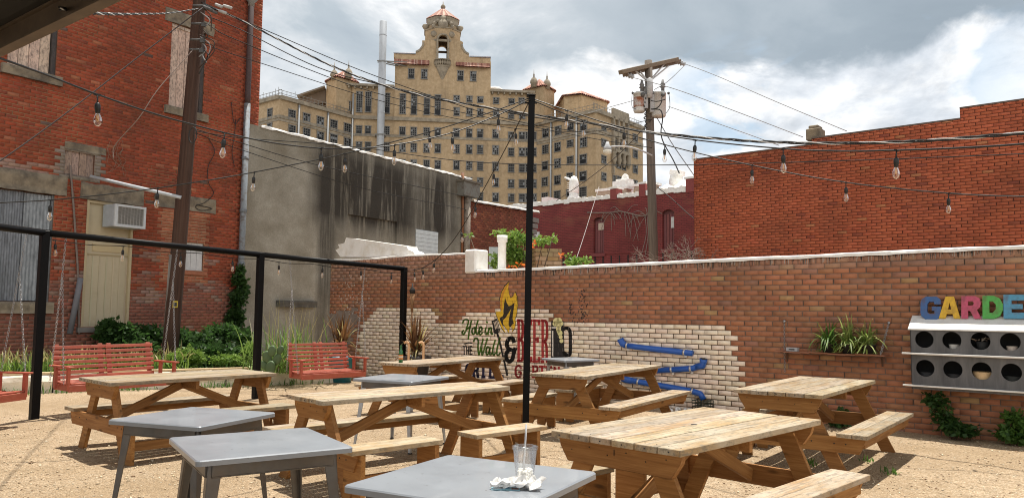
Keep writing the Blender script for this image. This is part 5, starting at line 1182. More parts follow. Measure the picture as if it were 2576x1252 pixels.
for _ in range(260):
    s_ = rg.choice([rg.gauss(.5, .25), rg.gauss(1.3, .2), rg.gauss(2.3, .2), rg.gauss(3.9, .25), rg.gauss(5.2, .3)]); p = K0+kd*s_+kn*rg.uniform(.08, .28); wv.append((p[0], p[1], 0))
o = blades('kerb_weeds', wv, .15, .016, 'leaf_mid', None, 15, 1.0, .6, 3); tag(o, kind='stuff')
pc = G(682, 943, .26); pp = thing('prickly_pear', 'grey green prickly pear pads beside the middle pergola post', 'cactus', pc); pp.scale = (.78,)*3
for k, (x, z, r_, a) in enumerate(((.0, .18, .15, .1), (.13, .38, .13, .4), (-.12, .42, .14, -.3), (.02, .58, .12, .1), (.2, .6, .10, .5), (-.2, .22, .11, -.6))):
    b_ = MB(); pr = [(0, -.03), (.018, -.026), (.03, -.01), (.03, .01), (.018, .026), (0, .03)]; M3 = np.array(Matrix.Rotation(a, 3, 'Y'))
    vs = [np.array([x, .06*((k % 3)-1), z]) + M3 @ np.array([r_*.8*q*math.cos(t), w, r_*1.15*q*math.sin(t)]) for q, w in ((.05, -.022), (.8, -.02), (1, 0), (.8, .02), (.05, .022)) for t in np.linspace(0, 2*PI, 15)[:-1]]
    b_.raw(vs, [(i*14+j, i*14+(j+1) % 14, (i+1)*14+(j+1) % 14, (i+1)*14+j) for i in range(4) for j in range(14)], (.3+.1*(k % 4),)*3, smooth=True); b_.build('pad', MATS['cactus'], pp)
# bronze cordylines in pots
def cordyline(label, base, h, seed, m='leaf_bronze'):
    r = thing('cordyline', label, 'spiky plant', base, 0, 'bronze spiky plants by the cream bricks'); rg = random.Random(seed)
    blades('foliage', [(rg.gauss(0, .04), rg.gauss(0, .04), .30) for _ in range(62)], h, .05, m, r, seed, .75, .8, 6, .25); blades('dry_leaves', [(rg.gauss(0, .04), rg.gauss(0, .04), .28) for _ in range(16)], h*.9, .035, 'leaf_straw', r, seed+50, 1.6, 1.0, 6, .25); mb = MB(); mb.tube([(0, 0, 0), (0, 0, .4)], .05, 7); mb.build('stem', MATS['twig'], r); return r
def pot(label, base, r0, r1, h, col):
    r = thing('plant_pot', label, 'pot', base); mb = MB(); mb.lathe([(r0, 0), (r1, h*.9), (r1*1.08, h*.9), (r1*1.08, h), (r1*.9, h), (r1*.88, h*.8)], (0, 0, 0), 20, col=col); mb.build('body', MATS['attr_paint'], r)
    mb = MB(); mb.lathe([(r1*.87, h*.86), (0, h*.87)], (0, 0, 0), 14, col=(.06, .045, .03)); mb.build('soil', MATS['attr_matte'], r); return r
p1 = G(858, 961); pot('turquoise blue pot under the far red swing', p1, .20, .25, .52, (.03, .22, .29)); cordyline('bronze spiky plant behind the far red swing', p1+(0, 0, .46), .62, 3)
p2 = WALL.px(1046, 900, .65); p2[2] = 0; pot('dark plant pot behind the far picnic table', p2, .2, .28, .62, (.05, .045, .045)); cordyline('bronze spiky plant beside the far pergola post', p2+(0, 0, .40), .66, 5)
mb = MB()
for dx in (-.1, .18):
    q = [p2+np.array([dx, -.3, .45+.13*k]) for k in range(4)]; q += [q[-1]+np.array([-.03, 0, .05]), q[-1]+np.array([-.09, -.02, .035])]; mb.tube(smooth_path(q, 3), .025, 6, (.72, .44, .24))
o = mb.build('leaf_edge_rod', MATS['attr_matte']); tag(o, 'pair of pale orange hooked canes as sunlit leaf edges of the bronze spiky plant', 'rods')  # pale hooked shapes stand for sunlit leaf edges of the plant
tq = G(1036, 925); tq = WALL.px(1034, 900, .35); tq[2] = 0; tt = thing('garden_torch', 'bamboo garden torch with dark top beside the far pergola post', 'torch', tq); zt_ = 1.95
mb = MB(); mb.tube([(0, 0, 0), (.0, 0, zt_-.3)], .016, 7, (.25, .13, .06)); mb.tube([(0, 0, zt_-.5), (0, 0, zt_-.12)], [.018, .05], 8, (.28, .15, .07)); mb.build('pole', MATS['attr_matte'], tt)
mb = MB(); mb.lathe([(.05, 0), (.06, .05), (.045, .1), (.02, .12), (.015, .2)], (0, 0, zt_-.12), 10, col=(.02, .018, .016)); mb.build('burner', MATS['attr_matte'], tt)
# shrubs at the foot of the long wall and small weeds in the gravel
def wallshrub(label, blobs, seed, m='leaf_dark', size=.07):
    B = []
    for x, y, hw, hh, n in blobs: p = WALL.px(x, y, .25); B.append((p, (hw*p[1]/F, .2, hh*p[1]/F), n))
    base = B[-1][0].copy(); base[2] = 0; r = thing('shrub', label, 'shrub', base); leaves('foliage', [(c-base, q, n) for c, q, n in B], size, m, r, seed); stems('stem', (0, 0, 0), [c-base for c, _, _ in B], .009, 'twig', r)
wallshrub('dark straggly shrub at the wall foot below the nest boxes', [(2358, 1010, 22, 26, 260), (2372, 1045, 26, 30, 260), (2425, 1082, 42, 15, 500), (2340, 1000, 10, 20, 60), (2392, 1072, 32, 22, 320)], 21, 'leaf_dark', .062)
wallshrub('dark green fern like shrub at the wall foot by the right frame edge', [(2535, 1088, 30, 18, 300), (2575, 1072, 26, 26, 350), (2545, 1050, 24, 18, 160), (2560, 1095, 40, 18, 400)], 22, 'leaf_mid')
wallshrub('thin weedy shrub at the wall foot behind the right table', [(2120, 1045, 16, 26, 160), (2105, 1062, 26, 12, 200)], 23)
def tuft(label, x, y, n, L, seed, m='leaf_mid'): b = G(x, y); r = tag(blades('weed', [(random.gauss(0, .05), random.gauss(0, .05), 0) for _ in range(n)], L, .018, m, None, seed, 1.0, .65, 3), label, 'weed', 'weeds in the gravel'); r.location = b
tuft('weed tuft in the shade under the right table', 2040, 1168, 14, .06, 31); tuft('weed tuft beside the right table bench shadow', 2238, 1190, 18, .06, 32); tuft('weed tuft in the open gravel near the right bench end', 2175, 1160, 14, .06, 33); tuft('weed tuft behind the black centre post', 1398, 1052, 50, .12, 34, 'leaf_light')
# trumpet vine, brick stack and pipe behind the wall
def behind(x, y, d): return WALL.px(x, y, -d)
vb = behind(1300, 670, 1.3); tv = thing('trumpet_vine', 'bright green trumpet vine with orange flowers behind the low wall', 'vine', (vb[0], vb[1], 0)); B = []
for x, y, hw, hh, n in ((1295, 642, 36, 34, 800), (1285, 605, 30, 18, 240), (1320, 600, 36, 14, 190), (1365, 608, 30, 10, 120), (1262, 586, 34, 8, 80), (1300, 588, 20, 12, 70), (1250, 665, 20, 14, 80), (1390, 600, 16, 8, 36), (1245, 650, 12, 20, 60), (1180, 588, 8, 8, 14)):
    p = behind(x, y, 1.2); B.append((p-np.array(tv.location), (hw*p[1]/F, .35, hh*p[1]/F), n))
leaves('foliage', B, .095, 'leaf_light', tv, 41, aspect=.5); stems('stem', (0, 0, 0), [c for c, _, _ in B], .02, 'twig', tv)
fb = []
for x, y in ((1342, 612), (1270, 672), (1284, 668), (1296, 672), (1306, 664), (1410, 642), (1336, 616), (1262, 676), (1322, 668)): p = behind(x, y, .75); fb.append((p-np.array(tv.location), (.035, .035, .03), 7))
leaves('flowers', fb, .065, 'petal_orange', tv, 42, aspect=.7)
def small(label, blobs, d, seed, m, size=.09):
    B = []
    for x, y, hw, hh, n in blobs: p = behind(x, y, d); B.append((p, (hw*p[1]/F, .2, hh*p[1]/F), n))
    base = B[0][0].copy(); base[2] = 0; r = thing('vine_shoot', label, 'plant', base); leaves('foliage', [(c-base, q, n) for c, q, n in B], size, m, r, seed, aspect=.5); stems('stem', (0, 0, 0), [c-base for c, _, _ in B], .012, 'twig', r)
small('small green shoots above the wall right of the brick stack', [(1450, 660, 34, 10, 130), (1430, 645, 10, 20, 40), (1475, 655, 14, 12, 50)], .8, 43, 'leaf_light')
bs = WALL.px(1372, 650, -1.6); bt = thing('brick_stack', 'square tan brick stack behind the low wall beside the vine', 'brick stack', (bs[0], bs[1], 0), math.radians(12)); pl0 = Plane((0, 0), 0)
mb = MB(); w_ = 66*bs[1]/F; zt0, zb0_ = WALL.px(1372, 626, -1.6)[2], 0
rg = random.Random(3)
mb.box((0, 0, zt0/2-.02), (w_*.97, w_*.97, zt0-.03), None, (.30, .21, .13))
for f_ in range(4):
    M3 = np.array(Matrix.Rotation(f_*PI/2, 3, 'Z'))
    for r_ in range(14):
        z = zt0-.085*(r_+1); u = -w_/2 - (r_ % 2)*.12
        while u < w_/2-.03: a, b = max(u, -w_/2), min(u+.24, w_/2); mb.box(M3 @ np.array([(a+b)/2, -w_/2+.02, z+.037]), (b-a-.014, .05, .072), M3, vary(rg.choice([(.50, .33, .19), (.46, .28, .15), (.56, .38, .24)]), rg, .15)); u += .24
mb.build('brickwork', MATS['brick'], bt)
pv = behind(1263, 640, .45); pv[2] = 0; ztp = behind(1263, 592, .45)[2]; vp = thing('vent_pipe', 'white painted pipe with flared top standing behind the low wall', 'pipe', pv)
mb = MB(); mb.lathe([(.16, 2.1), (.085, 2.32), (.082, ztp-.14), (.105, ztp-.13), (.105, ztp), (.08, ztp)], (0, 0, 0), 14); mb.tube([(0, 0, 0), (0, 0, 2.12)], .1, 10); mb.build('shaft', MATS['white_paint'], vp)
wp = behind(1250, 655, 1.9); mb = MB(); mb.box((0, 0, 0), (.36, .04, .6), None, (.55, .60, .60)); mb.box((0, 0, -.8), (.05, .05, 1.9), None, (.3, .3, .3)); o = mb.build('white_panel', MATS['attr_matte']); o.location = wp; tag(o, 'pale panel on a post half hidden behind the white vent pipe', 'panel')
# dead twiggy bush and runner on the red wall
def twigs(name, label, base, seed, n, h, spread, r0=.018, depth=4):
    mb = MB(); rg = random.Random(seed)
    def grow(p, d, l, r, k):
        q = p + d*l; mid = (p+q)/2 + np.array([rg.gauss(0, .05), rg.gauss(0, .05), rg.gauss(0, .04)])*l*2; mb.tube([p, mid, q], [r, r*.85, r*.7], 4, caps=False)
        if k > 0:
            for _ in range(rg.choice([2, 3])): dd = d + np.array([rg.gauss(0, .55), rg.gauss(0, .55), rg.gauss(-.05, .5)]); grow(q, dd/np.linalg.norm(dd), l*rg.uniform(.6, .85), r*.68, k-1)
    for _ in range(n): d = np.array([rg.gauss(0, spread), rg.gauss(0, spread), 1.0]); grow(np.array([rg.gauss(0, .12), rg.gauss(0, .1), 0]), d/np.linalg.norm(d), h*rg.uniform(.8, 1.2), r0, depth)
    o = mb.build(name, MATS['twig_grey']); o.location = base; tag(o, label, 'bush')
tb = D(1712, 668, 19.3); twigs('dead_bush', 'bare brown twiggy bush between right pole and orange building', tb+(0, 0, -.5), 4, 12, .42, .6, .016, 4)
mb = MB(); rg = random.Random(6); pth = [R8(1205, 512), (R8(1330, 515)), R8(1450, 512), R8(1540, 500), R8(1640, 520), R8(1780, 548), R8(1855, 495)]
q = [RD.px(x, y, .12) for x, y in pth]; mb.tube(smooth_path(q, 4), .03, 5)
for k in range(26):
    a = smooth_path(q, 4)[rg.randrange(6, 24)]; b = a + RD.d*rg.uniform(-.8, .8) + np.array([0, 0, rg.uniform(-1.3, .3)]); mb.tube(smooth_path([a, (a+b)/2+np.array([0, 0, .15]), b], 3), .014, 4)
for k in range(3): a = RD.px(*R8(1840-20*k, 540), .12); mb.tube(smooth_path([a, a+np.array([.05, 0, -.9]), a+np.array([-.1*k, 0, -1.9])], 3), .016, 4)
o = mb.build('dry_vine', MATS['twig_grey']); tag(o, 'leafless dry vine runner trailing across the dark red wall', 'vine')
# ================================================================= PERGOLA, SWINGS, POSTS
P1 = G(85, 1056); P1t = D(112, 580, P1[1]); P2 = D(650, 800, 13.0); P2[2] = 0; P2z = D(655, 636, 13.0)[2]; P3 = D(1014, 800, 15.0); P3[2] = 0; P3z = D(1018, 672, 15.0)[2]
PG = thing('swing_frame', 'black steel swing frame of three posts and a round top rail', 'swing frame', P1)
def wpart(mb, name, m, root, bevel=0.0): return at_root(mb.build(name, MATS[m], None, bevel), root)
for p, z in ((P1, P1t[2]), (P2, P2z), (P3, P3z)):
    mb = MB(); d = (P2-P1)/np.linalg.norm(P2-P1); Rm = np.column_stack([d, np.cross([0, 0, 1], d), [0, 0, 1]]); mb.box(p+np.array([0, 0, z/2]), (.102, .102, z), Rm); wpart(mb, 'post', 'black_steel', PG, .008)
PL = D(-170, 560, 8.7); tops = [np.array([PL[0], PL[1], P1t[2]-.03]), np.array([*P1[:2], P1t[2]-.03]), np.array([*P2[:2], P2z-.03]), np.array([*P3[:2], P3z-.03])]
mb = MB(); PLb = np.array([PL[0], PL[1], 0]); mb.box(PLb+np.array([0, 0, P1t[2]/2]), (.102, .102, P1t[2])); wpart(mb, 'post', 'black_steel', PG, .008)
for a, b in zip(tops[:-1], tops[1:]): mb = MB(); mb.tube([a, b], .046, 12); wpart(mb, 'rail', 'black_steel', PG)
mat('red_paint', attr=True, rough=.55, var=.16, scale=14, coord='gco', dark=(.33, .12, .07), dscale=7, damt=.5, bump=.2, bscale=30)
RDP = (.41, .090, .052)
mat('chain', (.42, .42, .43), rough=.4, metal=.8, var=.2)
def chain(mb, a, b, link_=.05, r=.005):
    a, b = np.asarray(a, float), np.asarray(b, float); d = b-a; L = np.linalg.norm(d); n = max(3, int(L/(link_*.8))); x, y, z = frame(d)
    for k in range(n):
        c = a + d*(k+.5)/n; s_ = y if k % 2 else z; h = L/n*.68
        pts = [c + x*h*math.cos(t) + s_*link_*.32*math.sin(t) for t in np.linspace(0, 2*PI, 9)]; mb.tube(pts, r, 4, caps=False)
def swing(label, mid, along, length, ends, zs=.36):
    ax = along/np.linalg.norm(along); fr = np.array([ax[1], -ax[0], 0]); r = thing('porch_swing', label, 'swing', mid, math.atan2(ax[1], ax[0]), 'red swings hanging from the black frame')
    # local: x along the swing, -y towards the sitter's front, seat height zs
    tilt = .23; bl = .47
    mb = MB()
    for k in range(6): mb.box((0, .18-.085*k-.02, zs+.012*abs(k-3)*.6), (length, .07, .02), None, vary(RDP, random, .1, .03))
    mb.build('seat', MATS['red_paint'], r, .004)
    mb = MB(); mb.box((0, -.30, zs-.045), (length+.06, .03, .09), None, RDP); mb.box((0, .20, zs-.045), (length, .03, .09), None, RDP)
    for x in (-length/2+.03, -.02, length/2-.03): mb.box((x, -.05, zs-.05), (.035, .5, .08), None, vary(RDP, random, .1, .03))
    mb.build('seat_frame', MATS['red_paint'], r, .004)
    mb = MB(); Rb_ = np.array(Matrix.Rotation(-tilt, 3, 'X'))
    for k in range(7): q = np.array([0, .21, zs+.02]) + Rb_ @ np.array([0, 0, .05+.070*k]); nseg = 2 if length > 1.3 else 1
    for k in range(7):
        q = np.array([0, .21, zs+.02]) + Rb_ @ np.array([0, 0, .05+.070*k])
        for h in ((-1, 1) if length > 1.3 else (0,)): mb.box(q+np.array([h*length/4, 0, 0]), (length/(2 if h else 1)-.004, .018, .044), Rb_ @ np.array(Matrix.Rotation(random.gauss(0, .004), 3, 'Y')), vary(RDP, random, .13, .04))
    mb.build('backrest', MATS['red_paint'], r, .003)
    for x in (-length/2+.06, -.06, .06, length/2-.06): mb = MB(); q = np.array([x, .235, zs+.02]); mb.beam(q, q+Rb_ @ np.array([0, 0, bl+.04]), .06, .03, side=(1, 0, 0), col=vary(RDP, random, .1, .03)); mb.build('back_batten', MATS['red_paint'], r, .003)
    for s_ in (-1, 1):
        mb = MB(); x = s_*(length/2+.03); mb.box((x, -.06, zs+.24), (.075, .60, .022), None, vary(RDP, random, .1, .03))
        for y in (-.28, .10): mb.box((x, y, zs+.09), (.035, .06, .30), None, vary(RDP, random, .1, .03))
        mb.build('armrest', MATS['red_paint'], r, .004)
    M3 = np.array(Matrix.Rotation(math.atan2(ax[1], ax[0]), 3, 'Z'))
    for s_, tp in zip((-1, 1), ends):
        t = M3.T @ (np.asarray(tp)-mid); x = s_*(length/2+.075); j = np.array([x, 0, min(t[2]-.5, 1.5)]); j = np.array([t[0]*.4+x*.6, t[1], t[2]-.55])
        [(lambda b_: (chain(b_, *e_, .04, .0028), b_.build('chain', MATS['chain'], r)))(MB()) for e_ in ((t, j), (j, (x, -.26, zs+.02)), (j, (x, .16, zs+.02)))]
def on_rail(k, s): a, b = tops[k], tops[k+1]; return a+(b-a)*s
d12 = (tops[2]-tops[1])*np.array([1, 1, 0]); L12 = np.linalg.norm(d12); d23 = (tops[3]-tops[2])*np.array([1, 1, 0]); L23 = np.linalg.norm(d23); d01 = (tops[1]-tops[0])*np.array([1, 1, 0]); L01 = np.linalg.norm(d01)
m1 = P1 + d12/L12*1.02; swing('red slatted porch swing hanging beside the front black post', m1, d12, 1.42, (on_rail(1, .08), on_rail(1, .56)), .45)
m2 = P2 + d23/L23*1.30; swing('red slatted porch swing hanging in front of the blue pot', m2, d23, 1.2, (on_rail(2, .18), on_rail(2, .70)), .38)
m0 = np.array([*tops[0][:2], 0]) + d01/L01*(L01-1.22); swing('red porch swing mostly cut off by the left frame edge', m0, d01, 1.42, (on_rail(0, .18), on_rail(0, .82)), .42)
# centre post
CPb = D(1325, 900, 9.2); CPb[2] = 0; CPz = D(1336, 243, 9.2)[2]; CT = D(1336, 243, 9.2)
cp = thing('light_post', 'tall square black post in the middle carrying the string lights', 'post', CPb)
mb = MB(); mb.box((CT[0]-CPb[0])*np.array([.5, 0, 0])+np.array([0, 0, CPz/2]), (.078, .078, CPz), np.array(Matrix.Rotation(.01, 3, 'Y'))); mb.build('shaft', MATS['black_steel'], cp, .006)
mb = MB(); mb.box((CT[0]-CPb[0], 0, CPz+.008), (.11, .11, .016)); mb.tube([(-.05, 0, CPz-.08), (.1, 0, CPz-.08)], .012, 6); mb.build('cap', MATS['black_steel'], cp, .003)
# ================================================================= UTILITY POLES
mat('pole_wood', (.062, .030, .019), rough=.9, var=.45, scale=3.0, coord='gco', stretch=(.35, 9, 9), bump=.7, bscale=12, dark=(.12, .08, .06), dscale=2, damt=.35)
mat('pole_grey', (.17, .14, .115), rough=.9, var=.4, scale=3.0, coord='gco', stretch=(.35, 9, 9), bump=.7, bscale=12)
B1 = D(424, 915, 16.2); B1[2] = 0; TP1 = D(518, -190, 16.6)
p1o = thing('utility_pole', 'leaning dark brown wooden utility pole before the left brick building', 'utility pole', B1)
mb = MB(); q = [B1 + (TP1-B1)*k/8 for k in range(9)]; mb.tube(q, [.165-.035*k/8 for k in range(9)], 14); wpart(mb, 'shaft', 'pole_wood', p1o)
mb = MB(); on1 = lambda y, dx=0., dY=-.17: D(424+(518-424)*(915-y)/(915+190)+dx, y, 16.3+dY)
mb.tube([D(228, 444, FAC.px(228, 444, .1)[1]), on1(497, -4, -.1)], .038, 8, (.50, .54, .58)); wpart(mb, 'stay_bar', 'attr_matte', p1o)
mb = MB(); mb.tube([on1(885, -14, -.1), on1(640, -16, -.1)], .045, 6, (.20, .18, .16)); wpart(mb, 'cable_guard', 'attr_matte', p1o)
mb = MB(); mb.box(on1(765, 4, -.2), (.1, .02, .14), None, (.55, .42, .05)); mb.box(on1(765, 4, -.215), (.06, .01, .08), None, (.05, .05, .05)); wpart(mb, 'tag_plate', 'attr_matte', p1o)
mb = MB(); rg = random.Random(2)
for (x, y) in ((0, 15), (10, 60), (14, 100), (-4, 125)): mb = MB(); mb.tube([on1(y, -15, -.15), on1(y, 15, -.15)], .025, 8, (.10, .10, .10)); mb.box(on1(y+3, 16, -.2), (.08, .08, .09), None, (.08, .08, .08)); wpart(mb, 'pole_band', 'attr_matte', p1o)
mb = MB()
for k in range(9): y = rg.uniform(0, 130); mb.tube(smooth_path([on1(y, rg.uniform(5, 16)), on1(y+20, rg.uniform(20, 50)), on1(y+rg.uniform(30, 70), rg.uniform(10, 36))]), .012, 5, rg.choice([(.03, .03, .03), (.05, .03, .02), (.3, .3, .3)]))
wpart(mb, 'drop_wire', 'attr_matte', p1o); mb = MB()
for k in range(6): y = rg.uniform(2, 30); mb.tube([on1(y, 12+10*k, -.3), on1(y+6, 22+12*k, -.35)], .035, 6, rg.choice([(.6, .6, .58), (.10, .10, .10), (.45, .45, .44)]))
wpart(mb, 'wire_splice', 'attr_matte', p1o); mb = MB(); mb.tube([on1(340+20*math.sin(t), 12+10*math.cos(t), -.2) for t in np.linspace(0, 2*PI, 13)], .012, 5, (.03, .03, .03)); wpart(mb, 'wire_coil', 'attr_matte', p1o)
B2 = D(1650, 700, 22.5); B2[2] = 0; TP2 = D(1631, 153, 22.2)
p2o = thing('utility_pole', 'grey wooden utility pole with crossarm and two transformers', 'utility pole', B2)
mb = MB(); q = [B2 + (TP2-B2)*k/8 for k in range(9)]; mb.tube(q, [.15-.04*k/8 for k in range(9)], 14); wpart(mb, 'shaft', 'pole_grey', p2o)
on2 = lambda x, y, dY=0.: D(x, y, 22.2+dY)
mb = MB(); a, b = on2(1561, 182, -.9), on2(1703, 150, .9); mb.beam(a, b, .12, .16, side=(0, 0, 1), col=(.20, .155, .105)); a2, b2 = on2(1571, 188, -.55), on2(1709, 155, 1.2); mb.beam(a2, b2, .12, .16, side=(0, 0, 1), col=(.17, .13, .09)); wpart(mb, 'crossarm', 'attr_matte', p2o, .01)
mb = MB()
for x0, y0 in ((1595, 176), (1672, 160), (1682, 166), (1610, 180)): mb.beam(on2(x0, y0, (x0-1631)*.012), on2(1632, 207, -.15), .03, .04, col=(.5, .5, .5))
wpart(mb, 'brace', 'attr_matte', p2o)
K5 = lambda x, y: ((2420+.3834*x)/1.5652, (200+.3834*y)/1.5652)
def transformer(x0, x1, y0, y1, dY, rust):
    c0, c1 = on2((x0+x1)/2, y1, dY), on2((x0+x1)/2, y0, dY); rr = (x1-x0)/2*(22.2+dY)/F; h = c1[2]-c0[2]
    mb = MB(); mb.lathe([(rr*.9, 0), (rr, .04), (rr, h*.9), (rr*1.05, h*.9), (rr*1.05, h*.95), (rr*.9, h), (.0, h*1.02)], c0, 22, col=(.66, .67, .66)); o = wpart(mb, 'transformer', 'tank_paint', p2o)
    if rust == 'rusty_tank': b_ = MB(); b_.lathe([(rr*1.004, h*.22), (rr*1.006, h*.3), (rr*1.006, h*.66), (rr*1.004, h*.72)], c0, 22, col=(.6, .6, .6)); q_ = b_.build('rust_band', MATS['rusty_tank'], o)
    b_ = MB(); b_.lathe([(.05, 0), (.05, .1), (.09, .12), (.05, .16), (.08, .2), (.05, .24), (.03, .34)], c1+np.array([.1*(1 if rust != 'rusty_tank' else .6), -.1, 0]), 8, col=(.2, .2, .2)); b_.lathe([(.06, 0), (.06, .08), (.0, .1)], c0+np.array([rr*.4, -rr*.9, h*.8]), 8, axis=(0, -1, 0), col=(.12, .12, .12)); q_ = b_.build('bushing', MATS['attr_matte'], o); q_.matrix_parent_inverse = Matrix.Identity(4)
    b_ = MB(); b_.box(c0+np.array([rr*(1 if rust == 'rusty_tank' else -1)*1.0, .0, h*.5]), (.12, .3, h*.7), None, (.45, .45, .45)); q_ = b_.build('bracket', MATS['attr_matte'], o)
    b_ = MB(); s_ = -1 if rust == 'rusty_tank' else 1; e = c0+np.array([s_*rr*1.12, -.15, h*.88]); b_.tube([e, e+np.array([s_*.05, 0, .03])], .035, 8, (.1, .1, .1)); b_.tube(smooth_path([e+np.array([s_*.04, 0, 0]), e+np.array([s_*.05, -.05, -.4]), c0+np.array([s_*rr*.8, -.2, .05])]), .010, 5, (.05, .05, .05)); b_.build('terminal', MATS['attr_matte'], o)
mat('tank_paint', attr=True, rough=.4, var=.05, scale=2, dark=(.3, .3, .29), dscale=3, damt=.25); mat('rusty_tank', (.30, .095, .035), rough=.75, var=.3, scale=6, dark=(.60, .60, .58), dscale=4.0, damt=.9)
transformer(*K5(192, 0)[:1], *K5(315, 0)[:1], K5(0, 430)[1], K5(0, 632)[1], -.1, 'rusty_tank'); transformer(*K5(378, 0)[:1], *K5(528, 0)[:1], K5(0, 425)[1], K5(0, 680)[1], -.05, 'tank_paint')
mb = MB(); mb.lathe([(.07, 0), (.10, .3), (.08, .55), (.0, .6)], on2(*K5(362, 480), -.3), 10, col=(.5, .51, .52)); wpart(mb, 'arrester', 'attr_matte', p2o); mb = MB(); mb.box(on2(*K5(325, 420), -.1), (.25, .2, .25), None, (.3, .3, .3)); wpart(mb, 'mount_plate', 'attr_matte', p2o); mb = MB()
for k in range(9): y = 470+40*k; mb.tube(smooth_path([on2(*K5(330, y), -.2), on2(*K5(318-8*(k % 3), y+20), -.25), on2(*K5(335, y+45), -.2)]), .018, 5, (.04, .04, .04))
mb.tube(smooth_path([on2(*K5(375, 515), -.4), on2(*K5(440, 520), -.6), on2(*K5(520, 500), -.6)]), .016, 5, (.03, .03, .03)); mb.tube(smooth_path([on2(*K5(375, 600), -.4), on2(*K5(440, 585), -.6), on2(*K5(480, 530), -.6), on2(*K5(484, 470), -.5)]), .016, 5, (.03, .03, .03))
mb.tube(smooth_path([on2(*K5(375, 600), -.4), on2(*K5(470, 610), -.6), on2(*K5(492, 700), -.6), on2(*K5(476, 830), -.6), on2(*K5(500, 940), -.6), on2(*K5(600, 1120), -.6), on2(*K5(665, 1260), -.6)]), .018, 5, (.03, .03, .03))
wpart(mb, 'drop_wire', 'attr_matte', p2o)
for x, y in ((158, 256), (688, 128)): mb = MB(); mb.lathe([(.03, -.12), (.09, -.08), (.05, -.04), (.1, 0), (.05, .05), (.09, .09), (.03, .13)], on2(*K5(x, y), -.5 if x < 300 else 1.2), 8, axis=(1, 0, -.4), col=(.45, .47, .5)); wpart(mb, 'insulator', 'attr_matte', p2o)
mb = MB(); a = on2(1640, 391, -.2); pth = [a, on2(1620, 382, -.7), on2(1588, 371, -1.3), on2(1560, 368, -1.6), on2(1537, 369, -1.7)]; mb.tube(smooth_path(pth), .024, 7, (.55, .56, .57)); lampc = on2(1528, 372, -1.7)
mb.lathe([(.04, .16), (.06, .08), (.10, .02), (.12, -.06)], lampc, 14, col=(.5, .52, .54)); ob_ = wpart(mb, 'lamp_arm', 'attr_matte', p2o)
mb = MB(); mb.lathe([(.115, -.062), (.11, -.14), (.07, -.19), (0, -.2)], lampc, 14, col=(.75, .72, .62)); wpart(mb, 'lamp_shade', 'tank_paint', p2o)
# ================================================================= OVERHEAD CABLES
def cable(name, label, pts, r, col=(.015, .015, .015), twist=False, sag=True):
    q = [D(x, y, Y) for x, y, Y in pts]; q = smooth_path(q, 8); mb = MB()
    if twist:
        L = np.cumsum([0]+[np.linalg.norm(q[i+1]-q[i]) for i in range(len(q)-1)]); N = int(L[-1]/.07); qq = [np.array([np.interp(L[-1]*k/N, L, [p[j] for p in q]) for j in range(3)]) for k in range(N+1)]
        for ph, cc, f in ((0, (.02, .02, .02), 1), (2.1, (.02, .02, .02), 1), (4.2, (.55, .55, .54), .8)): mb.tube([p+np.array([0, r*math.cos(k*.55+ph), r*math.sin(k*.55+ph)]) for k, p in enumerate(qq)], r*.75*f, 5, cc)
    else: mb.tube(q, r, 5, col)
    o = mb.build(name, MATS['attr_matte']); tag(o, label, 'cable', 'overhead cables'); return o
cable('power_cable', 'thick twisted black cable from the left pole across to the right edge', [(512, 12, 16.4), (607, 52, 16), (841, 169, 15), (1041, 236, 14), (1278, 279, 13), (1457, 306, 12.3), (1636, 333, 11.5), (1830, 351, 10.8), (2029, 360, 10), (2273, 357, 9.2), (2576, 335, 8.2), (2800, 310, 7.5)], .013, twist=True)
cable('power_cable', 'thin cable above the thick one from the left pole past the flue', [(505, 5, 16.4), (663, 74, 17), (954, 195, 18), (1278, 300, 19), (1560, 345, 21), (1636, 352, 22)], .010)
cable('power_cable', 'second thin cable leaving the left pole just under the thick one', [(520, 40, 16.4), (607, 76, 16), (800, 170, 15.5), (975, 217, 15), (1278, 283, 13.2), (1460, 312, 12.4)], .010)
cable('power_cable', 'third thin cable from the left pole crossing in front of the hotel', [(520, 60, 16.4), (607, 106, 16.5), (945, 234, 19), (1278, 306, 21), (1500, 350, 21.8), (1640, 372, 22)], .010)
cable('power_cable', 'thin cable low across the hotel windows from the brick corner', [(512, 112, 16.4), (659, 160, 17), (980, 260, 19), (1278, 321, 21), (1500, 330, 22), (1640, 300, 22.1)], .009)
cable('power_cable', 'long level wire crossing behind the centre post to the right edge', [(492, 330, 16.2), (607, 347, 16), (880, 368, 16), (1214, 409, 16), (1661, 415, 16), (2100, 405, 14), (2576, 387, 12), (2800, 376, 11)], .009)
cable('power_cable', 'upper sloping wire over the stained concrete wall', [(492, 325, 16.2), (607, 360, 17), (824, 421, 19), (1171, 494, 24), (1190, 498, 24.5)], .010)
cable('power_cable', 'lower sloping wire over the stained concrete wall', [(492, 335, 16.2), (607, 377, 17), (910, 473, 20), (1150, 522, 24), (1172, 530, 24.5)], .009)
cable('power_cable', 'white twisted cable from the left pole top to the awning', [(500, 22, 16.3), (430, 33, 12), (340, 36, 8), (255, 35, 5.5), (150, 22, 4)], .0075, (.55, .55, .54), True)
cable('power_cable', 'diagonal black wire across the left brick wall up to the pole', [(-60, 440, 13), (0, 405, 13.3), (160, 290, 14.2), (340, 150, 15.3), (510, 20, 16.3)], .012, (.05, .04, .04))
cable('guy_rope', 'frayed grey rope hanging from the left pole down the brick wall', [(486, 125, 16.1), (400, 222, 15.4), (350, 296, 15.2), (300, 352, 15.5), (285, 375, 15.6), (286, 398, 15.6)], .009, (.26, .2, .17))
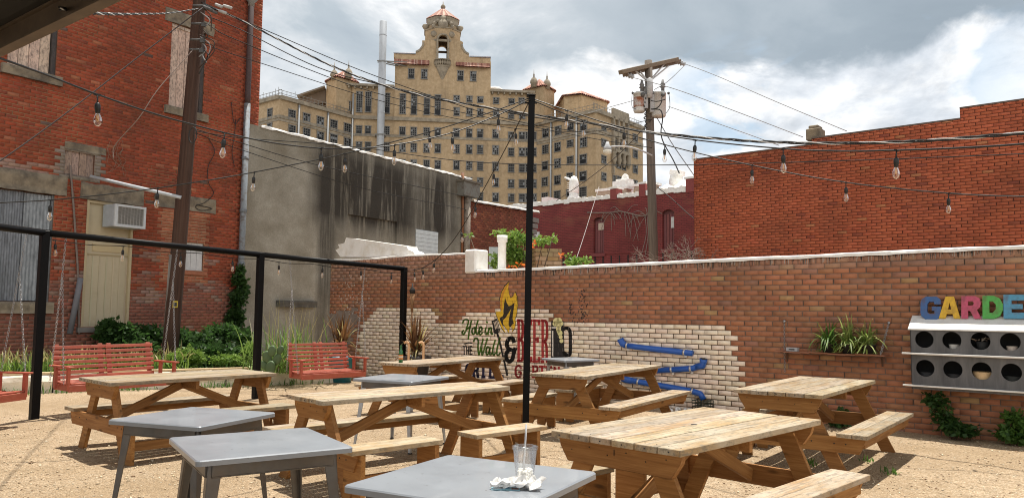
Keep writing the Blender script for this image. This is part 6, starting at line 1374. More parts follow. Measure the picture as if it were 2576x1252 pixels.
for lb_, pts in (('dashed bright wire from the crossarm right end to the right building', [(1709, 156, 23.3), (1800, 190, 22), (1950, 255, 20), (2130, 330, 18.2)]), ('middle bright wire from the right pole down to the right building', [(1583, 193, 21.5), (1700, 225, 21), (1850, 280, 20), (2020, 345, 18.6)]), ('lower bright wire from the right transformer to the right building', [(1682, 268, 21.8), (1760, 295, 21), (1860, 330, 20), (1960, 366, 19)]),
                 ('short looping jumper wire under the right crossarm', [(1722, 165, 23), (1680, 205, 22.6), (1646, 226, 22.2)]), ('pale wire from the rusty transformer leftwards', [(1598, 252, 22), (1540, 268, 24), (1480, 285, 30)])):
    cable('power_line', lb_, pts, .010, (.30, .31, .32))
for lb_, pts in (('left guy wire slanting from the right pole behind the orange building', [(1650, 292, 22.2), (1690, 360, 21.5), (1745, 440, 20.5), (1770, 480, 20)]), ('wire from the right pole leftwards across the red wall', [(1640, 300, 22), (1560, 385, 24), (1480, 450, 27), (1400, 505, 30)]), ('straight grey guy strand in front of the dark red wall', [(1507, 470, 36), (1470, 590, 31), (1444, 668, 27)]), ('dark wire running down the pole over the dark red wall', [(1652, 470, 22), (1690, 500, 21.5), (1740, 545, 21), (1790, 575, 20.6)])):
    cable('guy_wire', lb_, pts, .012, (.07, .06, .06) if 'grey' not in lb_ else (.4, .36, .35))
# ================================================================= STRING LIGHTS
clear('bulb_glass', (1, .98, .95), .92, .03); mat('filament', (.75, .42, .12), rough=.4, var=.1)
def mesh_of(mb, name, mats_):
    o = mb.build(name, mats_); me = o.data; bpy.data.objects.remove(o); return me
mb = MB(); mb.tube([(0, 0, 0), (0, 0, -.075)], .006, 6); mb.box((0, 0, -.002), (.05, .016, .016)); mb.lathe([(.009, -.06), (.018, -.07), (.021, -.085), (.021, -.115), (.018, -.12), (.019, -.135), (.016, -.14)], (0, 0, 0), 12); SOCK = mesh_of(mb, 'bulb_socket', MATS['wire_black'])
mb = MB(); mb.lathe([(.014, -.138), (.017, -.152), (.026, -.175), (.030, -.195), (.027, -.215), (.018, -.232), (.006, -.24), (0, -.241)], (0, 0, 0), 14); BULB = mesh_of(mb, 'bulb', MATS['bulb_glass'])
mb = MB(); mb.tube([(-.006, 0, -.145), (-.007, 0, -.20)], .0028, 5); mb.tube([(.006, 0, -.145), (.007, 0, -.20)], .0028, 5); mb.tube([(0, .004, -.14), (0, 0, -.205)], .002, 5); FILM = mesh_of(mb, 'filament', MATS['filament'])
def string_lights(label, pts, bulbs, r=.007):
    "a cable with hanging lamp holders; bulbs are picture x positions along the cable"
    raw = [D(x, y, Y) for x, y, Y in pts]; q = smooth_path(raw, 10); root = thing('string_lights', label, 'string lights', raw[0], 0, 'strings of bulbs over the yard')
    mb = MB(); mb.tube(q, r, 6); wpart(mb, 'cable', 'wire_black', root); X = np.array([P(p)[0] for p in q]); od = np.argsort(X)
    for bx in bulbs:
        p = np.array([np.interp(bx, X[od], np.array(q)[od][:, k]) for k in range(3)])
        s_ = bpy.data.objects.new('bulb_socket', SOCK); COL.objects.link(s_); s_.parent = root; s_.scale = (.92,)*3; s_.location = p-raw[0]; s_.rotation_euler = (random.gauss(0, .05), random.gauss(0, .05), random.uniform(0, 6))
        b_ = bpy.data.objects.new('bulb', BULB); COL.objects.link(b_); b_.parent = s_; f_ = bpy.data.objects.new('filament', FILM); COL.objects.link(f_); f_.parent = s_
string_lights('string of clear bulbs from the top left awning to the centre post', [(-60, 128, 3.9), (0, 147, 4.2), (120, 190, 4.7), (245, 238, 5.2), (400, 290, 5.8), (565, 334, 6.4), (690, 360, 6.8), (808, 373, 7.3), (900, 373, 7.8), (993, 365, 8.1), (1137, 334, 8.5), (1254, 289, 9.0), (1334, 250, 9.15)], [245, 565, 808, 993, 1137, 1254])
string_lights('string of clear bulbs rising from the left edge across the brick building', [(-60, 516, 7.8), (0, 510, 7.9), (127, 503, 8.1), (260, 490, 8.2), (397, 473, 8.4), (520, 454, 8.5), (640, 433, 8.7), (868, 387, 8.9), (1080, 332, 9.0), (1230, 284, 9.1), (1334, 246, 9.2)], [127, 397, 640, 868, 1080])
string_lights('upper string of clear bulbs from the centre post to the right edge', [(1338, 248, 9.2), (1427, 278, 9), (1570, 322, 8.4), (1749, 352, 7.7), (1970, 374, 6.8), (2110, 380, 6.3), (2255, 378, 5.8), (2420, 372, 5.3), (2576, 362, 4.8), (2750, 345, 4.4)], [1427, 1570, 1749, 1970, 2255, 2700])
string_lights('lower string of clear bulbs from the centre post down to the right edge', [(1338, 252, 9.2), (1400, 278, 9.25), (1468, 303, 9.3), (1672, 364, 9.3), (1892, 416, 9), (2128, 459, 8.6), (2386, 486, 8.3), (2576, 494, 8), (2740, 492, 7.8)], [1468, 1672, 1892, 2128, 2386])
string_lights('string of clear bulbs dropping from the centre post to the far frame post', [(1334, 250, 9.2), (1297, 325, 9.9), (1243, 428, 10.7), (1197, 512, 11.6), (1160, 576, 12.4), (1124, 625, 13.2), (1093, 655, 13.8), (1066, 672, 14.3), (1042, 679, 14.6), (1020, 681, 14.9)], [1297, 1243, 1197, 1160, 1093, 1064, 1042])
q = []
for k in (1, 2):
    for s_ in np.linspace(0, 1, 7)[:(7 if k == 2 else 6)]: p = on_rail(k, s_); d = p-O; w = d @ FW; x, y = P(p-np.array([0, 0, .075+.03*math.sin(s_*PI*3)**2])); q.append((x, y, p[1]-.03))
string_lights('string of clear bulbs clipped beneath the black swing frame rail', q, [139, 310, 455, 585, 702, 812, 908, 985], .006)
# ================================================================= AWNING
aw = thing('awning', 'dark corrugated canopy with a brown steel edge beam overhead', 'awning', D(0, 135, 4.6)*np.array([1, 1, 0]))
A, B = D(-40, 168, 4.9), D(318, -22, 3.75); zA_ = (A[2]+B[2])/2
A = G(0-40, 160, zA_+.0); B = G(300+30, -14, zA_); A[2] += .09; B[2] += .09; dAB = (B-A)/np.linalg.norm(B-A); nA = np.array([-dAB[1], dAB[0], 0]); A = A - dAB*1.5; B = B + dAB*3.0
mat('awning_steel', (.13, .095, .066), rough=.6, var=.25, scale=6, dark=(.05, .04, .03), dscale=4, damt=.4); mat('awning_deck', (.010, .009, .008), rough=.8, var=.3, scale=3)
mb = MB(); mb.beam(A, B, .12, .03, side=(0, 0, 1)); mb.beam(A+(0, 0, .065), B+(0, 0, .065), .012, .07, side=(0, 0, 1)); mb.beam(A+(0, 0, -.065), B+(0, 0, -.065), .012, .07, side=(0, 0, 1)); wpart(mb, 'edge_beam', 'awning_steel', aw)
sgn = 1 if ((O-A) @ nA) > 0 else -1
mb = MB(); W2_ = 5.5; n = 60; LA = np.linalg.norm(B-A); vs = []
nn = int(W2_/.075)
for i in range(nn+1):
    zz = .072 + (.035 if (i//2) % 2 else 0); p = A + nA*sgn*(W2_*i/nn) + np.array([0, 0, zz]); vs += [p-dAB*3, p+dAB*(LA+2)]
mb.raw(vs, [(2*i, 2*i+1, 2*i+3, 2*i+2) for i in range(nn)]); wpart(mb, 'roof_sheet', 'awning_deck', aw)
for k in range(5): mb = MB(); p = A + dAB*(LA*k/4); mb.beam(p+nA*sgn*.02+(0, 0, .03), p+nA*sgn*W2_+(0, 0, .03), .12, .05, side=(0, 0, 1)); wpart(mb, 'rafter', 'awning_deck', aw)
for k in (0, 1): mb = MB(); p = A+nA*sgn*(W2_-.1)-dAB*(2 if k == 0 else -LA); mb.tube([(p[0], p[1], 0), (p[0], p[1], A[2])], .06, 10); wpart(mb, 'post', 'awning_steel', aw)
# ================================================================= PICNIC TABLES
wood('deck_wood', (.47, .345, .205), (.32, .205, .10), grey=(.47, .41, .325), gamt=.85)
wood('frame_wood', (.42, .215, .075), (.26, .115, .034), rough=.7)
mat('iron', (.02, .016, .014), rough=.6, var=.2); mat('ink', (.012, .012, .012), rough=.8, var=.1)
TBL = 'timber picnic tables in the gravel yard'
TINT = [(1, 1, 1)]
def wv(k=.14): a = 1+random.uniform(-k, k); t_ = TINT[-1]; return (a*t_[0], a*random.uniform(.98, 1.02)*t_[1], a*random.uniform(.94, 1.03)*t_[2])
def glyph(txt, size, m, parent, M4):
    cu = bpy.data.curves.new('number_mark', 'FONT'); cu.body = txt; cu.size = size; cu.extrude = .0006; ob = bpy.data.objects.new('number_mark', cu); COL.objects.link(ob)
    me = bpy.data.meshes.new_from_object(ob.evaluated_get(bpy.context.evaluated_depsgraph_get())); bpy.data.objects.remove(ob); bpy.data.curves.remove(cu); me.materials.clear()
    o = link('number_mark', me, parent, MATS[m]); o.matrix_local = M4; return o
def picnic(label, fit, split, zt=.76, mark=None, nb=5, hole=False, bseat=.43):
    "fit: centre, heading of the long side, length and width of the top"
    mx_, my_, hd, l, ww = fit; r = thing('picnic_table', label, 'picnic table', (mx_, my_, 0), hd, TBL)
    T = .038; pw = ww/nb; rg = random; q_ = random.uniform(.86, 1.06); TINT.append((q_, q_*random.uniform(.985, 1.015), q_*random.uniform(.95, 1.03)))
    mb = MB()
    for k in range(nb):
        y = -ww/2+pw*(k+.5); dl = rg.uniform(-.006, .006)
        mb.box((dl, y, zt-T/2+rg.uniform(-.001, .001)), (l, pw-.010, T), np.array(Matrix.Rotation(rg.gauss(0, .0012), 3, 'Z')), wv())
    mb.build('tabletop', MATS['deck_wood'], r, .003)
    xe = l/2-.075; hw = ww/2-.03
    for s_ in (-1, 1):      # end cleats under the top, with their bevelled ends
        mb = MB(); zc = zt-T-.002; mb.prism([(-hw, 0), (hw, 0), (hw-.012, -.05), (hw-.07, -.135), (-hw+.07, -.135), (-hw+.012, -.05)], (0, 1, 0), (0, 0, 1), (1, 0, 0), (s_*xe-.019, 0, zc), .038, wv()); mb.build('end_cleat', MATS['frame_wood'], r, .003)
    mb = MB(); mb.box((0, 0, zt-T-.046), (.038, ww*.86, .088), None, wv()); mb.build('middle_cleat', MATS['frame_wood'], r, .003)
    yt, yb = ww*.24, .56
    for s_ in (-1, 1):
        for t in (-1, 1):
            x = s_*(xe-.04); p0, p1 = np.array([x, t*yb, -.02]), np.array([x, t*yt, zt-T-.004]); mb = MB(); h = .135/2
            yy = lambda z: t*(yb+(yt-yb)*z/(zt-T)); mb.prism([(yy(0)-h-.0, -.01), (yy(0)+h, -.01), (yy(zt-T)+h, zt-T-.003), (yy(zt-T)-h, zt-T-.003)], (0, 1, 0), (0, 0, 1), (1, 0, 0), (x-.018, 0, 0), .037, wv()); mb.build('leg', MATS['frame_wood'], r, .003)
    so_, si_ = .80, .53     # seat edges
    zb = bseat-T
    for s_ in (-1, 1):
        x = s_*(xe+.002); mb = MB(); e = so_-.03; mb.prism([(-e, zb-.002), (e, zb-.002), (e-.02, zb-.06), (e-.06, zb-.14), (-e+.06, zb-.14), (-e+.02, zb-.06)], (0, 1, 0), (0, 0, 1), (1, 0, 0), (x-.02, 0, 0), .038, wv()); mb.build('seat_beam', MATS['frame_wood'], r, .003)
    # full bench on one side
    f = -split; mb = MB()
    for k in range(2): mb.box((rg.uniform(-.006, .006), f*(si_+.0675+.135*k), bseat-T/2), (l, .131, T), None, wv())
    mb.build('bench_seat', MATS['deck_wood'], r, .003)
    mb = MB(); mb.box((0, f*(so_-.06), bseat-T-.045), (l*.93, .036, .085), None, wv()); mb.build('bench_rail', MATS['frame_wood'], r, .003)
    # half benches on boot-jack slabs on the other side
    hl = l*.42
    for s_ in (-1, 1):
        xc = s_*(l/2-hl/2+.02); mb = MB()
        mb.box((xc, split*(si_+.14), bseat-T/2+.002), (hl, .275, T), None, wv()); mb.build('half_bench', MATS['deck_wood'], r, .003)
        for t in (-1, 1):
            x = xc+t*(hl/2-.05)+s_*.0; x = x+.055 if (s_ < 0 and t < 0) else (x-.055 if (s_ > 0 and t > 0) else x); y0 = split*(si_+.14)
            mb = MB(); mb.prism([(-.125, bseat-T-.003), (-.128, .0), (-.03, .0), (.0, .095), (.03, .0), (.128, .0), (.125, bseat-T-.003)], (0, 1, 0), (0, 0, 1), (1, 0, 0), (x-.019, y0, 0), .038, wv()); mb.build('slab_leg', MATS['frame_wood'], r, .003)
        mb = MB(); mb.box((xc, split*(si_+.14), .16), (hl-.26, .036, .088), None, wv()); mb.build('stretcher', MATS['frame_wood'], r, .003)
    for s_ in (-1, 1):      # diagonal braces
        mb = MB(); mb.beam((s_*.022, .02*s_, zt-T-.06), (s_*(xe-.03), .02*s_, bseat-.11), .036, .088, side=(0, 1, 0), col=wv()); mb.build('brace', MATS['frame_wood'], r, .003)
    mb = MB(); sx = -l/2
    for k in range(nb):     # nail heads along the near end and bolt heads on the cleat and beam
        for q in (.25, .75): y = -ww/2+pw*(k+q); mb.lathe([(.004, -.001), (.004, .0012), (0, .002)], (sx+.06, y, zt), 6)
        if k % 1 == 0: mb.lathe([(.005, 0), (.004, .004), (0, .005)], (sx-.003, -ww/2+pw*(k+.5), zt-T*.5), 6, axis=(-1, 0, 0)); mb.lathe([(.004, 0), (.003, .003), (0, .004)], (-xe-.021, -ww*.36+.72*ww*k/(nb-1), zt-.075-.03*(k % 2)), 6, axis=(-1, 0, 0))
    for y in (-.6, -.5, .5, .6, -.3, .3): mb.lathe([(.008, 0), (.006, .005), (0, .006)], (-xe-.02, y, zb-.06), 7, axis=(-1, 0, 0))
    mb.build('fastener', MATS['iron'], r)
    if hole: mb = MB(); mb.lathe([(.022, 0), (.022, .0015), (0, .0016)], (.0, 0, zt), 14); mb.build('parasol_hole', MATS['ink'], r)
    if mark:
        if mark == '1': glyph('1', .05, 'ink', r, Matrix(((0, 0, -1, -xe-.022), (-1, 0, 0, .03), (0, 1, 0, zt-.10), (0, 0, 0, 1))))
        else: glyph(mark, .036, 'ink', r, Matrix(((0, 0, -1, -l/2-.008), (-1, 0, 0, .02), (0, 1, 0, zt-.034), (0, 0, 0, 1))))
    return r
c7 = lambda x, y: ((2000+x*.76677)/1.5652, (1000+y*.76677)/1.5652)
c8 = lambda x, y: ((2800+x*.76665)/1.5652, (1000+y*.76677)/1.5652)
T6 = picnic('nearest picnic table, broad grey topped, marked with a small 1 on its end', (1.224, 5.195, .789, 1.807, .95), 1, mark='1', nb=6, hole=True)
T7 = picnic('picnic table nearest the nest boxes, marked with a small 7', (3.161, 8.218, .918, 2.10, .85), 1, mark='7')
T5 = picnic('picnic table just right of the black centre post, by the pipes', (1.181, 10.144, 1.01, 2.36, .75), 1, hole=True)
T2 = picnic('middle picnic table left of the black centre post, behind the metal tables', (-.965, 7.206, .742, 2.05, .63), -1)
T1 = picnic('leftmost picnic table, in front of the red swing and kerb', (-3.61, 8.554, .836, 1.82, .84), -1)
T3 = picnic('farthest picnic table, carrying the green beer bottle', (-.985, 11.653, .975, 2.16, .68), -1)
# ================================================================= GREY METAL TABLES
def gm():
    m = bpy.data.materials.new('grey_enamel'); m.use_nodes = True; t = NT(m.node_tree); b = t.n['Principled BSDF']; v = t.add('ShaderNodeTexCoord').outputs['Object']
    n = t.noise(v, 3, 5, .6).outputs[0]; c = t.ramp(n, [(.3, (.27, .295, .33)), (.7, (.31, .335, .37))])
    sc = t.noise(t.mapping(v, (5, 60, 5)), 2.0, 6, .8, 1.5).outputs[0]; c = t.mix(t.ramp(sc, [(.60, 0), (.72, .5)]), c, (.44, .46, .48))
    n3 = t.noise(v, 34, 3, .5).outputs[0]; c = t.mix(t.ramp(n3, [(.70, 0), (.74, .6)]), c, (.10, .09, .085))
    t.l.new(c, b.inputs['Base Color']); b.inputs['Metallic'].default_value = .1; b.inputs['Coat Weight'].default_value = .3
    t.l.new(t.ramp(n, [(.3, .30), (.7, .48)]), b.inputs['Roughness']); MATS['grey_enamel'] = m
gm(); mat('gunmetal', (.13, .125, .12), rough=.42, metal=.75, var=.25, scale=7, dark=(.2, .14, .09), dscale=6, damt=.3)
def rrect(hx, hy, r, n=5): return [(sx*(hx-r)+r*math.cos(a), sy*(hy-r)+r*math.sin(a)) for sx, sy, a0 in ((1, 1, 0), (-1, 1, PI/2), (-1, -1, PI), (1, -1, 1.5*PI)) for a in np.linspace(a0, a0+PI/2, n)]
def metal_table(label, mid, side, rz, h=.75, legm='gunmetal'):
    r = thing('metal_table', label, 'metal table', (mid[0], mid[1], 0), rz, 'square grey metal tables'); s = side/2
    mb = MB(); o0, o1, o2 = rrect(s-.006, s-.006, .024), rrect(s, s, .028), rrect(s-.004, s-.004, .026); n = len(o0)
    vs = [(x, y, h) for x, y in o0] + [(x, y, h-.006) for x, y in o1] + [(x, y, h-.030) for x, y in o1] + [(x*.985, y*.985, h-.032) for x, y in o2]
    mb.raw(vs, [tuple(range(n))] + [(i*n+k, (i+1)*n+k, (i+1)*n+(k+1) % n, i*n+(k+1) % n) for i in range(3) for k in range(n)] + [tuple(3*n+k for k in reversed(range(n)))]); mb.build('tabletop', MATS['grey_enamel'], r)
    mb = MB()
    for k in range(4): M3 = np.array(Matrix.Rotation(k*PI/2, 3, 'Z')); mb.box(M3 @ np.array([0, -(s-.07), h-.066]), (side-.18, .016, .068), M3); mb.box(M3 @ np.array([0, -(s-.075), h-.10]), (side-.18, .03, .008), M3)
    mb.build('apron', MATS['gunmetal'], r, .002)
    for sx in (-1, 1):
        for sy in (-1, 1):      # folded sheet legs: an open L that tapers and splays
            mb = MB(); L = []
            for z, d, w_ in ((h-.034, s-.075, .072), (h-.2, s-.062, .060), (.0, s-.018, .029)):
                cx_, cy_ = sx*d, sy*d; t = .010; L.append([(cx_, cy_, z), (cx_-sx*w_, cy_, z), (cx_-sx*w_, cy_-sy*t, z), (cx_-sx*t, cy_-sy*t, z), (cx_-sx*t, cy_-sy*w_, z), (cx_, cy_-sy*w_, z)])
            vs = [p for q in L for p in q]; fs = [(i*6+k, i*6+(k+1) % 6, (i+1)*6+(k+1) % 6, (i+1)*6+k) for i in range(2) for k in range(6)] + [(0, 1, 2, 3), (0, 3, 4, 5), (12, 15, 14, 13), (12, 17, 16, 15)]
            mb.raw(vs, fs); lg = mb.build('leg', MATS[legm], r, .003)
            b_ = MB(); b_.box((sx*(s-.03), sy*(s-.03), .006), (.036, .036, .012), None, (.02, .02, .02)); b_.build('foot', MATS['wire_black'], lg)
    return r
def mt(label, Lq, Rq, h=.75, legm='gunmetal', k=1.0):
    A, B = G(*Lq, z=h), G(*Rq, z=h); m_ = (A+B)/2; d = np.linalg.norm((B-A)[:2]); return metal_table(label, m_, k*d/math.sqrt(2), math.atan2((B-A)[1], (B-A)[0])+PI/4, h, legm)
G1 = metal_table('nearest grey metal table, with the plastic cup and napkin', (-.151, 3.529), .835, 1.074)
G2 = metal_table('grey metal table at lower left, just in front of another one', (-1.417, 4.409), .815, .571)
G3 = mt('grey metal table standing between the leftmost picnic table and a nearer metal table', (264, 1055), (700, 1036), .75, 'gunmetal', .98)
mat('zinc_leg', (.42, .44, .46), rough=.4, metal=.6, var=.15)
G4 = mt('grey metal table half hidden behind the middle picnic table', (876, 951), (1140, 946), .75, 'zinc_leg', .93)
q5 = D(1435, 900, 12.4); q5[2] = 0; G5 = metal_table('farthest grey metal table, by the painted beer mug', q5, .68, math.radians(30), .75, 'zinc_leg')
# ----------------------------------------------------------------- things on the tables
h1 = .7505; cpos = G(1320, 1222, h1)
clear('clear_plastic', (1, 1, 1), .97, .12)
cupt = thing('plastic_cup', 'clear plastic cup with lid, straw and ice on the nearest metal table', 'cup', cpos); hc = .145; cupt.scale = (1.14,)*3
sc = 50/2*cpos[1]/F/.047
mb = MB(); r0, r1 = .030, .0465; mb.lathe([(r0*.9, .003), (r0, 0), (r0+.0006, .004), (r1, hc), (r1+.002, hc+.001), (r1-.001, hc+.001), (r0-.001, .006), (0, .006)], (0, 0, 0), 28); mb.build('cup_body', MATS['clear_plastic'], cupt)
mb = MB(); mb.lathe([(r1+.0035, hc-.006), (r1+.004, hc+.003), (r1-.001, hc+.005), (r1-.004, hc+.001), (.012, hc+.001), (0, hc+.002)], (0, 0, 0), 28); mb.build('lid', MATS['clear_plastic'], cupt)
mat('straw', (.62, .63, .66), rough=.3, var=.03); mb = MB(); mb.tube([(-.008, .0, .01), (.0, .0, hc), (.004, 0, hc+.085)], .0036, 8); mb.build('straw', MATS['straw'], cupt)
mi = bpy.data.materials.new('ice'); mi.use_nodes = True; b_ = mi.node_tree.nodes['Principled BSDF']; b_.inputs['Base Color'].default_value = (.93, .92, .88, 1); b_.inputs['Roughness'].default_value = .12; b_.inputs['Subsurface Weight'].default_value = .5; b_.inputs['Subsurface Radius'].default_value = (.02, .02, .02); MATS['ice'] = mi
mb = MB(); rg = random.Random(4)
for k in range(95):
    z = .010+.052*rg.random(); rr = (r0+(r1-r0)*z/hc-.009)*math.sqrt(rg.random()); a = rg.uniform(0, 6.3); M3 = np.array(Matrix.Rotation(rg.uniform(0, 3), 3, 'X') @ Matrix.Rotation(rg.uniform(0, 3), 3, 'Z')); e = rg.uniform(.008, .014); mb.box((rr*math.cos(a), rr*math.sin(a), z), (e, e*.9, e*.8), M3)
mb.build('ice', MATS['ice'], cupt, .0015)
mat('paper', (.82, .81, .79), rough=.85, var=.03)
npos = G(1303, 1221, h1); nk = MB(); nu, nv = 26, 26; V = []
for i in range(nu+1):
    for j in range(nv+1):
        x, y = (i/nu-.5), (j/nv-.5); a = mn.noise(Vector((x*5.5+3, y*5.5, .3))); b = mn.noise(Vector((x*5.5, y*5.5+7, 2.3))); c_ = mn.noise(Vector((x*9, y*9, 5.1))); e = 1-.55*(abs(x)+abs(y))
        V.append((x*.20+.035*a, y*.085+.025*b, max(.002, .016+.034*a*e+.028*b+.018*c_+.016*e)))
nk.raw(V, [(i*(nv+1)+j, (i+1)*(nv+1)+j, (i+1)*(nv+1)+j+1, i*(nv+1)+j+1) for i in range(nu) for j in range(nv)], smooth=False); o = nk.build('napkin', MATS['paper']); o.location = npos+np.array([.0, -.05, 0]); o.rotation_euler = (0, 0, -.1); sm = o.modifiers.new('sub', 'SUBSURF'); sm.levels = sm.render_levels = 1
tag(o, 'crumpled white paper napkin at the foot of the plastic cup', 'napkin')
mat('packet', attr=True, rough=.4, var=.05); kp = G(1272, 1228, h1); pk = MB(); pk.box((0, 0, .0012), (.12, .058, .0024), None, (.30, .62, .74))
for k, (x, y, w_, d_, cc) in enumerate(((-.02, .012, .06, .022, (.75, .78, .8)), (.04, -.008, .03, .03, (.28, .12, .10)), (-.035, -.017, .045, .012, (.72, .80, .82)), (.0, -.002, .035, .01, (.08, .25, .5)))): pk.box((x, y, .0027+.0003*k), (w_, d_, .0012), np.array(Matrix.Rotation(.2*(k-1), 3, 'Z')), cc)
o = pk.build('packet', MATS['packet']); o.location = kp; o.rotation_euler = (0, 0, .0); tag(o, 'small blue and white printed packet under the crumpled napkin', 'packet')
bp = G(1008, 911, .7605); bo = thing('beer_bottle', 'green glass beer bottle with orange label on the farthest picnic table', 'bottle', bp)
mat('green_glass', (.012, .13, .03), rough=.08, var=.1, spec=.8); mb = MB(); mb.lathe([(.027, 0), (.031, .004), (.031, .135), (.028, .155), (.016, .185), (.0135, .225), (.0155, .228), (.0155, .238), (.012, .24), (0, .24)], (0, 0, 0), 18); mb.build('glass_body', MATS['green_glass'], bo)
mb = MB(); mb.lathe([(.0315, .045), (.0317, .05), (.0317, .105), (.0315, .11)], (0, 0, 0), 18, col=(.62, .20, .05)); mb.lathe([(.0320, .065), (.0322, .07), (.0322, .085), (.0320, .09)], (0, 0, 0), 18, col=(.75, .65, .45)); mb.build('bottle_label', MATS['attr_matte'], bo)
# ================================================================= ON THE LONG WALL: NEST BOXES, LETTERS, SHELF, PIPES
mat('grey_boards', (.125, .125, .128), rough=.75, var=.35, scale=6, stretch=(1, 1, .15), dark=(.05, .05, .055), dscale=9, damt=.6); mat('white_board', (.74, .73, .70), rough=.65, var=.08, scale=5, dark=(.35, .32, .28), dscale=5, damt=.4)
mat('shaded_boards', (.035, .035, .036), rough=.9, var=.3, scale=5); dB = .34; xL = 2293; uL_ = WALL.uz(xL, 890, dB)[0]; zTop = WALL.uz(2420, 832, dB)[1]; zBot = WALL.uz(2420, 985, dB)[1]; LBOX = 2.45; zRoofB = zTop+.085; uR_ = uL_-LBOX  # near-black copy of the boards: shade inside the holes put into the colour
nb_ = thing('nest_boxes', 'long grey wall mounted nest box unit with two rows of round holes', 'nest boxes', WALL.at((uL_+uR_)/2, zBot, dB/2))
holes = []; nh = 8; pit = None
hx = [WALL.uz(x, 853, dB)[0] for x in (2325, 2394, 2466, 2541)]; pit = (hx[0]-hx[3])/3; zr = (WALL.uz(2420, 856, dB)[1], WALL.uz(2420, 930, dB)[1]); rad = pit*.345
US = [hx[0]-pit*k for k in range(nh)]
uR_ = US[-1]-pit*.6
mb = MB(); N = 24
def q3(u, z, d): return WALL.at(u, z, d)
zm = (zr[0]+zr[1])/2; ubs = [uL_] + [US[k]-pit/2 for k in range(nh-1)] + [uR_]
for row, (zc, z0, z1) in enumerate(((zr[0], zm, zTop), (zr[1], zBot, zm))):
    for k in range(nh):
        a, b = ubs[k], ubs[k+1]; ring_ = [(US[k]+rad*math.cos(t), zc+rad*math.sin(t)) for t in np.linspace(0, 2*PI, N+1)[:-1]]
        def edge(t):
            dx, dz = math.cos(t), math.sin(t); lim = min(((a-US[k])/dx if dx > 0 else (b-US[k])/dx) if abs(dx) > 1e-6 else 9, ((z1-zc)/dz if dz > 0 else (z0-zc)/dz) if abs(dz) > 1e-6 else 9); return (US[k]+dx*lim, zc+dz*lim)
        ts = sorted(list(np.linspace(0, 2*PI, N+1)[:-1]) + [math.atan2(zz-zc, uu-US[k]) % (2*PI) for uu in (a, b) for zz in (z0, z1)])
        vs = []; n = len(ts)
        for t in ts: e = edge(t); vs += [q3(US[k]+rad*math.cos(t), zc+rad*math.sin(t), dB), q3(*e, dB), q3(US[k]+rad*math.cos(t), zc+rad*math.sin(t), dB-.02)]
        mb.raw(vs, [f_ for i in range(n) for f_ in ((3*i, 3*((i+1) % n), 3*((i+1) % n)+1, 3*i+1), (3*i, 3*((i+1) % n), 3*((i+1) % n)+2, 3*i+2))])
part_ = lambda mb, name, m, root, bev=0.0: at_root(mb.build(name, MATS[m], None, bev), root)
part_(mb, 'front_board', 'grey_boards', nb_)
mb = MB()
for u in (uL_, uR_): panel(WALL, mb, u-.01, zBot, u+.01, zTop, .012, dB-.001); mb.prism([(.012, zTop), (dB-.001, zTop), (.12, zRoofB+.075), (.012, zRoofB+.075)], WALL.n, (0, 0, 1), WALL.d, WALL.o+WALL.d*(u-.01), .02)
panel(WALL, mb, uR_+.01, zBot, uL_-.01, zBot+.02, .012, dB-.022); panel(WALL, mb, uR_+.01, zm-.01, uL_-.01, zm+.01, .012, dB-.022); panel(WALL, mb, uR_+.01, zBot, uL_-.01, zTop, .010, .03)
for k in range(nh-1): panel(WALL, mb, ubs[k+1]-.008, zBot+.02, ubs[k+1]+.008, zTop, .03, dB-.022)
part_(mb, 'carcass', 'shaded_boards', nb_)
mb = MB(); sl_ = np.array([0, 0, 0]); p = [WALL.at(uL_+.03, zTop-.002, dB+.02), WALL.at(uR_-.03, zTop-.002, dB+.02), WALL.at(uR_-.03, zRoofB+.08, .10), WALL.at(uL_+.03, zRoofB+.08, .10)]; tn = np.array([0, 0, .018])
mb.hexa(p + [q+tn for q in p]); part_(mb, 'roof_board', 'white_board', nb_, .003)
mb = MB(); p = [WALL.at(uL_+.02, zRoofB+.082, .10), WALL.at(uR_-.02, zRoofB+.082, .10), WALL.at(uR_-.02, zRoofB+.1, .012), WALL.at(uL_+.02, zRoofB+.1, .012)]; mb.hexa([q-tn for q in p]+p, (.12, .08, .06)); part_(mb, 'roof_cap', 'attr_matte', nb_)
for z, dd in ((zm, 0), (zBot+.045, -.02)): 
    mb = MB(); panel(WALL, mb, uR_-.1, z-.008, uL_+.09, z+.012, dB+.06, dB+.10); panel(WALL, mb, uR_, z-.015, uL_, z+.003, dB+.001, dB+.02); part_(mb, 'perch_rail', 'white_board', nb_, .003)
    for k in range(0, 4):
        u = uL_-.02-k*(uL_-uR_-.04)/3; mb = MB(); panel(WALL, mb, u-.012, z-.012, u+.012, z+.006, dB+.001, dB+.06); part_(mb, 'rail_bracket', 'white_board', nb_)
def bowl(label, k, row, r_, h, col, name='bowl'):
    zz = (zm+.0105 if row == 0 else zBot+.0205); b = MB(); b.lathe([(r_*.45, 0), (r_*.8, h*.4), (r_, h), (r_*.94, h), (r_*.72, h*.42), (0, h*.15)], (0, 0, 0), 18, col=col); o = b.build(name, MATS['attr_matte']); o.location = WALL.at(US[k], zz, dB-.14); tag(o, label, 'bowl')
zfl = zr[0]-rad-zm
bowl('wide cream bowl in the third lower nest hole', 2, 1, .118, (zr[1]-zBot)*.86, (.62, .42, .22)); bowl('small white bowl in the second upper nest hole', 1, 0, .06, zr[0]-rad*.62-zm, (.7, .66, .6)); bowl('small white bowl in the fourth upper nest hole', 3, 0, .06, zr[0]-rad*.62-zm, (.72, .6, .5))
